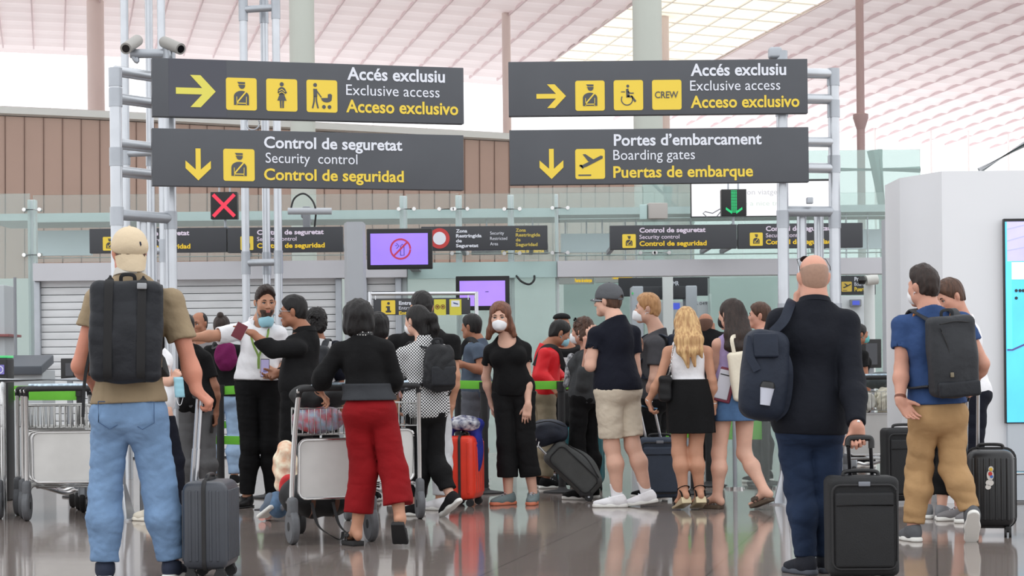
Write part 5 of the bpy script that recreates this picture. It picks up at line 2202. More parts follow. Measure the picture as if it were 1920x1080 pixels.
class Person:
    def __init__(s, label, Y, x, H, face, skin, J=None, ftR=None, ftL=None, handR=None, handL=None, hyaw=None,
                 hpitch=0, htilt=0, bulk=1.0, female=False, hs=1.0, face_parts=False, group=None, shw=None, body_res=0.0065,
                 legs=True, bend=0.03, ankle=0.085):
        s.Y, s.H, s.face, s.skin = Y, H, face, skin
        s.bulk = bulk
        s.female = female
        s.res = body_res
        g = s.g = H / 1.75
        f = math.radians(face)
        s.fwd = np.array([math.sin(f), math.cos(f), 0])
        s.r = np.array([math.cos(f), -math.sin(f), 0])
        s.up = np.array([0, 0, 1.0])
        X = xat(x, Y, 0.52 * H)
        s.root = np.array([X, Y, 0.0])
        s.J = {}
        j = s.J
        rt = s.root
        shw = (0.160 if female else 0.182) * g if shw is None else shw
        j['pel'] = rt + (0, 0, 0.54 * H)
        j['neck'] = rt + (0, 0, 0.845 * H)
        J = J or {}

        def P3(v):
            if len(v) == 2:
                v = (v[0], v[1], 0)
            return at(v[0], v[1], Y + v[2])
        for k in ('pel', 'neck'):
            if k in J:
                j[k] = P3(J[k])
        s.up = nrm(j['neck'] - j['pel'])
        s.fwd = nrm(s.fwd - s.up * (s.fwd @ s.up))
        s.r = np.cross(s.fwd, s.up)
        ch = j['neck'] - s.up * 0.072 * H / 1.75
        for sd, sg in (('R', 1), ('L', -1)):
            j['sh' + sd] = ch + s.r * sg * shw
            if 'sh' + sd in J:
                j['sh' + sd] = P3(J['sh' + sd])
            j['el' + sd] = j['sh' + sd] + np.array([0, 0, -0.295 * g]) + s.r * sg * 0.035
            if 'el' + sd in J:
                j['el' + sd] = P3(J['el' + sd])
            j['wr' + sd] = j['el' + sd] + np.array([0, 0, -0.25 * g]) + s.fwd * 0.05
            if 'wr' + sd in J:
                j['wr' + sd] = P3(J['wr' + sd])
        hw = 0.088 * g
        for sd, sg, ft in (('R', 1, ftR), ('L', -1, ftL)):
            j['hip' + sd] = j['pel'] + s.r * sg * hw - s.up * 0.03
            j['hip' + sd][2] = min(j['hip' + sd][2], 0.53 * H)
            if ft is None:
                c = j['hip' + sd] + s.r * sg * 0.01
                ft = (None, c, face + sg * 6, 0)
            px, dy, yaw, pitch = ft[:4]
            R = rotz(-yaw) @ rotx(-pitch)
            toe = R @ np.array([0, 0.17 * g, -ankle])
            heel = R @ np.array([0, -0.06 * g, -ankle])
            z = -min(toe[2], heel[2]) + (ft[4] if len(ft) > 4 else 0)
            if px is None:
                A = np.array([dy[0], dy[1], z])
            else:
                A = np.array([xat(px, Y + dy, z), Y + dy, z])
            j['an' + sd] = A
            s.__dict__['R' + sd] = R
            k = (j['hip' + sd] + A) / 2
            k[2] = A[2] + (j['hip' + sd][2] - A[2]) * 0.49
            j['kn' + sd] = k + nrm(s.fwd * (1, 1, 0)) * bend
            if 'kn' + sd in J:
                j['kn' + sd] = P3(J['kn' + sd])
        s.ank = ankle
        # head
        hy = face if hyaw is None else hyaw
        s.Rh = rotz(-hy) @ rotx(-hpitch) @ roty(htilt)
        s.hs = hs * min(1.03, max(0.93, g))
        if 'head' in J:
            s.hc = P3(J['head'])
        else:
            s.hc = np.array([j['neck'][0], j['neck'][1], H - 0.122 * s.hs]) + s.fwd * 0.025
        s.hand = {'R': handR or {}, 'L': handL or {}}
        s.t = thing('person', label, 'person', s.root, group)
        allp = np.array(list(j.values()) + [s.hc])
        s.lo = allp.min(0) - (0.26, 0.26, 0.0)
        s.hi = allp.max(0) + (0.26, 0.26, 0.26)
        s.lo[2] = -0.02
        s.fp = face_parts
        s.legs = legs

    # ---- local helpers
    def hw(s, p):
        return s.hc + s.Rh @ (np.asarray(p, float) * s.hs)

    def hl(s, f):
        """a head-space field used in world space"""
        Rm, c, k = s.Rh, s.hc, s.hs
        return lambda P: f((P - c) @ Rm / k) * k

    def tp(s, x, y, z):
        """point on the trunk: right, forward, up fraction of the pelvis-neck line"""
        L = np.linalg.norm(s.J['neck'] - s.J['pel'])
        return s.J['pel'] + s.r * x + s.fwd * y + s.up * z * L

    def Rt(s):
        return np.stack([s.r, s.fwd, s.up], 1)

    def torso(s, e=0.0, belly=0.0, k=0.09):
        g, b = s.g, s.bulk
        R = s.Rt()
        L = np.linalg.norm(s.J['neck'] - s.J['pel'])
        sw = np.linalg.norm(s.J['shR'] - s.J['shL']) / 2
        wx = 0.128 if s.female else 0.142
        fs = [ell(s.tp(0, 0.0, 0.68), (sw * 0.86 + e, (0.108 * b) * g + e, 0.165 * g + e), R),
              ell(s.tp(0, 0.01, 0.36), (wx * b * g + e, (0.098 * b + belly) * g + e, 0.16 * g + e), R),
              ell(s.tp(0, -0.005, 0.02), (0.160 * b * g + e, 0.112 * b * g + e, 0.125 * g + e), R),
              cone(s.J['shR'], s.J['shL'], 0.042 * g + e * 0.8, 0.042 * g + e * 0.8, None),
              cone(s.tp(0, -0.01, 1.03), (s.J['shR'] + s.J['shL']) / 2 + s.r * 0.12 * g, 0.045 * g + e * 0.5, 0.042 * g + e * 0.8),
              cone(s.tp(0, -0.01, 1.03), (s.J['shR'] + s.J['shL']) / 2 - s.r * 0.12 * g, 0.045 * g + e * 0.5, 0.042 * g + e * 0.8)]
        for sg in (-1, 1):
            fs.append(ell(s.tp(sg * 0.07 * g, -0.045 * g, -0.03), (0.085 * g + e, 0.085 * g + e, 0.095 * g + e), R))
            if s.female:
                fs.append(ell(s.tp(sg * 0.075 * g, 0.075 * g, 0.62), (0.07 * g + e, 0.06 * g + e, 0.07 * g + e), R))
        return U(k * 0.45, *fs)

    def arm_up(s, sd, e0=0.0, e1=0.0, upto=1.0):
        a, b = s.J['sh' + sd], s.J['el' + sd]
        g = s.g * (0.9 if s.female else 1.0) * (0.4 + 0.6 * s.bulk)
        c = a + (b - a) * upto
        return U(0.03, cone(a, c, 0.047 * g + e0, (0.047 + (0.040 - 0.047) * upto) * g + e1), None)

    def arm_lo(s, sd, e0=0.0, e1=0.0, upto=1.0):
        a, b = s.J['el' + sd], s.J['wr' + sd]
        g = s.g * (0.88 if s.female else 1.0) * (0.4 + 0.6 * s.bulk)
        m = a + (b - a) * 0.32
        if upto < 1:
            return cone(a, a + (b - a) * upto, 0.042 * g + e0, (0.042 - 0.01 * upto) * g + e1)
        return U(0.03, cone(a, m, 0.04 * g + e0, 0.044 * g + (e0 + e1) / 2), cone(m, b, 0.044 * g + (e0 + e1) / 2, 0.027 * g + e1))

    def leg(s, sd, e=(0, 0, 0)):
        h, k, a = s.J['hip' + sd], s.J['kn' + sd], s.J['an' + sd]
        g = s.g * (0.5 + 0.5 * s.bulk)
        d = nrm(a - k)
        back = -nrm(s.fwd * (1, 1, 0)) * 0.022
        m = k + (a - k) * 0.34 + back
        return U(0.04, cone(h, k, 0.086 * g + e[0], 0.056 * g + e[1]), cone(k, m, 0.053 * g + e[1], 0.058 * g + (e[1] + e[2]) / 2),
                 cone(m, a, 0.058 * g + (e[1] + e[2]) / 2, 0.037 * g + e[2]))

    def hand_f(s, sd):
        h = s.hand[sd]
        w = s.J['wr' + sd]
        g = s.g * (0.92 if s.female else 1.0)
        d = nrm(h.get('d', nrm(w - s.J['el' + sd]) + np.array([0, 0, -0.35])))
        sg = 1 if sd == 'R' else -1
        n = np.asarray(h.get('n', -s.r * sg), float)
        n = nrm(n - d * (n @ d))
        t = np.cross(d, n) * sg
        R = np.stack([t, d, n], 1)
        curl = h.get('curl', 25)
        fs = [rbox(w + d * 0.05 * g, (0.041 * g, 0.052 * g, 0.0145 * g), 0.014 * g, R)]
        fs.append(cone(w - d * 0.01, w + d * 0.03 * g, 0.026 * g, 0.024 * g))
        Ls = (0.074, 0.083, 0.077, 0.06)
        fg = []
        for i in range(4):
            b = w + d * (0.094 - 0.005 * abs(i - 1)) * g + t * (0.031 - 0.0205 * i) * g
            spread = (1.5 - i) * h.get('spread', 3) / 57.3
            cu = curl[i] if hasattr(curl, '__len__') else curl + 4 * i
            ang = 0.0
            dd = nrm(d + t * spread)
            p = b
            for q, (fr, rr) in enumerate(((0.45, 0.0092), (0.31, 0.0085), (0.24, 0.0076))):
                ang += math.radians(cu * (0.8, 1.0, 0.7)[q])
                dr = dd * math.cos(ang) + n * math.sin(ang)
                e = p + dr * Ls[i] * fr * g
                fg.append(cone(p, e, rr * g, (rr - 0.0006) * g))
                p = e
        b = w + d * 0.028 * g + t * 0.028 * g + n * 0.006
        tc = h.get('thumb', 35)
        d1 = nrm(d * 0.75 + t * math.sin(math.radians(tc)) * 1.1 + n * 0.35)
        e = b + d1 * 0.045 * g
        fg.append(cone(b, e, 0.0145 * g, 0.0115 * g))
        d2 = nrm(d1 + d * 0.4 + n * h.get('tn', 0.2))
        fg.append(cone(e, e + d2 * 0.033 * g, 0.0112 * g, 0.009 * g))
        f = U(0.012, *fs)
        ff = U(0.004, *fg)
        s.hand[sd]['c'] = w + d * 0.08 * g + n * 0.02
        return near(lambda P: smin(f(P), ff(P), 0.01), w + d * 0.09 * g, 0.15)

    def head_f(s, jaw=True):
        fm = 0.94 if s.female else 1.0
        fs = U(0.035, ell((0, -0.014, 0.034), (0.0745, 0.095, 0.084)), ell((0, 0.02, -0.03), (0.060 * fm + 0.002, 0.072, 0.082)),
               cone((-0.036 * fm, 0.02, -0.066), (0.036 * fm, 0.02, -0.066), 0.03, 0.03))
        ch = cone((-0.008, 0.072, -0.098), (0.008, 0.072, -0.098), 0.021 * fm, 0.021 * fm)
        br = cone((-0.04, 0.074, 0.022), (0.04, 0.074, 0.022), 0.013, 0.013)
        ck = U(0.0, ell((-0.04, 0.06, -0.022), (0.022, 0.02, 0.022)), ell((0.04, 0.06, -0.022), (0.022, 0.02, 0.022)))
        ns = U(0.012, cone((0, 0.088, 0.006), (0, 0.113, -0.03), 0.0075, 0.0115), ell((-0.012, 0.1, -0.034), (0.009, 0.011, 0.008)), ell((0.012, 0.1, -0.034), (0.009, 0.011, 0.008)))
        so = U(0.0, ell((-0.031, 0.1, 0.003), (0.018, 0.017, 0.013)), ell((0.031, 0.1, 0.003), (0.018, 0.017, 0.013)))
        mo = U(0.004, ell((0, 0.092, -0.061), (0.023, 0.010, 0.006)), ell((0, 0.092, -0.071), (0.019, 0.010, 0.006)))
        ml = ell((0, 0.105, -0.066), (0.022, 0.008, 0.0022))
        er = U(0.006, *[ell((sg * 0.078, -0.012, -0.006), (0.011, 0.02, 0.032), roty(sg * 14) @ rotz(-sg * 22)) for sg in (-1, 1)])

        def f(P):
            d = fs(P)
            d = smin(d, ch(P), 0.04)
            d = smin(d, br(P), 0.018)
            d = smin(d, ck(P), 0.03)
            d = -smin(-d, so(P), 0.012)
            d = smin(d, ns(P), 0.012)
            d = smin(d, mo(P), 0.008)
            d = -smin(-d, ml(P), 0.003)
            return smin(d, er(P), 0.008)
        return f

    def neck_f(s, e=0.0):
        r = (0.047 if s.female else 0.058) * (0.6 + 0.4 * s.bulk)
        return U(0.03, cone(s.tp(0, -0.015, 0.99), s.hw((0, -0.022, -0.055)), r * 1.08 + e, r + e), None)

    def body(s):
        parts = [s.torso(-0.012), s.arm_up('R'), s.arm_up('L')]
        legs = []
        if s.legs:
            legs = [s.leg('R'), s.leg('L')]
        head = near(s.hl(s.head_f()), s.hc, 0.16)
        a = U(0.045, *parts)
        lo = [U(0.02, s.arm_lo('R'), s.hand_f('R')), U(0.02, s.arm_lo('L'), s.hand_f('L'))]
        nk = s.neck_f()

        def f(P):
            d = a(P)
            for q in legs:
                d = smin(d, q(P), 0.03)
            for q in lo:
                d = smin(d, q(P), 0.025)
            h = smin(nk(P), head(P), 0.03)
            return smin(d, h, 0.05)
        s.feet_extra = getattr(s, 'feet_extra', [])
        if s.feet_extra:
            fe = U(0.02, *s.feet_extra)
            f0 = f
            f = lambda P: smin(f0(P), fe(P), 0.03)
        s.bodyf = f
        o = soft('body', f, s.lo, s.hi, s.res, s.skin, s.t)
        if s.fp:
            s.face_bits()
        return s

    def face_bits(s, lips=True, iris=M_IRIS, brow=M_BROW):
        for sg in (-1, 1):
            c = s.hw((sg * 0.031, 0.0745, 0.001))
            e = MB()
            R = s.Rh
            e.lathe(c, [(0, -0.0135), (0.006, -0.012), (0.0115, -0.007), (0.0135, 0), (0.0115, 0.007), (0.006, 0.012), (0, 0.0135)], s.Rh, 18)
            eo = e.build('eye', M_EYEW, s.t)
            i = MB()
            i.lathe(s.hw((sg * 0.031, 0.0846, 0.001)), [(0, 0.0045), (0.0045, 0.0035), (0.0072, 0.0)], s.Rh @ rotx(-90), 14)
            i.build('iris', iris, eo)
            b = MB()
            b.tube(catmull([s.hw((sg * 0.013, 0.0915, 0.020)), s.hw((sg * 0.03, 0.0915, 0.027)), s.hw((sg * 0.049, 0.078, 0.021))], 5), [0.0026, 0.0034, 0.0036, 0.0036, 0.0034, 0.0034, 0.0032, 0.003, 0.0026, 0.002, 0.0014], 8)
            b.build('eyebrow', brow, s.t)
            l = MB()
            l.tube(catmull([s.hw((sg * 0.017, 0.0855, 0.003)), s.hw((sg * 0.031, 0.0900, 0.0085)), s.hw((sg * 0.046, 0.080, 0.003))], 5), 0.0028, 6)
            l.build('eyelash', brow, s.t)
        if lips:
            f = s.hl(U(0.004, ell((0, 0.0935, -0.0605), (0.022, 0.0098, 0.0055)), ell((0, 0.0935, -0.0705), (0.018, 0.010, 0.0058))))
            c = s.hw((0, 0.09, -0.065))
            soft('lips', f, c - 0.035, c + 0.035, 0.0022, M_LIP, s.t)

    # ---- clothes
    def top(s, m, e=0.018, sleeve=0.55, hem=0.50, se=(0.014, 0.022), neck='crew', belly=0.0, flare=0.008, amp=0.0075, seed=1, name='shirt', res=0.008, k=None,
            hems=None, tuck=0.0):
        g = s.g
        fs = [s.torso(e, belly)]
        if flare:
            R = s.Rt()
            fs.append(ell(s.tp(0, 0.0, 0.08), ((0.162 * s.bulk + flare) * g, (0.125 * s.bulk + flare) * g, 0.22 * g), R))
        if neck in ('high', 'low'):
            fs.append(cone(s.tp(0, -0.012, 0.90), s.tp(0, -0.016, 1.04), 0.088 * g * (0.4 + 0.6 * s.bulk), (0.06 if s.female else 0.072) * (0.5 + 0.5 * s.bulk)))
        f = U(0.06, *fs)
        arms = []
        for sd in ('R', 'L'):
            sl = sleeve[0 if sd == 'R' else 1] if hasattr(sleeve, '__len__') else sleeve
            if sl <= 0:
                continue
            a, b, w = s.J['sh' + sd], s.J['el' + sd], s.J['wr' + sd]
            if sl <= 1:
                u = s.arm_up(sd, se[0], se[1], min(1, sl + 0.12))
                q = a + (b - a) * sl
                arms.append(minus(cut(u, plane(q, b - a)), cone(q - (b - a) * 0.05, q + (b - a) * 0.2, 0.046 * g * (0.4 + 0.6 * s.bulk), 0.05 * g * (0.4 + 0.6 * s.bulk)), 0.004))
            else:
                u = s.arm_up(sd, se[0], se[1])
                v = s.arm_lo(sd, se[1], se[1] * 0.9 if sl < 2 else 0.012, 1.0)
                q = b + (w - b) * (sl - 1)
                arms.append(U(0.03, u, cut(v, plane(q, w - b))))
        hz = hem * s.H

        def base(P):
            d = f(P)
            for a in arms:
                d = smin(d, a(P), 0.03)
            return d
        h = wrinkle(base, amp * 0.7, 15, (1, 1, 0.4), seed)
        h = wrinkle(h, amp * 0.45, 17, (1, 0.7, 0.6), seed + 3, True)
        h = wrinkle(h, amp * 0.2, 40, (1, 1, 0.7), seed + 6, True)
        if hems:
            h = cut(h, hems)
        else:
            h = cut(h, plane((s.root[0], s.root[1], hz), (0.04 * math.sin(seed), 0.05 * math.cos(seed), -1)))
        hx = s.tp(0, 0, 1.0)
        if neck == 'crew':
            h = minus(h, ell(s.tp(0, 0.02, 1.12), (0.072 * g, 0.085 * g, 0.068 * g), s.Rt() @ rotx(-12)), 0.008)
        elif neck == 'scoop':
            h = minus(h, ell(s.tp(0, 0.07, 1.05), (0.095 * g, 0.10 * g, 0.115 * g), s.Rt() @ rotx(-15)), 0.008)
        elif neck == 'tank':
            h = minus(h, ell(s.tp(0, 0.0, 1.06), (0.075 * g, 0.3, 0.16 * g), s.Rt()), 0.01)
            for sg in (-1, 1):
                h = minus(h, ell(s.tp(sg * 0.215 * g, 0, 0.88), (0.095 * g, 0.3, 0.19 * g), s.Rt()), 0.01)
        elif neck in ('high', 'low'):
            h = cut(h, plane(s.tp(0, -0.06, 1.045 if neck == 'high' else 1.0), s.up + s.fwd * 0.5), k=0.008)
            h = minus(h, cone(s.tp(0, -0.014, 0.98), s.tp(0, -0.018, 1.2), (0.05 if s.female else 0.06) * (0.6 + 0.4 * s.bulk), 0.06), 0.004)
        elif neck == 'open':
            h = minus(h, ell(s.tp(0, 0.06, 1.12), (0.05 * g, 0.08 * g, 0.10 * g), s.Rt() @ rotx(-18)), 0.006)
        s.topf = h
        return soft(name, h, s.lo, s.hi, res, m, s.t)

    def collar(s, m, open_=True, h=0.038, name='collar', r=0.068, cz=1.03):
        g = s.g
        c = s.tp(0, -0.008, cz)
        R = s.Rt() @ rotx(-14)
        P = []
        for i in range(25):
            a = math.radians(-90 + (0 if not open_ else 0) + (-152 + 304 * i / 24))
            P.append((r * g * math.cos(a), r * 1.05 * g * math.sin(a), 0.0))
        V, F = [], []
        for (x, y, z) in P:
            for (q, dz) in ((1.0, 0.0), (1.0, h), (1.1, h * 1.02), (1.24, -0.012), (1.18, -0.014), (1.05, h * 0.7)):
                V.append(c + R @ np.array([x * q, y * q, dz]))
        n = 6
        for i in range(24):
            for k in range(n):
                F.append((i * n + k, i * n + (k + 1) % n, (i + 1) * n + (k + 1) % n, (i + 1) * n + k))
        F.append(tuple(range(n)))
        F.append(tuple(24 * n + k for k in range(n))[::-1])
        return mesh_obj(name, V, F, m, s.t, True, 60)

    def trousers(s, m, waist=0.57, e=(0.012, 0.014, 0.016), hem=1.93, amp=0.009, seed=2, name='trousers', res=0.008, sharp=False, wide=None):
        g = s.g
        R = s.Rt()
        ps = [ell(s.tp(0, -0.005, 0.0), (0.163 * s.bulk * g + e[0], 0.118 * s.bulk * g + e[0], 0.15 * g), R)]
        for sg in (-1, 1):
            ps.append(ell(s.tp(sg * 0.07 * g, -0.045 * g, -0.04), (0.087 * g + e[0], 0.088 * g + e[0], 0.1 * g), R))
        pv = U(0.06, *ps)
        lg = []
        for sd in ('R', 'L'):
            h, k, a = s.J['hip' + sd], s.J['kn' + sd], s.J['an' + sd]
            if hem <= 1:
                q = h + (k - h) * hem
                qn = k - h
                L = s.leg(sd, e)
                b = h + (k - h) * min(1.0, hem)
                gg = s.g * (0.5 + 0.5 * s.bulk)
                L = U(0.02, cone(h, b, 0.088 * gg + e[0], (0.086 + (0.056 - 0.086) * hem) * gg + e[1]), None)
                L = cut(L, plane(q - nrm(qn) * 0.01, qn))
                hol = cone(q + nrm(qn) * 0.0, q - nrm(qn) * 0.1, (0.080 + (0.056 - 0.086) * hem) * gg + e[1] * 0.3, (0.080 + (0.056 - 0.086) * hem) * gg + e[1] * 0.4)
                L = minus(L, hol, 0.004)
            else:
                q = k + (a - k) * (hem - 1)
                L = s.leg(sd, e)
                if wide:
                    L = U(0.03, cone(h, k, 0.088 * g + e[0], wide[0]), cone(k, q + (a - k) * 0.12, wide[0], wide[1]))
                L = cut(L, plane(q, nrm(a - k) + np.array([0, 0, -0.6])))
            lg.append(L)

        def base(P):
            d = smin(lg[0](P), lg[1](P), 0.008)
            return smin(pv(P), d, 0.035)
        f = wrinkle(base, amp * 0.55, 14, (1, 1, 0.35), seed)
        f = wrinkle(f, amp * 0.42, 15, (0.7, 0.7, 1.1), seed + 5, True)
        f = wrinkle(f, amp * 0.22, 34, (0.8, 0.8, 1.0), seed + 9, True)
        f = cut(f, plane((0, 0, waist * s.H), (0, 0, 1)))
        s.botf = f
        return soft(name, f, s.lo, s.hi, res, m, s.t)

    def skirt(s, m, z0, z1, r0, r1, amp=0.01, folds=12, seed=1, name='skirt', res=0.007, d=0.75):
        c0 = s.tp(0, -0.012, 0.0)
        R = s.Rt()

        def f(P):
            q = (P - c0) @ R
            t = np.clip((z0 - P[:, 2]) / (z0 - z1), 0, 1)
            hipb = np.sin(np.clip(t * 2.6, 0, 1.57)) * 0.035 * s.g
            rr = r0 + (r1 - r0) * t + hipb * (1.0 - 0.55 * t)
            ang = np.arctan2(q[:, 1] / d, q[:, 0])
            rr = rr + amp * t * np.sin(ang * folds + seed) * (0.7 + 0.3 * np.sin(ang * 3 + seed))
            rad = np.sqrt(q[:, 0] ** 2 + (q[:, 1] / d) ** 2)
            dd = (rad - rr) * 0.8
            shell = dd
            o = np.maximum(shell, P[:, 2] - z0)
            o = np.maximum(o, z1 - P[:, 2])
            inn = np.maximum(dd + 0.014, P[:, 2] - (z1 + 0.12))
            return np.maximum(o, -inn)
        return soft(name, f, s.lo, s.hi, res, m, s.t)

    # ---- feet
    def shoe(s, sd, m, msole, kind='sneaker', L=1.0, high=0.0, sock=None):
        A, R, g = s.J['an' + sd], s.__dict__['R' + sd], s.g * L

        def w(x, y, z):
            return A + R @ np.array([x * g, y * g, z])
        zb = -s.ank
        c = w(0, 0.05, zb + 0.05)
        lo, hi = c - 0.27, c + 0.27
        if kind in ('sneaker', 'flat'):
            up = U(0.035, ell(w(0, -0.025, zb + 0.05), (0.036 * g, 0.05 * g, 0.055), R), ell(w(0, 0.10, zb + 0.035), (0.045 * g, 0.085 * g, 0.036), R),
                   ell(w(0, 0.04, zb + 0.05), (0.038 * g, 0.08 * g, 0.045), R), cone(w(0, 0, -0.02), w(0, 0.005, 0.012 + high), 0.045 * g, 0.047 * g))
            bt = plane(w(0, 0, zb + 0.014), R @ np.array([0, 0, -1.0]))
            tp = plane(w(0, 0, 0.012 + high), R @ np.array([0, 0.25, 1.0]))
            hol = cone(w(0, 0, 0.0), w(0, 0.004, 0.1), 0.037 * g, 0.04 * g)
            f = minus(cut(up, bt, tp), hol, 0.004)
            so = soft('shoe', f, lo, hi, 0.0055, m, s.t)
            sl = U(0.03, cone(w(0, -0.045, zb + 0.012), w(0, 0.05, zb + 0.012), 0.038 * g, 0.043 * g), cone(w(0, 0.05, zb + 0.012), w(0, 0.145, zb + 0.012), 0.043 * g, 0.045 * g))
            sl = cut(sl, plane(w(0, 0, zb), R @ np.array([0, 0, -1.0])), plane(w(0, 0, zb + (0.03 if kind == 'sneaker' else 0.014)), R @ np.array([0, 0, 1.0])), k=0.005)
            soft('sole', sl, lo, hi, 0.0055, msole, so)
            if kind == 'sneaker':
                lc = MB()
                for i in range(4):
                    y = 0.035 + 0.022 * i
                    z = zb + 0.098 - 0.012 * i
                    lc.tube([w(-0.022, y, z - 0.005), w(0, y + 0.004, z + 0.002), w(0.022, y, z - 0.005)], 0.0035, 6)
                lc.build('laces', M_wht if m is not M_MASKW else m, so)
        elif kind in ('slide', 'wedge'):
            th = 0.03 if kind == 'slide' else 0.06
            hz = 0.0

            def bed(P):
                q = (P - A) @ R
                y = q[:, 1] / g
                wid = (0.036 + 0.012 * np.clip((y + 0.05) / 0.18, 0, 1)) * g
                cx = np.maximum(np.abs(q[:, 0]) - wid, 0)
                yy = np.maximum(np.abs(y - 0.055) * g - 0.085 * g, 0)
                d2 = np.sqrt(cx ** 2 + yy ** 2) - 0.03 * (1 - 0.0)
                top = zb + (th if kind == 'slide' else 0.018 + 0.045 * np.clip(1 - (y + 0.06) / 0.15, 0, 1))
                return np.maximum(np.maximum(d2 + 0.022, q[:, 2] - top), (zb - q[:, 2]))
            so = soft('sandal', bed, lo, hi, 0.005, msole, s.t)
            st = MB()
            zs = zb + th
            if kind == 'slide':
                for y in (0.07, 0.105):
                    st.tube(catmull([w(-0.047, y - 0.01, zs - 0.004), w(-0.04, y, zs + 0.03), w(0, y + 0.012, zs + 0.052), w(0.04, y, zs + 0.03), w(0.047, y - 0.01, zs - 0.004)], 6), 1.0, 8, flat=(0.032, 0.006, R @ np.array([0, 0.2, 1.0])))
            else:
                st.tube(catmull([w(-0.046, 0.115, zb + 0.015), w(-0.035, 0.12, zb + 0.045), w(0, 0.125, zb + 0.055), w(0.035, 0.12, zb + 0.045), w(0.046, 0.115, zb + 0.015)], 6), 1.0, 8, flat=(0.03, 0.005, R @ np.array([0, 0.2, 1.0])))
                P = [w(0.041 * math.cos(a), -0.008 + 0.048 * math.sin(a), 0.01 + 0.012 * math.sin(a) * -1) for a in np.linspace(0, 2 * math.pi, 18, endpoint=False)]
                st.tube(P, 1.0, 8, closed=True, flat=(0.022, 0.006, (0, 0, 1)))
                st.tube(catmull([w(-0.04, -0.01, 0.0), w(-0.038, -0.03, -0.03), w(-0.036, -0.035, zb + 0.05)], 4), 0.006, 8)
                st.tube(catmull([w(0.04, -0.01, 0.0), w(0.038, -0.03, -0.03), w(0.036, -0.035, zb + 0.05)], 4), 0.006, 8)
            st.build('strap', m, so)
        if sock is not None:
            k = s.J['kn' + sd]
            q = A + nrm(k - A) * sock[1]
            f = cut(cone(A, q + nrm(k - A) * 0.02, 0.043 * g, 0.047 * g), plane(q, k - A))
            soft('sock', f, lo - (0, 0, 0), hi + (0, 0, 0.15), 0.0055, sock[0], s.t)

    def bare_foot(s, sd, th=0.03, heelup=0.0):
        A, R, g = s.J['an' + sd], s.__dict__['R' + sd], s.g

        def w(x, y, z):
            return A + R @ np.array([x * g, y * g, z])
        zb = -s.ank + th
        fs = [ell(w(0, -0.03, zb + 0.03 + heelup), (0.03 * g, 0.036 * g, 0.034), R), cone(w(0, 0.0, 0.0), w(0, 0.1, zb + 0.022), 0.036 * g, 0.026 * g), cone(w(-0.016, 0.10, zb + 0.016), w(0.016, 0.10, zb + 0.016), 0.022 * g, 0.022 * g)]
        sg = -1 if sd == 'R' else 1
        for i in range(5):
            x = sg * (0.03 - 0.0145 * i)
            fs.append(cone(w(x, 0.11, zb + 0.014), w(x * 1.05, 0.152 - 0.008 * i, zb + 0.01), 0.0095 if i else 0.012, 0.0085 if i else 0.011))
        s.feet_extra = getattr(s, 'feet_extra', []) + [near(U(0.012, *fs), w(0, 0.06, zb), 0.2)]

    # ---- hair
    def hair(s, style, m, seed=1, res=0.0055, name='hair', fall=None, vol=1.0):
        cr = U(0.03, ell((0, -0.014, 0.036), (0.0745, 0.095, 0.084)), ell((0, -0.03, -0.02), (0.062, 0.07, 0.075)))
        face = plane((0, 0.028, -0.02), (0, 0.853, -0.52))
        ears = U(0.0, *[ell((sg * 0.085, -0.008, -0.012), (0.03, 0.024, 0.036)) for sg in (-1, 1)])
        extra = None
        if style == 'short':
            top = U(0.03, off(cr, 0.008), ell((0, 0.0, 0.06), (0.074 * vol, 0.095, 0.072 * vol)))
            f = cut(minus(top, ears, 0.008), face, plane((0, -0.06, -0.062), (0, 0.35, -1)), k=0.012)
            f = wrinkle(f, 0.0035, 90, (1, 1, 0.5), seed)
        elif style == 'fade':
            top = U(0.015, off(cr, 0.0045), cut(ell((0, 0.012, 0.062), (0.078, 0.094, 0.078 * vol)), plane((0, 0, 0.045), (0, 0, -1)), k=0.02))
            f = cut(minus(top, ears, 0.006), plane((0, 0.035, 0.0), (0, 0.86, -0.42)), plane((0, -0.06, -0.055), (0, 0.35, -1)), k=0.01)
            f = wrinkle(f, 0.004, 85, (1, 1, 1), seed)
        elif style == 'stubble':
            f = cut(minus(off(cr, 0.0016), ears, 0.004), face, plane((0, -0.06, -0.06), (0, 0.35, -1)), plane((0, -0.03, 0.05), (0, 0.3, 1)), k=0.01)
        elif style == 'receding':
            f = cut(minus(off(cr, 0.005), ears, 0.006), plane((0, 0.0, 0.0), (0, 0.9, -0.1)), plane((0, -0.06, -0.06), (0, 0.35, -1)), plane((0, 0.0, 0.085), (0, 0.5, 0.8)), k=0.01)
        elif style == 'bob':
            vol_ = U(0.04, ell((0, -0.018, 0.03), (0.094 * vol, 0.112 * vol, 0.102)), ell((0, -0.03, -0.06), (0.098 * vol, 0.088 * vol, 0.085)))
            cutf = U(0.0, ell((0, 0.12, -0.05), (0.062, 0.11, 0.115)))
            f = cut(minus(vol_, cutf, 0.015), plane((0, 0, -0.125), (0, 0.15, -1)), k=0.03)
            f = wrinkle(wrinkle(f, 0.005, 55, (1, 1, 0.35), seed), 0.003, 150, (1, 1, 0.2), seed + 4)
        elif style == 'curly':
            vol_ = U(0.04, ell((0, -0.02, 0.035), (0.102 * vol, 0.115 * vol, 0.108)), ell((0, -0.045, -0.04), (0.1 * vol, 0.085 * vol, 0.08)))
            cutf = ell((0, 0.125, -0.04), (0.066, 0.11, 0.11))
            f = wrinkle(wrinkle(minus(vol_, cutf, 0.015), 0.012, 75, (1, 1, 1), seed), 0.006, 160, (1, 1, 1), seed + 4)
        elif style in ('long', 'midlong', 'pony', 'bun'):
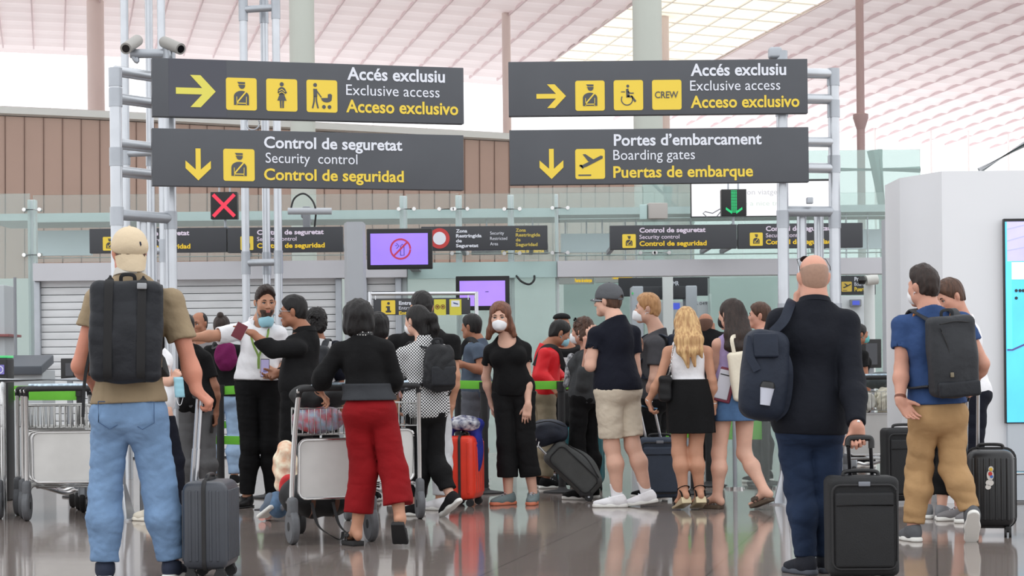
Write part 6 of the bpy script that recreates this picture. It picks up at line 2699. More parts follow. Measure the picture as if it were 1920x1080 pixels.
            if style in ('pony', 'bun'):
                base = U(0.03, off(cr, 0.008), ell((0, -0.02, 0.04), (0.078, 0.1, 0.088)))
                f = cut(minus(base, ears, 0.008), face, plane((0, -0.06, -0.07), (0, 0.5, -1)), k=0.012)
                if style == 'bun':
                    f = U(0.015, f, ell((0, -0.075, 0.125), (0.036, 0.036, 0.04)))
                f = wrinkle(f, 0.0025, 100, (1, 1, 0.3), seed)
            else:
                vol_ = U(0.03, ell((0, -0.016, 0.034), (0.088 * vol, 0.108 * vol, 0.098)), ell((0, -0.035, -0.06), (0.085 * vol, 0.075 * vol, 0.09)))
                cutf = U(0.0, ell((0, 0.125, -0.045), (0.056, 0.11, 0.118)))
                f = minus(vol_, cutf, 0.014)
                f = wrinkle(wrinkle(f, 0.004, 60, (1, 1, 0.25), seed), 0.002, 160, (1, 1, 0.15), seed + 4)
        F0 = s.hl(f)
        lo, hi = s.hc - 0.2, s.hc + 0.2
        if fall is not None:
            ex = []
            for (P, w0, w1, k) in fall:
                P = np.array([np.asarray(q, float) for q in P])
                n = len(P)
                for i in range(n - 1):
                    a = w0 + (w1 - w0) * i / (n - 1)
                    b = w0 + (w1 - w0) * (i + 1) / (n - 1)
                    ex.append(cone(P[i], P[i + 1], a, b, (s.fwd * (1, 1, 0), k) if k != 1 else None))
                lo = np.minimum(lo, P.min(0) - 0.12)
                hi = np.maximum(hi, P.max(0) + 0.12)
            fx = wrinkle(wrinkle(U(0.03, *ex), 0.0028, 70, (1, 1, 0.05), seed + 1), 0.002, 170, (1, 1, 0.04), seed + 2)
            F1 = F0
            F0 = lambda P: smin(F1(P), fx(P), 0.03)
        return soft(name, F0, lo, hi, res, m, s.t)

    def cap(s, m, back=False, name='cap', peak_len=0.075):
        f = cut(U(0.02, ell((0, -0.012, 0.044), (0.092, 0.114, 0.098)), ell((0, -0.012, 0.03), (0.09, 0.112, 0.06))), plane((0, 0, 0.012), (0, 0.06 if not back else 0.30, -1)), k=0.008)
        if not back:
            f = minus(f, ell((0, -0.12, 0.0), (0.034, 0.05, 0.042)), 0.006)
        o = soft(name, s.hl(f), s.hc - 0.2, s.hc + 0.2, 0.0055, m, s.t)
        if not back:
            MB().tube(catmull([s.hw((x, -0.012 - math.sqrt(max(0, 1 - (x / 0.09) ** 2)) * 0.112, 0.012)) for x in (-0.04, -0.02, 0, 0.02, 0.04)], 4), 1.0, 6, flat=(0.018, 0.004, s.Rh @ np.array([0, -1, 0]))).build('cap_strap', m, o)
        sg = -1 if back else 1
        z0 = 0.022 if not back else -0.022
        pk = MB()
        V = []
        pts = []
        for i in range(15):
            a = math.radians(-75 + 150 * i / 14)
            pts.append((0.086 * math.sin(a), 0.098 * math.cos(a)))
        outer = []
        for i in range(15):
            a = math.radians(-75 + 150 * i / 14)
            outer.append((0.078 * math.sin(a), 0.09 * math.cos(a) + (peak_len if not back else peak_len * 0.32) * max(0.0, math.cos(a)) ** 0.7))
        VV, FF = [], []
        for i in range(15):
            for (p, th) in ((pts[i], 0.004), (outer[i], 0.003)):
                dz = -0.018 * (abs(p[0]) / 0.08) ** 2 - (0.012 if p is outer[i] else 0)
                if back:
                    dz += -0.062 * max(0.0, math.cos(math.radians(-75 + 150 * i / 14))) if p is outer[i] else 0.022
                for q in (th, -th):
                    VV.append(s.hw((p[0], -0.012 * 1 + sg * p[1], z0 + dz + q)))
        for i in range(14):
            a, b = 4 * i, 4 * (i + 1)
            FF += [(a, a + 2, b + 2, b), (a + 1, b + 1, b + 3, a + 3), (a + 2, a + 3, b + 3, b + 2), (a, b, b + 1, a + 1)]
        mesh_obj('peak', VV, FF, m, o, True, 50)
        MB().lathe(s.hw((0, -0.012, 0.142)), [(0, -0.004), (0.007, -0.003), (0.007, 0.003), (0, 0.005)], s.Rh, 12).build('button', m, o)
        return o

    def mask(s, m, duck=False, chin=False, side_straps=True):
        dz = -0.088 if chin else 0.0
        hf = s.head_f()

        def f(P):
            Q = P - np.array([0, 0 if not chin else -0.014, dz])
            sm = U(0.03, ell((0, 0.05, -0.055), (0.062, 0.06, 0.062)), ell((0, 0.086, -0.05), (0.036, 0.030 if not duck else 0.036, 0.046)), cone((0, 0.1, -0.02), (0, 0.105 if not duck else 0.112, -0.075), 0.012, 0.012))
            d = sm(Q)
            d = np.maximum(d, -(Q[:, 1] - 0.022 + 0.1 * (Q[:, 2] + 0.05)))
            d = np.maximum(d, Q[:, 2] + 0.012 + 0.35 * np.abs(Q[:, 0]))
            d = np.maximum(d, -(Q[:, 2] + 0.108))
            return d
        o = soft('face_mask', s.hl(f), s.hc - 0.2, s.hc + 0.2, 0.0045, m, s.t)
        st = MB()
        for sg in (-1, 1):
            for (z, y) in ((-0.03, 0.03), (-0.08, 0.028)):
                st.tube(catmull([s.hw((sg * 0.058, y, z + dz * 0.9)), s.hw((sg * 0.075, 0.008, -0.02 + (z + 0.05) * 0.6)), s.hw((sg * 0.084, -0.014, 0.02 if z > -0.05 else -0.035))], 5), 0.0022, 6)
        st.build('ear_loop', m, o)
        return o

    def glasses(s, m, z=0.004, y=0.0, dark=None, tiltup=0):
        b = MB()
        R = rotx(tiltup)

        def w(x, yy, zz):
            p = R @ np.array([x, yy, zz - 0.004])
            return s.hw((p[0], p[1] + y, p[2] + z))
        for sg in (-1, 1):
            P = [w(sg * 0.032 + 0.024 * math.cos(a), 0.106 - 0.25 * abs(sg * 0.032 + 0.024 * math.cos(a)) * 0.3, 0.017 * math.sin(a)) for a in np.linspace(0, 2 * math.pi, 20, endpoint=False)]
            b.tube(P, 0.0022, 6, closed=True)
            b.tube([w(sg * 0.056, 0.1, 0.006), w(sg * 0.078, 0.085, 0.006), w(sg * 0.082, -0.005, 0.0), w(sg * 0.082, -0.02, -0.015)], 0.0022, 6)
        b.tube([w(-0.008, 0.105, 0.003), w(0.008, 0.105, 0.003)], 0.0022, 6)
        o = b.build('glasses', m, s.t)
        if dark is not None:
            l = MB()
            for sg in (-1, 1):
                l.prism([(0.0225 * math.cos(a), 0.016 * math.sin(a)) for a in np.linspace(0, 2 * math.pi, 18, endpoint=False)], w(sg * 0.032, 0.1005, 0), s.Rh @ np.array([1, 0, 0]), s.Rh @ R @ np.array([0, 0, 1.0]), s.Rh @ R @ np.array([0, 1.0, 0]), 0.002)
            l.build('lens', dark, o)
        return o

    def band(s, sd, m, t=0.93, r=0.034, w=0.02, name='watch'):
        a, b = s.J['el' + sd], s.J['wr' + sd]
        p = a + (b - a) * t
        d = nrm(b - a)
        u, v, _ = frame(d)
        rr = r * s.g
        P = [p + rr * (math.cos(q) * u + math.sin(q) * v) for q in np.linspace(0, 2 * math.pi, 20, endpoint=False)]
        return MB().tube(P, 1.0, 8, closed=True, flat=(0.004, w, d)).build(name, m, s.t)


def backpack(P, label, w, d, h, m, zc=0.62, m2=None, xo=0.0, yo=0.0, bottom=None, tilt=0, name='backpack', sh=True, seed=4, lump=0.005, rd=0.3):
    """rucksack on a person's back: body, top loop, shoulder straps"""
    R = P.Rt() @ rotx(tilt)
    back = -(0.112 * P.bulk * P.g + 0.03 + d / 2) + yo
    c = P.tp(xo, back, zc)
    base = c - P.up * h / 2
    t = thing(name, label, 'backpack', base)
    f = U(0.05, rbox(c, (w / 2, d / 2, h / 2), min(w, d) * rd, R), ell(c + R @ np.array([0, -d * 0.22, -h * 0.08]), (w * 0.46, d * 0.5, h * 0.42), R))
    f = wrinkle(f, lump, 17, (1, 1, 0.7), seed)
    f = wrinkle(f, lump * 0.45, 24, (1, 1, 0.8), seed + 2, True)
    e = max(w, h) * 0.72
    soft('pack_body', f, c - e, c + e, 0.0075, m, t)
    m2 = m2 or m

    def w_(x, y, z):
        return c + R @ np.array([x, y, z])
    MB().tube(catmull([w_(-0.035, d * 0.3, h / 2 - 0.02), w_(-0.03, d * 0.25, h / 2 + 0.03), w_(0.03, d * 0.25, h / 2 + 0.03), w_(0.035, d * 0.3, h / 2 - 0.02)], 6), 1.0, 8, flat=(0.02, 0.008, P.fwd)).build('haul_loop', m2, t)
    if sh:
        for sd, sg in (('R', 1), ('L', -1)):
            s0 = P.J['sh' + sd] - P.r * sg * 0.075 * P.g
            pts = [w_(sg * w * 0.25, d * 0.35, h * 0.40), s0 - P.fwd * 0.075 + P.up * 0.062, s0 + P.up * 0.085 - P.fwd * 0.01, s0 + P.fwd * 0.085 + P.up * 0.04, s0 + P.fwd * 0.125 - P.up * 0.08,
                   P.tp(sg * 0.145 * P.g, 0.12, 0.45), P.tp(sg * 0.175 * P.g, 0.0, 0.28), w_(sg * w * 0.42, d * 0.4, -h * 0.36)]
            MB().tube(catmull(pts, 7), 1.0, 10, flat=(0.062, 0.014, P.up + P.fwd * 0.3)).build('shoulder_strap', m2, t)
    return t, w_


def held_phone(label, c, d, n, m, scr=None, size=(0.072, 0.148, 0.009), name='phone', cat='phone'):
    """a slab held in a hand: d is its long direction, n the way its face looks"""
    d = nrm(d)
    n = nrm(np.asarray(n, float) - d * (np.asarray(n, float) @ d))
    x = np.cross(d, n)
    R = np.stack([x, n, d], 1)
    t = thing(name, label, cat, c)
    MB().box(c, (size[0], size[2], size[1]), R, 0.004).build('case', m, t)
    if scr is not None:
        MB().box(np.asarray(c) + n * (size[2] / 2 + 0.0004), (size[0] * 0.9, 0.001, size[1] * 0.92), R).build('screen', scr, t)
    return t, R
# ================================================================ the crowd
F_TAN = fabric('tan_jersey', (148, 131, 106))
F_JEAN = fabric('washed_denim', (114, 143, 178), 0.13, 6)
F_DENIM = fabric('dark_denim', (30, 44, 68), 0.16, 6)
F_NAVYB = fabric('navy_wool', (19, 22, 31), 0.06)
F_BLUE = fabric('blue_jersey', (50, 74, 118), 0.06)
F_CHINO = fabric('tan_chino', (172, 138, 98), 0.06)
F_BLACK = fabric('black_cotton', (13, 13, 15), 0.1)
F_BLACK2 = fabric('black_knit', (17, 17, 19), 0.1)
F_RED = fabric('crimson_crepe', (132, 12, 20), 0.08)
F_CHAR = fabric('charcoal_jersey', (70, 70, 74), 0.08)
F_CHECK = mat('black_white_check', (20, 20, 24), 0.85, 0, 0, 88, 0.0, 200, stretch=(1, 0.002, 1), kind='check', c2=(232, 232, 234))
F_NAVYT = fabric('navy_jersey', (15, 18, 31), 0.08)
F_STONE = fabric('stone_linen', (204, 192, 174), 0.05)
F_WHITE = fabric('white_cotton', (236, 236, 240), 0.03)
F_DSKIRT = fabric('blue_denim_skirt', (74, 104, 142), 0.14, 12)
F_LAV = fabric('lavender_knit', (176, 160, 206), 0.05)
F_GREYT = fabric('grey_cotton', (122, 120, 122), 0.08)
F_KHAKI = fabric('beige_cap_twill', (210, 192, 164), 0.04)
F_CAPG = fabric('grey_cap_twill', (88, 90, 94), 0.06)
F_PACK = fabric('black_pack_nylon', (36, 38, 43), 0.1, 8, 0.5, 22, 0.55)
F_PACKG = fabric('charcoal_pack_nylon', (50, 52, 56), 0.1, 8, 0.5, 22, 0.6)
F_PACKN = fabric('navy_pack_nylon', (31, 38, 52), 0.1, 8, 0.5, 22, 0.6)
M_SOLEW = mat('white_sole', (226, 226, 222), 0.6)
M_SOLEB = mat('black_sole', (30, 30, 32), 0.7)

# ---- man in the tan shirt, seen from behind
Y = ground(262, 1088)[1]
P = Person('man in tan t-shirt, washed jeans and beige cap rolling a charcoal suitcase, seen from behind', Y, 240, 1.84, -6, SK_RED,
           J=dict(pel=(241, 772), neck=(244, 524), head=(242, 476, 0.02), shL=(184, 562, 0), shR=(322, 566, 0), elL=(150, 686, -0.02), wrL=(172, 712, 0.24),
                  elR=(356, 684, -0.02), wrR=(369, 732, -0.04), knL=(197, 925, 0.02), knR=(300, 925, 0.03)),
           ftL=(197, 0.02, -10, 0), ftR=(322, 0.06, 8, 0), hyaw=-24, handR=dict(d=(0.55, 0.1, -0.55), n=(-0.5, 0.3, -0.7), curl=62), handL=dict(curl=50), bulk=1.06)
P.body()
P.top(F_TAN, e=0.022, sleeve=(0.60, 0.42), se=(0.016, 0.03), hem=0.515, flare=0.016, seed=2, amp=0.009, name='t_shirt', neck='high')
P.trousers(F_JEAN, waist=0.54, e=(0.016, 0.034, 0.036), hem=1.96, amp=0.012, seed=4, name='jeans')
bt = MB()
for sg in (-1, 1):
    q = P.tp(sg * 0.085, 0, 0)
    yb = -0.16
    a = P.tp(sg * 0.085, -0.158, -0.02)
    bt.tube([a + P.r * x * 1.0 + np.array([0, 0.012 * abs(x) / 0.06, z]) for (x, z) in ((-0.06, 0.07), (-0.06, -0.04), (0, -0.075), (0.06, -0.04), (0.06, 0.07), (-0.06, 0.07))], 0.0025, 6)
bt.build('back_pocket', mat('jean_seam', (70, 96, 132), 0.8), P.t)
P.collar(mat('grey_collar', (190, 186, 178), 0.8), h=0.03, name='collar', r=0.07)
P.hair('short', H_BROWN, 3)
cp = P.cap(F_KHAKI, back=True, peak_len=0.085)
e = P.hw((0.022, -0.105, 0.045))
MB().prism([(-0.004, 0.012), (0.003, 0.012), (0.007, -0.004), (0.002, -0.014), (-0.004, -0.002)], P.hw((0.03, -0.1225, 0.045)), P.Rh @ np.array([1, 0, 0]), P.Rh @ np.array([0, 0, 1]), P.Rh @ np.array([0, -1, 0]), 0.002).build('cap_emblem', mat('cap_emblem_navy', (40, 44, 60), 0.8), cp)
for sd in 'RL':
    P.shoe(sd, fabric('navy_shoe', (44, 50, 66)), M_SOLEW)
bp, w_ = backpack(P, 'large black roll top backpack worn by the man in tan t-shirt', 0.375, 0.17, 0.53, F_PACK, zc=0.60, m2=M_blackcl, xo=0.005, seed=6)
for x in (-0.085, 0.085):
    MB().tube(catmull([w_(x, 0.03, 0.272), w_(x, -0.06, 0.262), w_(x, -0.097, 0.2), w_(x, -0.118, 0.0), w_(x, -0.112, -0.2), w_(x, -0.06, -0.262)], 7), 1.0, 8, flat=(0.045, 0.008, P.fwd)).build('webbing_strap', mat('black_webbing', (26, 26, 28), 0.8), bp)
MB().box(w_(0.085, -0.105, 0.235), (0.05, 0.016, 0.032), P.Rt(), 0.005).build('buckle', mat('grey_buckle', (150, 152, 156), 0.4, 0.3), bp)
MB().tube(catmull([w_(-0.19, 0.05, -0.1), w_(-0.215, 0.04, -0.25), w_(-0.222, 0.03, -0.45)], 6), 1.0, 6, flat=(0.018, 0.004, (0, 1, 0))).build('strap_tail', M_blackcl, bp)

# ---- bald man in the dark blazer
Y = ground(1520, 1076)[1]
P = Person('bald man in dark navy blazer and jeans phoning, seen from behind with a suitcase', Y, 1522, 1.76, -2, SK_PINK,
           J=dict(pel=(1518, 790), neck=(1527, 563), head=(1525, 520, 0.02), shL=(1462, 603, 0), shR=(1587, 606, 0), elL=(1440, 672, 0.2), wrL=(1492, 582, 0.13),
                  elR=(1598, 716, -0.12), wrR=(1606, 798, -0.33), knL=(1500, 915, 0.03), knR=(1549, 915, 0.05)),
           ftL=(1511, -0.02, -28, 0), ftR=(1548, 0.08, 10, 0), hyaw=-4, htilt=0, bulk=1.06, ankle=0.085,
           handL=dict(d=(0.12, 0, 1), n=(1, 0.1, 0), curl=35), handR=dict(d=(0.1, 0.15, -1), n=(-0.15, -1, -0.1), curl=76))
P.body()
P.trousers(F_DENIM, waist=0.47, e=(0.012, 0.02, 0.022), hem=1.99, seed=8, name='jeans', amp=0.009)
P.top(F_NAVYB, e=0.026, sleeve=1.97, se=(0.022, 0.024), hem=0.425, flare=0.03, seed=5, amp=0.005, name='blazer', neck='low')
P.collar(F_NAVYB, h=0.018, name='lapel_collar', r=0.074, cz=0.985)
bt = MB()
for i in range(3):
    c = P.J['wrR'] + (P.J['elR'] - P.J['wrR']) * (0.10 + 0.06 * i) + np.array([0.004, -0.047, 0])
    bt.lathe(c, [(0, -0.004), (0.008, -0.002), (0.008, 0.002), (0, 0.004)], rotx(90), 12)
bt.build('cuff_buttons', M_chrome, P.t)
P.hair('stubble', mat('shaved_hair_shadow', (160, 127, 109), 0.6, var=0.05, vscale=60), name='shaved_hair')
sg_ = P.glasses(M_black, z=0.06, y=-0.035, dark=mat('dark_lens', (16, 16, 26), 0.1), tiltup=25)
for sd in 'RL':
    P.shoe(sd, fabric('dark_sneaker', (36, 38, 46)), mat('dark_grey_sole', (70, 74, 84), 0.7))
held_phone('dark phone held to the ear of the bald man in blazer', at(1502, 548, Y + 0.13), (0.1, 0, 1), (-1, 0, 0), M_black)
Rb = rotz(8)
c = at(1432, 702, Y - 0.16)
t = thing('backpack', 'navy backpack hung on the left shoulder of the man in blazer', 'backpack', c - (0, 0, 0.24))
f = wrinkle(U(0.05, rbox(c, (0.115, 0.10, 0.235), 0.07, Rb @ roty(5)), ell(c + (-0.01, -0.03, -0.06), (0.115, 0.1, 0.17))), 0.006, 20, (1, 1, 0.7), 9)
soft('pack_body', f, c - 0.36, c + 0.36, 0.0075, F_PACKN, t)
MB().tube(catmull([c + (-0.07, -0.07, 0.2), c + (-0.085, -0.115, 0.1), c + (-0.05, -0.13, 0.02)], 6), 1.0, 8, flat=(0.045, 0.008, (0, -1, 0.2))).build('front_flap', F_PACKN, t)
MB().box(c + (0.0, -0.1, 0.15), (0.13, 0.03, 0.13), rotx(-14), 0.012).build('top_pocket', F_PACKN, t)
MB().tube(catmull([c + (0.05, 0.0, 0.22), at(1470, 600, Y - 0.14), at(1484, 566, Y - 0.03), at(1490, 570, Y + 0.08)], 8), 1.0, 8, flat=(0.055, 0.012, (0.3, -0.6, 0.8))).build('shoulder_strap', F_PACKN, t)
MB().tube(catmull([at(1458, 640, Y - 0.2), at(1478, 690, Y - 0.2), at(1472, 760, Y - 0.16), at(1450, 785, Y - 0.14)], 8), 1.0, 8, flat=(0.05, 0.012, (0.2, -1, 0.1))).build('loose_strap', F_PACKN, t)
q = at(1437, 738, Y - 0.285)
t = thing('travel_cup', 'white cup with black lid tucked in the side of the navy backpack', 'cup', q - (0, 0, 0.05))
MB().lathe(q, [(0.026, -0.06), (0.036, 0.02), (0.038, 0.03)], roty(8), 24).build('cup_body', mat('white_cup', (196, 200, 214), 0.4), t)
MB().lathe(q, [(0.04, 0.03), (0.04, 0.042), (0.032, 0.06), (0.014, 0.066), (0, 0.066)], roty(8), 24).build('lid', M_black, t)

# ---- man in the blue t-shirt
Y = ground(1712, 1016)[1]
P = Person('man in blue t-shirt and tan chinos striding away beside a black hard case', Y, 1752, 1.79, -10, SK_PINK,
           J=dict(pel=(1757, 775), neck=(1742, 584), head=(1732, 538, 0.02), shL=(1692, 608, 0), shR=(1804, 604, 0), elL=(1690, 690, -0.02), wrL=(1688, 750, -0.12),
                  elR=(1842, 682, -0.04), wrR=(1826, 714, 0.1), knL=(1724, 880, 0.08), knR=(1786, 880, 0.0)),
           ftL=(1712, 0.05, -14, 0), ftR=(1822, -0.10, 6, 50), hyaw=-32, bulk=1.05,
           handL=dict(d=(0.5, -0.1, -0.8), n=(0.2, -0.9, 0.1), curl=22), handR=dict(d=(-0.2, 0.5, -0.6), n=(-0.6, 0, -0.6), curl=65))
P.body()
P.trousers(F_CHINO, waist=0.512, e=(0.014, 0.026, 0.024), hem=1.93, amp=0.012, seed=3, name='chinos')
P.top(F_BLUE, e=0.02, sleeve=(0.50, 0.56), se=(0.016, 0.026), hem=0.485, flare=0.012, seed=7, amp=0.008, name='t_shirt', neck='high')
P.hair('fade', H_DBROWN, 4, vol=1.1)
P.mask(M_MASKW)
P.band('L', mat('brown_leather', (110, 62, 44), 0.6), 0.92)
P.band('R', mat('dark_watch', (40, 36, 36), 0.5), 0.9)
for sd in 'RL':
    P.shoe(sd, fabric('grey_sneaker', (92, 94, 98)), M_SOLEW)
bp, w_ = backpack(P, 'charcoal backpack with orange strap bands worn over the blue t-shirt', 0.30, 0.15, 0.50, F_PACKG, zc=0.55, xo=0.035, seed=8, tilt=2)
MB().box(w_(0.0, -0.085, -0.2), (0.27, 0.05, 0.1), P.Rt(), 0.02).build('bottom_pocket', F_PACK, bp)
zp = MB()
zp.tube(catmull([w_(-0.1, -0.085, 0.18), w_(-0.06, -0.098, 0.05), w_(-0.05, -0.1, -0.1)], 6), 0.004, 8)
zp.tube(catmull([w_(-0.11, -0.07, 0.2), w_(0, -0.085, 0.215), w_(0.11, -0.07, 0.2)], 6), 0.004, 8)
zp.build('zip', M_drub, bp)
MB().box(w_(-0.05, -0.106, -0.11), (0.022, 0.012, 0.03), P.Rt(), 0.004).build('zip_pull', mat('brass_pull', (120, 110, 90), 0.5), bp)
ob = MB()
for sd, sg in (('R', 1), ('L', -1)):
    s0 = P.J['sh' + sd] - P.r * sg * 0.075 * P.g
    ob.box(s0 - P.fwd * 0.075 + P.up * 0.05, (0.066, 0.02, 0.008), P.Rt() @ rotx(-60), 0.003)
ob.build('orange_band', mat('orange_webbing', (206, 130, 70), 0.7), bp)

# ---- woman in red trousers
Y = ground(664, 1024)[1]
P = Person('woman in black top and wide red trousers pushing a loaded baggage cart', Y, 693, 1.57, -8, SK_TAN, female=True,
           J=dict(pel=(692, 768), neck=(679, 634), head=(672, 596, 0.02), shL=(637, 656, 0), shR=(722, 655, 0), elL=(607, 704, 0.02), wrL=(598, 734, 0.16),
                  elR=(739, 712, 0.06), wrR=(722, 748, 0.28), knL=(683, 880, 0.03), knR=(738, 880, -0.02)),
           ftL=(668, 0.03, -28, 0), ftR=(750, -0.10, 8, 52), ankle=0.095, hyaw=-5,
           handL=dict(d=(0.5, 0.3, -0.55), n=(0, 0.1, -1), curl=40))
for sd in 'RL':
    P.bare_foot(sd, 0.035)
P.body()
P.trousers(F_RED, waist=0.60, e=(0.016, 0.03, 0.04), hem=1.72, wide=(0.092, 0.098), amp=0.010, seed=6, name='wide_trousers')
P.top(F_BLACK, e=0.016, sleeve=(1.3, 1.45), se=(0.022, 0.03), hem=0.60, flare=0.006, seed=9, name='black_top', neck='high')
wb = cut(P.torso(0.042), plane((0, 0, 0.655 * P.H), (0, 0, 1)), plane((0, 0, 0.588 * P.H), (0, 0, -1)))
soft('waistband', wb, P.lo, P.hi, 0.008, fabric('charcoal_rib', (52, 54, 58)), P.t)
P.hair('bob', H_BLACK, 5, vol=1.12)
P.glasses(M_black, z=0.075, y=-0.03, dark=MATS['dark_lens'], tiltup=20)
sc = minus(cone(P.tp(0, -0.015, 1.04), P.tp(0, -0.01, 1.16), 0.072, 0.064), cone(P.tp(0, -0.015, 0.9), P.tp(0, -0.01, 1.3), 0.045, 0.045))
m_dot = mat('polka_dot_silk', (20, 20, 22), 0.6, 0, 0, 30, 0, 1)
n = m_dot.node_tree.nodes
L_ = m_dot.node_tree.links
vo = n.new('ShaderNodeTexVoronoi')
vo.inputs['Scale'].default_value = 60
vo.inputs['Randomness'].default_value = 0.2
tcn = n.new('ShaderNodeTexCoord')
cr = n.new('ShaderNodeValToRGB')
cr.color_ramp.interpolation = 'CONSTANT'
cr.color_ramp.elements[0].color = rgb((226, 224, 222))
cr.color_ramp.elements[1].position = 0.22
cr.color_ramp.elements[1].color = rgb((20, 20, 22))
L_.new(tcn.outputs['Object'], vo.inputs['Vector'])
L_.new(vo.outputs['Distance'], cr.inputs[0])
L_.new(cr.outputs[0], n['Principled BSDF'].inputs['Base Color'])
soft('scarf', wrinkle(sc, 0.004, 40, seed=3), P.tp(0, 0, 1.1) - 0.15, P.tp(0, 0, 1.1) + 0.15, 0.006, m_dot, P.t)
for sd in 'RL':
    P.shoe(sd, M_drub, M_SOLEB, 'slide')
P.band('L', M_black, 0.93, 0.03, 0.012, name='wristband')

# ---- dark haired man in black tee and pale trousers, ahead of the checked shirt
Y = ground(818, 957)[1]
P = Person('man in black t-shirt and pale grey trousers, seen from behind past the checked shirt', Y, 800, 1.77, -12, SK_TAN,
           J=dict(pel=(800, 722), neck=(795, 618), head=(791, 577, 0.02), shL=(742, 642, 0), shR=(846, 642, 0), elL=(732, 705, 0.1), wrL=(742, 750, 0.2),
                  elR=(852, 705, -0.02), wrR=(846, 760, 0.02), knL=(788, 840, 0.02), knR=(828, 840, 0.02)),
           ftL=(786, 0.1, -30, 0), ftR=(826, 0, -55, 0), bulk=1.12, handR=dict(curl=55))
P.body()
P.trousers(fabric('pale_grey_track', (204, 206, 210), 0.04), waist=0.53, e=(0.014, 0.024, 0.022), hem=1.92, seed=5, name='track_trousers')
P.top(F_BLACK, e=0.022, sleeve=(0.55, 0.5), se=(0.02, 0.03), hem=0.50, flare=0.02, seed=3, name='t_shirt', neck='high')
P.hair('short', H_BLACK, 7)
for sd in 'RL':
    P.shoe(sd, F_WHITE, M_SOLEW)

# ---- woman in the checked shirt
Y = ground(790, 968)[1]
P = Person('woman in black and white checked shirt and black trousers carrying a black backpack', Y, 797, 1.59, -24, SK_LIGHT, female=True,
           J=dict(pel=(797, 765), neck=(795, 641), head=(781, 602, 0.03), shL=(757, 662, 0.02), shR=(829, 660, 0), elL=(742, 712, 0.04), wrL=(732, 742, 0.22),
                  elR=(838, 712, 0.04), wrR=(826, 745, 0.2), knL=(787, 865, 0.05), knR=(815, 862, 0.03)),
           ftL=(781, 0.03, -66, 0), ftR=(845, -0.12, -52, 34), hyaw=-46)
P.body()
P.trousers(F_BLACK, waist=0.50, e=(0.014, 0.024, 0.028), hem=1.83, seed=9, name='trousers')
P.top(F_CHECK, e=0.02, sleeve=1.9, se=(0.024, 0.026), hem=0.475, flare=0.03, seed=6, name='checked_shirt', neck='high')
P.collar(F_CHECK, h=0.028, r=0.064)
P.hair('pony', H_BLACK, 3, fall=[([P.hw((0.01, -0.09, 0.035)), P.hw((0.03, -0.155, 0.02)), P.hw((0.05, -0.165, -0.06)), P.hw((0.06, -0.15, -0.14))], 0.04, 0.026, 1), ([P.hw((-0.02, -0.07, 0.0)), P.hw((0.0, -0.09, -0.1))], 0.05, 0.045, 1)])
MB().tube([P.hw((0.015 + 0.026 * math.cos(a), -0.105, 0.035 + 0.026 * math.sin(a))) for a in np.linspace(0, 6.28, 16, endpoint=False)], 0.007, 8, closed=True).build('hair_tie', mat('pink_hair_tie', (232, 150, 160), 0.7), P.t)
P.mask(M_MASKW)
for sd in 'RL':
    P.shoe(sd, fabric('black_canvas_shoe', (26, 26, 28)), M_SOLEW)
bp, w_ = backpack(P, 'soft black backpack worn over the checked shirt', 0.25, 0.13, 0.35, fabric('black_soft_nylon', (36, 37, 40), 0.12, 9, 0.4, 120, 0.6), zc=0.62, xo=0.045, seed=11, lump=0.013, rd=0.49)
MB().box(w_(0, -0.075, -0.07), (0.19, 0.04, 0.15), P.Rt(), 0.018).build('front_pocket', F_PACK, bp)

# ---- masked woman in black, facing us
Y = ground(962, 946)[1]
P = Person('woman in black top and cropped black trousers wearing a white mask, facing us', Y, 962, 1.71, 188, SK_LIGHT, female=True, face_parts=True,
           J=dict(pel=(962, 728), neck=(951, 634), head=(938, 594, -0.06), shR=(920, 659, 0), shL=(984, 655, 0), elR=(911, 708, 0.08), wrR=(922, 757, 0.1),
                  elL=(989, 708, -0.02), wrL=(990, 760, -0.15), knR=(950, 832, -0.03), knL=(984, 830, -0.04)),
           ftR=(953, -0.02, 232, 0), ftL=(1000, 0.0, 190, 0), hyaw=190, hpitch=8, htilt=0, handL=dict(d=(-0.15, -0.05, -1), n=(0.2, 0.9, 0), curl=14, spread=4), bulk=0.93)
P.body()
P.trousers(F_BLACK2, waist=0.545, e=(0.012, 0.024, 0.03), hem=1.66, wide=(0.082, 0.092), seed=2, name='cropped_trousers')
P.top(F_BLACK, e=0.016, sleeve=(0.5, 0.5), se=(0.014, 0.022), hem=0.52, flare=0.012, seed=4, name='black_top', neck='scoop')
P.hair('midlong', H_AUB, 4, vol=1.05, fall=[([P.hw((0.066, 0.0, -0.03)), P.hw((0.085, 0.015, -0.11)), P.hw((0.105, 0.02, -0.17))], 0.034, 0.024, 1),
                                           ([P.hw((-0.066, -0.01, -0.03)), P.hw((-0.09, -0.005, -0.1)), P.hw((-0.115, 0.0, -0.155))], 0.034, 0.024, 1)])
P.mask(M_MASKW, duck=True)
for sd in 'RL':
    P.shoe(sd, fabric('grey_teal_runner', (112, 126, 128)), mat('orange_sole', (210, 122, 92), 0.6))
P.band('L', mat('silver_ring', (200, 200, 204), 0.3, 0.9), 0.98, 0.026, 0.006, name='bracelet')

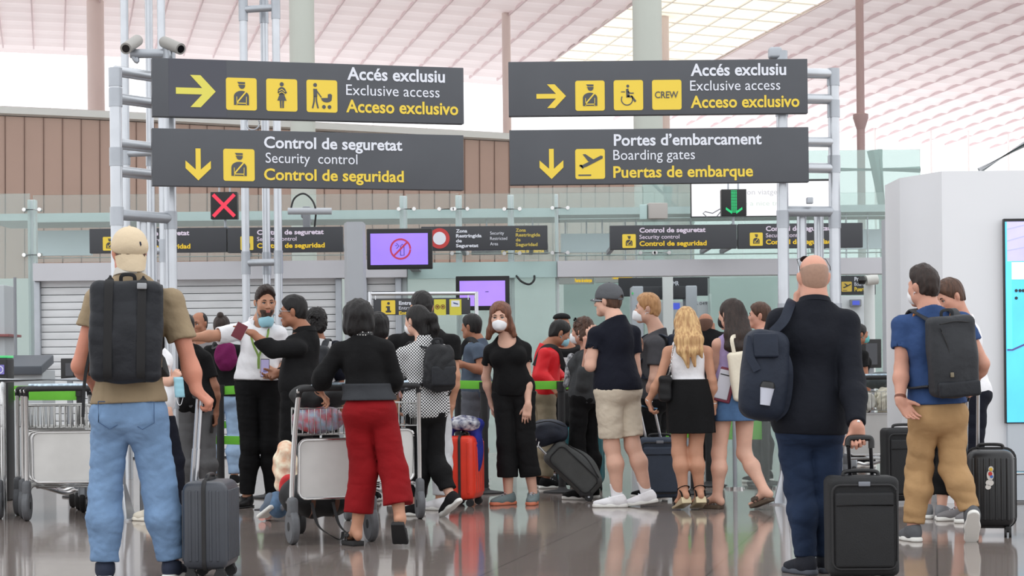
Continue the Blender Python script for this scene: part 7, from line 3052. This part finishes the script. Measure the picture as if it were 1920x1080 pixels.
# ---- man in navy tee and stone shorts
Y = ground(1150, 951)[1]
P = Person('tall man in navy t-shirt, stone shorts and grey cap with white socks', Y, 1150, 1.84, -38, SK_LIGHT,
           J=dict(pel=(1157, 728), neck=(1152, 600), head=(1140, 564, 0.04), shL=(1117, 628, -0.06), shR=(1186, 626, 0.08), elL=(1107, 686, -0.08), wrL=(1112, 640, 0.14),
                  elR=(1192, 700, 0.1), wrR=(1180, 745, 0.2), knL=(1147, 838, -0.02), knR=(1186, 836, 0.02)),
           ftL=(1157, -0.02, -82, 0), ftR=(1212, 0.02, -78, 8), hyaw=-58, bulk=1.07, handL=dict(d=(-0.2, 0.2, 1), n=(0.2, 0.8, 0.1), curl=40))
P.body()
P.trousers(F_STONE, waist=0.53, e=(0.018, 0.034, 0.03), hem=0.86, seed=4, name='shorts', amp=0.009)
P.top(F_NAVYT, e=0.022, sleeve=(0.5, 0.5), se=(0.016, 0.026), hem=0.505, flare=0.016, seed=8, name='t_shirt', neck='high')
P.hair('short', H_BROWN, 2)
P.cap(F_CAPG)
P.glasses(mat('clear_frame', (210, 214, 220), 0.3))
for sd in 'RL':
    P.shoe(sd, F_WHITE, M_SOLEW, sock=(F_WHITE, 0.11))
P.band('L', M_chrome, 0.9, 0.034, 0.014)

# ---- blond young man in charcoal tee
Y = 17.1
P = Person('blond young man in charcoal t-shirt and white mask, in profile', Y, 1232, 1.77, -68, SK_LIGHT, face_parts=True,
           J=dict(pel=(1228, 745), neck=(1229, 622), head=(1214, 579, -0.02), shL=(1231, 646, -0.16), shR=(1226, 644, 0.18), elL=(1226, 710, -0.2), wrL=(1214, 758, -0.12),
                  elR=(1216, 700, 0.1), wrR=(1204, 652, -0.08)), hyaw=-82, handL=dict(curl=60), handR=dict(curl=50, d=(-0.6, -0.3, 0.4)))
P.body()
P.trousers(F_BLACK, waist=0.50, e=(0.016, 0.03, 0.03), hem=0.95, seed=4, name='shorts')
P.top(F_CHAR, e=0.022, sleeve=(0.6, 0.62), se=(0.018, 0.03), hem=0.47, flare=0.016, seed=3, name='t_shirt', neck='high')
P.hair('short', H_SAND, 9, vol=1.1)
P.mask(M_MASKW, duck=True)
for sd in 'RL':
    P.shoe(sd, F_BLACK, M_SOLEW)
backpack(P, 'dark blue day pack on the back of the blond young man', 0.24, 0.12, 0.34, F_PACKN, zc=0.66, seed=3)
q = P.hand['R']['c']
held_phone('teal cased phone held up by the blond young man', q + np.array([0, 0, 0.0]), (0.7, 0, 0.3), (0.1, -1, 0), mat('teal_case', (40, 130, 128), 0.5), M_black, (0.05, 0.10, 0.009))

# ---- blond woman in white tank top
Y = ground(1292, 957)[1]
P = Person('woman with long blond hair in white tank top and short black skirt', Y, 1291, 1.64, -3, SK_TAN, female=True,
           J=dict(pel=(1292, 735), neck=(1288, 638), head=(1286, 604, 0.02), shL=(1253, 660, 0), shR=(1326, 660, 0), elL=(1236, 714, -0.02), wrL=(1216, 752, 0.05),
                  elR=(1335, 714, -0.02), wrR=(1339, 757, 0.02), knL=(1273, 848, 0.0), knR=(1304, 848, 0.0)),
           ftL=(1281, 0.0, -22, 18), ftR=(1311, 0.02, -10, 18), ankle=0.115, handL=dict(d=(0.25, 0.1, -1), n=(0.9, 0.1, 0), curl=40), handR=dict(n=(-0.9, 0.1, 0), curl=40))
for sd in 'RL':
    P.bare_foot(sd, 0.035)
P.body()
P.skirt(F_BLACK, at(1290, 711, Y)[2], at(1290, 812, Y)[2], 0.150, 0.172, amp=0.010, folds=9, name='skirt', d=0.8)
P.top(F_WHITE, e=0.010, sleeve=0, hem=0.605, flare=0.0, amp=0.004, neck='tank', name='tank_top', seed=2)
hb = P.tp(0, -0.13, 0.9)
P.hair('long', H_BLOND, 6, fall=[([P.hw((x, -0.06, 0.0)), P.tp(x * 1.3, -0.12, 1.0), P.tp(x * 1.35, -0.145, 0.8), P.tp(x * 1.05 + dx, -0.15, z)], 0.048, w, 1) for (x, z, w, dx) in ((-0.058, 0.58, 0.010, 0.03), (-0.02, 0.48, 0.012, 0.0), (0.02, 0.50, 0.012, 0.01), (0.056, 0.66, 0.012, 0.03))])
for sd in 'RL':
    P.shoe(sd, F_BLACK, mat('metallic_wedge', (196, 182, 150), 0.35, 0.4), 'wedge')
    P.band(sd, M_chrome, 0.96, 0.03, 0.008, name='bracelet')
# chain bag
q = at(1247, 728, Y - 0.06)
t = thing('handbag', 'small black handbag on a chain strap beside the blond woman', 'bag', q - (0, 0, 0.1))
soft('bag_body', wrinkle(rbox(q, (0.05, 0.07, 0.10), 0.03), 0.005, 30), q - 0.2, q + 0.2, 0.006, fabric('black_leather', (24, 24, 26), 0.1, 8, 0.2, 120, 0.45), t)
ch = MB()
pts = catmull([q + (0.02, -0.02, 0.09), at(1257, 690, Y - 0.13), at(1262, 655, Y - 0.12), at(1266, 640, Y - 0.03)], 10)
for i in range(len(pts) - 1):
    c = (pts[i] + pts[i + 1]) / 2
    u, v, d = frame(pts[i + 1] - pts[i])
    a = u if i % 2 else v
    ch.tube([c + 0.011 * math.cos(k) * d + 0.006 * math.sin(k) * a for k in np.linspace(0, 6.28, 10, endpoint=False)], 0.0022, 5, closed=True)
ch.build('chain', M_chrome, t)

# ---- dark haired woman in denim skirt
Y = ground(1345, 954)[1]
P = Person('woman with long dark hair in lavender top and short denim skirt', Y, 1375, 1.72, -12, SK_LIGHT, female=True,
           J=dict(pel=(1377, 742), neck=(1376, 628), head=(1370, 590, 0.02), shL=(1346, 646, 0), shR=(1408, 646, 0), elL=(1343, 692, 0.02), wrL=(1350, 655, 0.22),
                  elR=(1416, 700, 0.06), wrR=(1402, 735, 0.22), knL=(1348, 850, 0.0), knR=(1395, 850, 0.02)),
           ftL=(1345, 0.0, -52, 0), ftR=(1434, -0.16, -50, 20), ankle=0.09, hyaw=-42)
for sd in 'RL':
    P.bare_foot(sd, 0.028)
P.body()
P.skirt(F_DSKIRT, at(1375, 728, Y)[2], at(1375, 789, Y)[2], 0.15, 0.165, amp=0.006, folds=7, name='denim_skirt', d=0.82)
P.top(F_LAV, e=0.012, sleeve=0, hem=0.585, flare=0.004, neck='tank', name='lavender_top', seed=5)
P.hair('long', H_DBROWN, 3, fall=[([P.hw((x, -0.06, 0.0)), P.tp(x * 1.3, -0.11, 1.0), P.tp(x * 1.6, -0.14, 0.8), P.tp(x * 1.5 + 0.03, -0.14, z)], 0.05, 0.018, 1) for (x, z) in ((-0.056, 0.72), (-0.02, 0.58), (0.02, 0.56), (0.058, 0.64))])
P.mask(mat('black_mask', (24, 24, 28), 0.7))
for sd in 'RL':
    P.shoe(sd, mat('brown_strap', (74, 60, 50), 0.7), mat('brown_footbed', (84, 70, 58), 0.8), 'slide')
q = at(1360, 722, Y - 0.15)
t = thing('document_pouch', 'grey document pouch edged in burgundy under the arm of the denim skirt woman', 'pouch', q - (0, 0, 0.13))
MB().box(q, (0.13, 0.03, 0.27), roty(14), 0.012).build('pouch_edge', mat('burgundy_trim', (112, 40, 60), 0.6), t)
MB().box(q + (-0.014, -0.012, 0.004), (0.105, 0.02, 0.23), roty(14), 0.008).build('pouch_face', mat('pale_grey_pouch', (186, 186, 196), 0.6), t)
MB().box(q + (-0.005, -0.024, 0.08), (0.07, 0.004, 0.008), roty(14)).build('zip', M_black, t)
q = at(1388, 705, Y - 0.2)
t = thing('tote_bag', 'cream canvas tote bag behind the dark haired woman', 'bag', q - (0, 0, 0.2))
soft('bag_body', wrinkle(rbox(q, (0.075, 0.05, 0.19), 0.03, roty(-8)), 0.007, 22, (1, 1, 0.6), 2), q - 0.3, q + 0.3, 0.007, fabric('cream_canvas', (222, 214, 196), 0.04), t)
MB().tube(catmull([q + (-0.05, -0.03, 0.18), q + (-0.06, -0.02, 0.3), at(1396, 632, Y + 0.02)], 6), 1.0, 8, flat=(0.03, 0.006, (0, -1, 0))).build('strap', MATS['cream_canvas'], t)

# ---- guard in white shirt
Y = ground(462, 951)[1]
P = Person('bearded guard in white shirt and black trousers pointing left, blue mask on chin', Y, 485, 1.83, 176, SK_TAN, face_parts=True,
           J=dict(pel=(484, 715), neck=(487, 608), head=(497, 568, -0.05), shR=(447, 622, 0), shL=(522, 628, 0), elR=(407, 629, -0.08), wrR=(358, 633, -0.15),
                  elL=(540, 684, 0.05), wrL=(520, 700, -0.12), knR=(470, 835, 0.0), knL=(505, 835, 0.0)),
           ftR=(463, 0.0, 200, 0), ftL=(512, 0.06, 165, 0), hyaw=158, hpitch=4, bulk=1.0, handR=dict(d=(-1, -0.15, 0.05), n=(0.1, -0.2, -1), curl=20), handL=dict(d=(-0.9, -0.3, 0), n=(0.1, 1, 0), curl=40))
P.body()
P.trousers(F_BLACK, waist=0.59, e=(0.012, 0.018, 0.02), hem=1.95, seed=7, name='trousers')
P.top(F_WHITE, e=0.02, sleeve=(0.98, 0.8), se=(0.026, 0.034), hem=0.572, flare=0.006, seed=5, amp=0.011, name='shirt', neck='open')
P.collar(F_WHITE, h=0.035, r=0.08)
P.hair('fade', H_DBROWN, 6, vol=1.16)
bd = minus(cut(U(0.03, ell((0, 0.0225, -0.033), (0.0675, 0.0785, 0.090)), cone((-0.02, 0.083, -0.05), (0.02, 0.083, -0.05), 0.017, 0.017), ell((0, 0.072, -0.098), (0.029, 0.029, 0.029))), plane((0, 0, -0.026), (0, 0.32, 1)), plane((0, 0.0, 0), (0, -1, 0)), k=0.012), ell((0, 0.108, -0.067), (0.022, 0.03, 0.0085)), 0.004)
soft('beard', P.hl(bd), P.hc - 0.2, P.hc + 0.2, 0.005, hairmat('beard_brown', (62, 46, 38)), P.t)
P.mask(M_MASKB, chin=True)
ld = MB()
for x0 in (-0.062, 0.05):
    ld.tube(catmull([P.tp(x0, 0.0, 1.06), P.tp(x0 * 1.25, 0.12, 0.85), P.tp(x0 * 0.8, 0.155, 0.65), P.tp(-0.008, 0.16, 0.42), P.tp(-0.01, 0.165, 0.22)], 6), 1.0, 6, flat=(0.018, 0.003, P.fwd))
ld.build('lanyard', mat('green_lanyard', (120, 150, 70), 0.7), P.t)
bl = cut(P.torso(0.028), plane((0, 0, 0.588 * P.H), (0, 0, 1)), plane((0, 0, 0.568 * P.H), (0, 0, -1)))
soft('belt', bl, P.lo, P.hi, 0.007, M_black, P.t)
for sd in 'RL':
    P.shoe(sd, M_black, M_SOLEB, 'flat')
c = at(497, 690, Y - 0.26)
ph, R = held_phone('violet lit phone hanging from the lanyard of the guard', c, (0.02, 0, 1), (0, -1, 0), M_black, mat('violet_phone_screen', (196, 186, 236), 0.3, emit=0.5))
MB().box(c + (0, -0.006, -0.02), (0.03, 0.001, 0.03)).build('screen_patch', mat('phone_patch', (150, 140, 200), 0.4, emit=0.4), ph)

# ---- man in black shirt with glasses, profile
Y = 15.75
P = Person('man in black shirt and glasses in profile, pointing with a maroon passport', Y, 556, 1.74, -62, SK_BROWN, face_parts=True,
           J=dict(pel=(560, 722), neck=(569, 624), head=(550, 584, -0.02), shL=(558, 652, -0.16), shR=(566, 648, 0.18), elL=(510, 656, -0.2), wrL=(474, 625, -0.22),
                  elR=(545, 700, 0.25), wrR=(520, 700, 0.15)), hyaw=-84, hpitch=2, bulk=1.05,
           handL=dict(d=(-0.93, -0.1, 0.35), n=(-0.15, 0.3, -1), curl=(6, 62, 70, 74), thumb=25))
P.body()
P.trousers(F_BLACK, waist=0.575, e=(0.012, 0.018, 0.02), hem=1.95, seed=3, name='trousers')
P.top(F_BLACK2, e=0.02, sleeve=1.9, se=(0.02, 0.022), hem=0.5, flare=0.012, seed=6, name='shirt', neck='high')
P.collar(F_BLACK2, h=0.03, r=0.078)
P.hair('short', H_BLACK, 4)
P.glasses(mat('rimless_frame', (160, 164, 170), 0.3, 0.5))
bd = cut(U(0.03, ell((0, 0.021, -0.032), (0.0625, 0.074, 0.0845)), ell((0, 0.07, -0.098), (0.0235, 0.0235, 0.0235))), plane((0, 0, -0.045), (0, 0.2, 1)), plane((0, 0.0, 0), (0, -1, 0)), k=0.012)
soft('stubble', P.hl(minus(bd, ell((0, 0.105, -0.066), (0.024, 0.03, 0.013)), 0.004)), P.hc - 0.2, P.hc + 0.2, 0.005, mat('stubble_shadow', (96, 68, 56), 0.8), P.t)
for sd in 'RL':
    P.shoe(sd, M_black, M_SOLEB, 'flat')
c = at(449, 621, Y - 0.27)
t = thing('passport', 'maroon passport held by the man in black shirt', 'passport', c)
Rp = roty(28)
MB().box(c, (0.088, 0.008, 0.125), roty(28), 0.003).build('cover', mat('maroon_cover', (104, 34, 48), 0.6), t)
MB().box(c + Rp @ np.array([0.002, 0, 0]), (0.087, 0.004, 0.121), Rp).build('pages', mat('passport_paper', (224, 218, 204), 0.8), t)

# ---- person mostly hidden behind the tan shirt, mask in hand
Y = ground(272, 977)[1]
P = Person('person in white top and navy trousers mostly hidden behind the tan t-shirt man', Y, 292, 1.55, 60, SK_LIGHT, female=True,
           J=dict(pel=(296, 745), neck=(280, 640), head=(272, 612, 0), shL=(262, 662, 0.1), shR=(296, 664, -0.1), elR=(310, 715, -0.12), wrR=(324, 716, -0.06), elL=(262, 720, 0.1), wrL=(300, 720, 0.2)),
           ftL=(282, 0.0, -60, 0), ftR=(338, 0.06, 80, 0), handR=dict(d=(0.5, 0, 0.9), n=(0.2, 0.9, 0.2), curl=55))
P.body()
P.trousers(F_NAVYT, waist=0.51, e=(0.012, 0.02, 0.026), hem=1.9, name='trousers', seed=5)
P.top(F_WHITE, e=0.018, sleeve=(0.5, 0.5), hem=0.48, flare=0.014, name='shirt', neck='high')
P.hair('bob', H_SAND, 3)
P.band('R', M_black, 0.92, 0.03, 0.012, name='wristband')
for sd in 'RL':
    P.shoe(sd, mat('cream_leather', (214, 206, 190), 0.6), mat('cream_sole', (226, 220, 206), 0.6))
c = at(336, 726, Y - 0.12)
t = thing('face_mask', 'pale blue face mask dangling from a hand behind the tan shirt man', 'mask', c)
V = []
F_ = []
for i in range(7):
    for j in range(9):
        u, v = i / 6 - 0.5, j / 8 - 0.5
        V.append(c + np.array([u * 0.07 + 0.012 * v, -0.02 * math.cos(u * 3) + 0.004 * math.sin(v * 20), -v * 0.15]))
for i in range(6):
    for j in range(8):
        a = i * 9 + j
        F_.append((a, a + 9, a + 10, a + 1))
o = mesh_obj('mask_cloth', V, F_, M_MASKB, t)
o.modifiers.new('thickness', 'SOLIDIFY').thickness = 0.003
MB().tube(catmull([c + (-0.02, 0, -0.07), c + (-0.01, -0.01, -0.12), c + (0.012, -0.01, -0.13), c + (0.03, 0, -0.07)], 6), 0.0022, 6).build('ear_loop', M_MASKW, t)

# ---- the second rows: simpler to see, still whole figures
def extra(label, Y, x, H, face, sk, top, bot, hair, hm, J=None, hyaw=None, hpitch=0, female=False, sleeve=0.5, hem=0.5, bhem=1.93, mask=None, cap=None, fp=False, neck='high', bulk=1.0, be=(0.012, 0.02, 0.022), handR=None, handL=None, vol=1.0, skirt=False, ftR=None, ftL=None, fall=None, shoe=None, seed=3):
    P = Person(label, Y, x, H, face, sk, J=J, hyaw=hyaw, hpitch=hpitch, female=female, face_parts=fp, bulk=bulk, handR=handR, handL=handL, body_res=0.0075, ftR=ftR, ftL=ftL)
    P.body()
    P.trousers(bot, waist=hem + 0.05, e=be, hem=bhem, name='trousers' if bhem > 1 else 'shorts', seed=seed, res=0.009)
    P.top(top, e=0.02, sleeve=sleeve, hem=hem, flare=0.012, name='shirt', neck=neck, seed=seed + 1, res=0.009, se=(0.018, 0.026))
    if hair:
        P.hair(hair, hm, seed, vol=vol, fall=None if fall is None else fall(P))
    if mask:
        P.mask(mask)
    if cap:
        P.cap(cap, back=False)
    for sd in 'RL':
        P.shoe(sd, shoe or F_BLACK, M_SOLEW)
    return P


GREYTR = fabric('grey_trouser', (104, 104, 106), 0.06)
P = extra('man in black t-shirt with dark arm tattoo and grey trousers left of the guard', ground(368, 948)[1], 366, 1.64, -14, SK_BROWN, F_BLACK, GREYTR, 'short', H_BLACK,
          J=dict(pel=(366, 748), neck=(352, 652), head=(347, 616, 0.02), shL=(318, 672, 0), shR=(384, 674, 0), elR=(402, 726, -0.02), wrR=(404, 776, 0.0)), bulk=1.1, sleeve=(0.7, 0.6), hem=0.47, handR=dict(curl=50))
held_phone('dark phone held low by the man with the tattooed arm', at(399, 795, P.Y - 0.02), (0.1, 0, 1), (1, -0.3, 0), M_black)
extra('balding man in grey shirt facing us beyond the arm of the guard', 20.4, 373, 1.70, 200, SK_BROWN, F_GREYT, F_BLACK, 'receding', H_BLACK, J=dict(head=(373, 607, -0.04)), hyaw=206, fp=True, hpitch=6)
P = extra('woman with a dark hair bun and black top left of the white shirt guard', 19.6, 421, 1.62, 4, SK_TAN, F_BLACK, fabric('pale_jeans', (150, 176, 206), 0.06), 'bun', H_DBROWN, female=True, J=dict(head=(416, 614, 0.0), neck=(420, 646)), hem=0.54, sleeve=1.5)
q = at(424, 668, 19.35)
MBG = put(lumpy('shoulder_bag', 'magenta shoulder bag on the woman with the bun', 'bag', q, (0.11, 0.07, 0.15), fabric('magenta_nylon', (104, 22, 76), 0.08), 5, 0.012, 24))
MB().tube(catmull([q + (-0.08, 0, 0.1), P.J['shL'] + (0.05, -0.09, 0.03), P.J['shL'] + (0.06, 0, 0.09), P.J['shL'] + (0.06, 0.1, 0.0)], 6), 1.0, 6, flat=(0.03, 0.006, (0, -1, 0.4))).build('strap', M_blackcl, MBG)
P = extra('person with black curly hair and white top with navy sleeves behind the black shirt', 17.8, 600, 1.66, 8, SK_BROWN, fabric('navy_sleeve_white_top', (226, 226, 228), 0.04), F_BLACK, 'curly', H_BLACK, female=True, J=dict(head=(594, 604, 0.0), neck=(598, 640)), sleeve=0.9)
rag = [P.arm_up('R', 0.034, 0.04, 0.8), P.arm_up('L', 0.034, 0.04, 0.8)]
for i, sd in enumerate('RL'):
    soft('navy_sleeve', rag[i], P.lo, P.hi, 0.009, F_NAVYT, P.t, label='navy sleeve')
backpack(P, 'black backpack with pale piping behind the man in black shirt', 0.3, 0.16, 0.4, F_PACKG, zc=0.5, seed=2)
P = extra('woman with black bob and pink patterned top right of the red trousers woman', 16.9, 716, 1.63, 20, SK_LIGHT, mat('pink_navy_print', (226, 196, 206), 0.8, 0, 0, 9, 0.1, 100, c2=(40, 40, 70)), F_BLACK, 'bob', H_BLACK, female=True, J=dict(head=(712, 611, 0.0), neck=(718, 645)), sleeve=0.8)
P = extra('man in slate blue t-shirt with crossbody strap turned left behind the green belt', 19.0, 893, 1.66, -58, SK_BROWN, fabric('slate_jersey', (76, 88, 104), 0.06), fabric('slate_shorts', (88, 90, 98), 0.06), 'short', H_BLACK,
          J=dict(pel=(893, 728), neck=(893, 640), head=(884, 613, 0.0), shL=(897, 655, -0.15), elL=(903, 695, -0.2), wrL=(866, 683, -0.3), shR=(893, 655, 0.15), elR=(880, 695, 0.2), wrR=(862, 680, 0.0)), bhem=0.95, be=(0.016, 0.03, 0.03))
MB().tube(catmull([P.tp(-0.08, -0.13, 0.5), P.tp(-0.1, -0.06, 0.98), P.tp(-0.1, 0.05, 1.0), P.tp(-0.12, 0.13, 0.6)], 8), 1.0, 8, flat=(0.05, 0.01, (0.3, -1, 0.3))).build('crossbody_strap', M_blackcl, P.t)
P = extra('man in red jacket and blue mask bending to the right behind the green belt', 18.6, 1022, 1.66, 72, SK_BROWN, fabric('scarlet_shell', (204, 26, 36), 0.06, 4, 0.2, 90, 0.5), fabric('khaki_twill', (140, 128, 108), 0.06), 'short', H_BLACK,
          J=dict(pel=(1018, 735), neck=(1030, 652), head=(1049, 625, -0.02), shR=(1022, 664, -0.16), shL=(1030, 662, 0.16), elR=(1012, 704, -0.2), wrR=(1036, 722, -0.25), elL=(1040, 700, 0.2), wrL=(1056, 715, 0.1)), hyaw=72, hpitch=22, sleeve=1.95, hem=0.52, mask=M_MASKB, fp=True)
MB().tube(catmull([P.tp(0.06, -0.14, 0.55), P.tp(0.1, -0.09, 0.97), P.tp(0.12, 0.03, 0.99), P.tp(0.13, 0.13, 0.6)], 8), 1.0, 8, flat=(0.05, 0.01, (-0.3, -1, 0.3))).build('pack_strap', M_blackcl, P.t)
P = extra('man with black beret and black hoodie printed white behind the red jacket', 19.4, 1058, 1.70, 176, SK_BROWN, F_BLACK, F_BLACK, 'stubble', MATS['shaved_hair_shadow'], J=dict(head=(1054, 612, 0.0), neck=(1058, 645)), sleeve=1.9, hyaw=160, fp=True)
be = cut(ell((0, -0.01, 0.085), (0.088, 0.1, 0.05)), plane((0, 0, 0.075), (0, 0, -1)))
soft('beret', P.hl(be), P.hc - 0.2, P.hc + 0.2, 0.006, F_BLACK, P.t)
pr = MB()
for (x, z, w, h) in ((-0.06, 0.62, 0.045, 0.012), (0.0, 0.64, 0.05, 0.05), (0.055, 0.62, 0.04, 0.02), (-0.03, 0.56, 0.08, 0.014), (0.04, 0.55, 0.05, 0.014), (-0.05, 0.66, 0.03, 0.02)):
    pr.box(P.tp(x, 0.152, z), (w, 0.006, h), P.Rt())
pr.build('chest_print', mat('print_white', (206, 206, 208), 0.7), P.t)
P = extra('woman with white mask and sunglasses on her hair beside the navy t-shirt man', 16.95, 1096, 1.62, -52, SK_PINK, fabric('charcoal_fleece', (62, 64, 66), 0.08), F_BLACK, 'curly', H_BROWN, female=True,
          J=dict(pel=(1098, 740), neck=(1103, 655), head=(1092, 622, -0.02), shL=(1099, 672, -0.12), shR=(1108, 668, 0.14), elL=(1094, 722, -0.16), wrL=(1101, 652, -0.2)), hyaw=-62, mask=M_MASKW, sleeve=1.5, fp=True, vol=0.88, handL=dict(d=(0, 0.1, 1), n=(-0.2, 1, 0), curl=40))
P.glasses(M_black, z=0.075, y=-0.035, dark=MATS['dark_lens'], tiltup=25)
sc = U(0.03, cone(P.tp(-0.1, 0.1, 0.8), P.tp(-0.12, 0.12, 0.2), 0.035, 0.03), None)
soft('scarf', wrinkle(sc, 0.006, 30, seed=4), P.lo, P.hi, 0.008, mat('grey_leaf_print', (70, 72, 78), 0.8, 0, 0, 40, 0, 1, c2=(190, 192, 196)), P.t)
extra('bald man in black t-shirt beyond the blond woman, seen from behind', 20.0, 1328, 1.74, 6, SK_BROWN, F_BLACK, F_BLACK, 'stubble', MATS['stubble_shadow'], J=dict(head=(1323, 610, 0.0)))
extra('man with brown hair and pinkish top in profile beyond the dark haired woman', 19.2, 1430, 1.75, -70, SK_PINK, fabric('dusty_pink_jersey', (196, 156, 146), 0.05), F_BLACK, 'short', H_BROWN, J=dict(head=(1424, 592, 0.0)), hyaw=-80, fp=True)
P = extra('attendant in black with teal mask and dark hair tied back behind a monitor', 22.6, 1606, 1.64, 66, SK_BROWN, F_BLACK, F_BLACK, 'pony', H_BLACK, female=True, J=dict(head=(1612, 627, 0.0), neck=(1605, 655)), hyaw=74, mask=mat('teal_mask', (96, 176, 176), 0.7), fp=True)
P = extra('young man in white t-shirt and dark shorts bowing his head by the kiosk', 14.1, 1808, 1.73, -112, SK_PINK, F_WHITE, F_NAVYT, 'short', H_BROWN,
          J=dict(pel=(1812, 735), neck=(1800, 600), head=(1782, 556, -0.04), shL=(1770, 620, -0.12), shR=(1812, 618, 0.14), elL=(1772, 690, -0.05), wrL=(1745, 690, 0.05)), hyaw=-108, hpitch=26, bhem=0.98, be=(0.016, 0.03, 0.03), fp=True, shoe=F_GREYT, sleeve=0.6)
P = extra('person with short black hair in black leaning on the white t-shirt man', 14.4, 1762, 1.58, 60, SK_LIGHT, F_BLACK, F_BLACK, 'bob', H_BLACK, female=True, J=dict(head=(1782, 590, 0.0), neck=(1775, 622)), bhem=1.75, shoe=fabric('grey_runner', (128, 130, 134)),
          ftL=(1736, 0.0, -20, 0), ftR=(1766, -0.1, 40, 0), sleeve=1.9, vol=0.95)
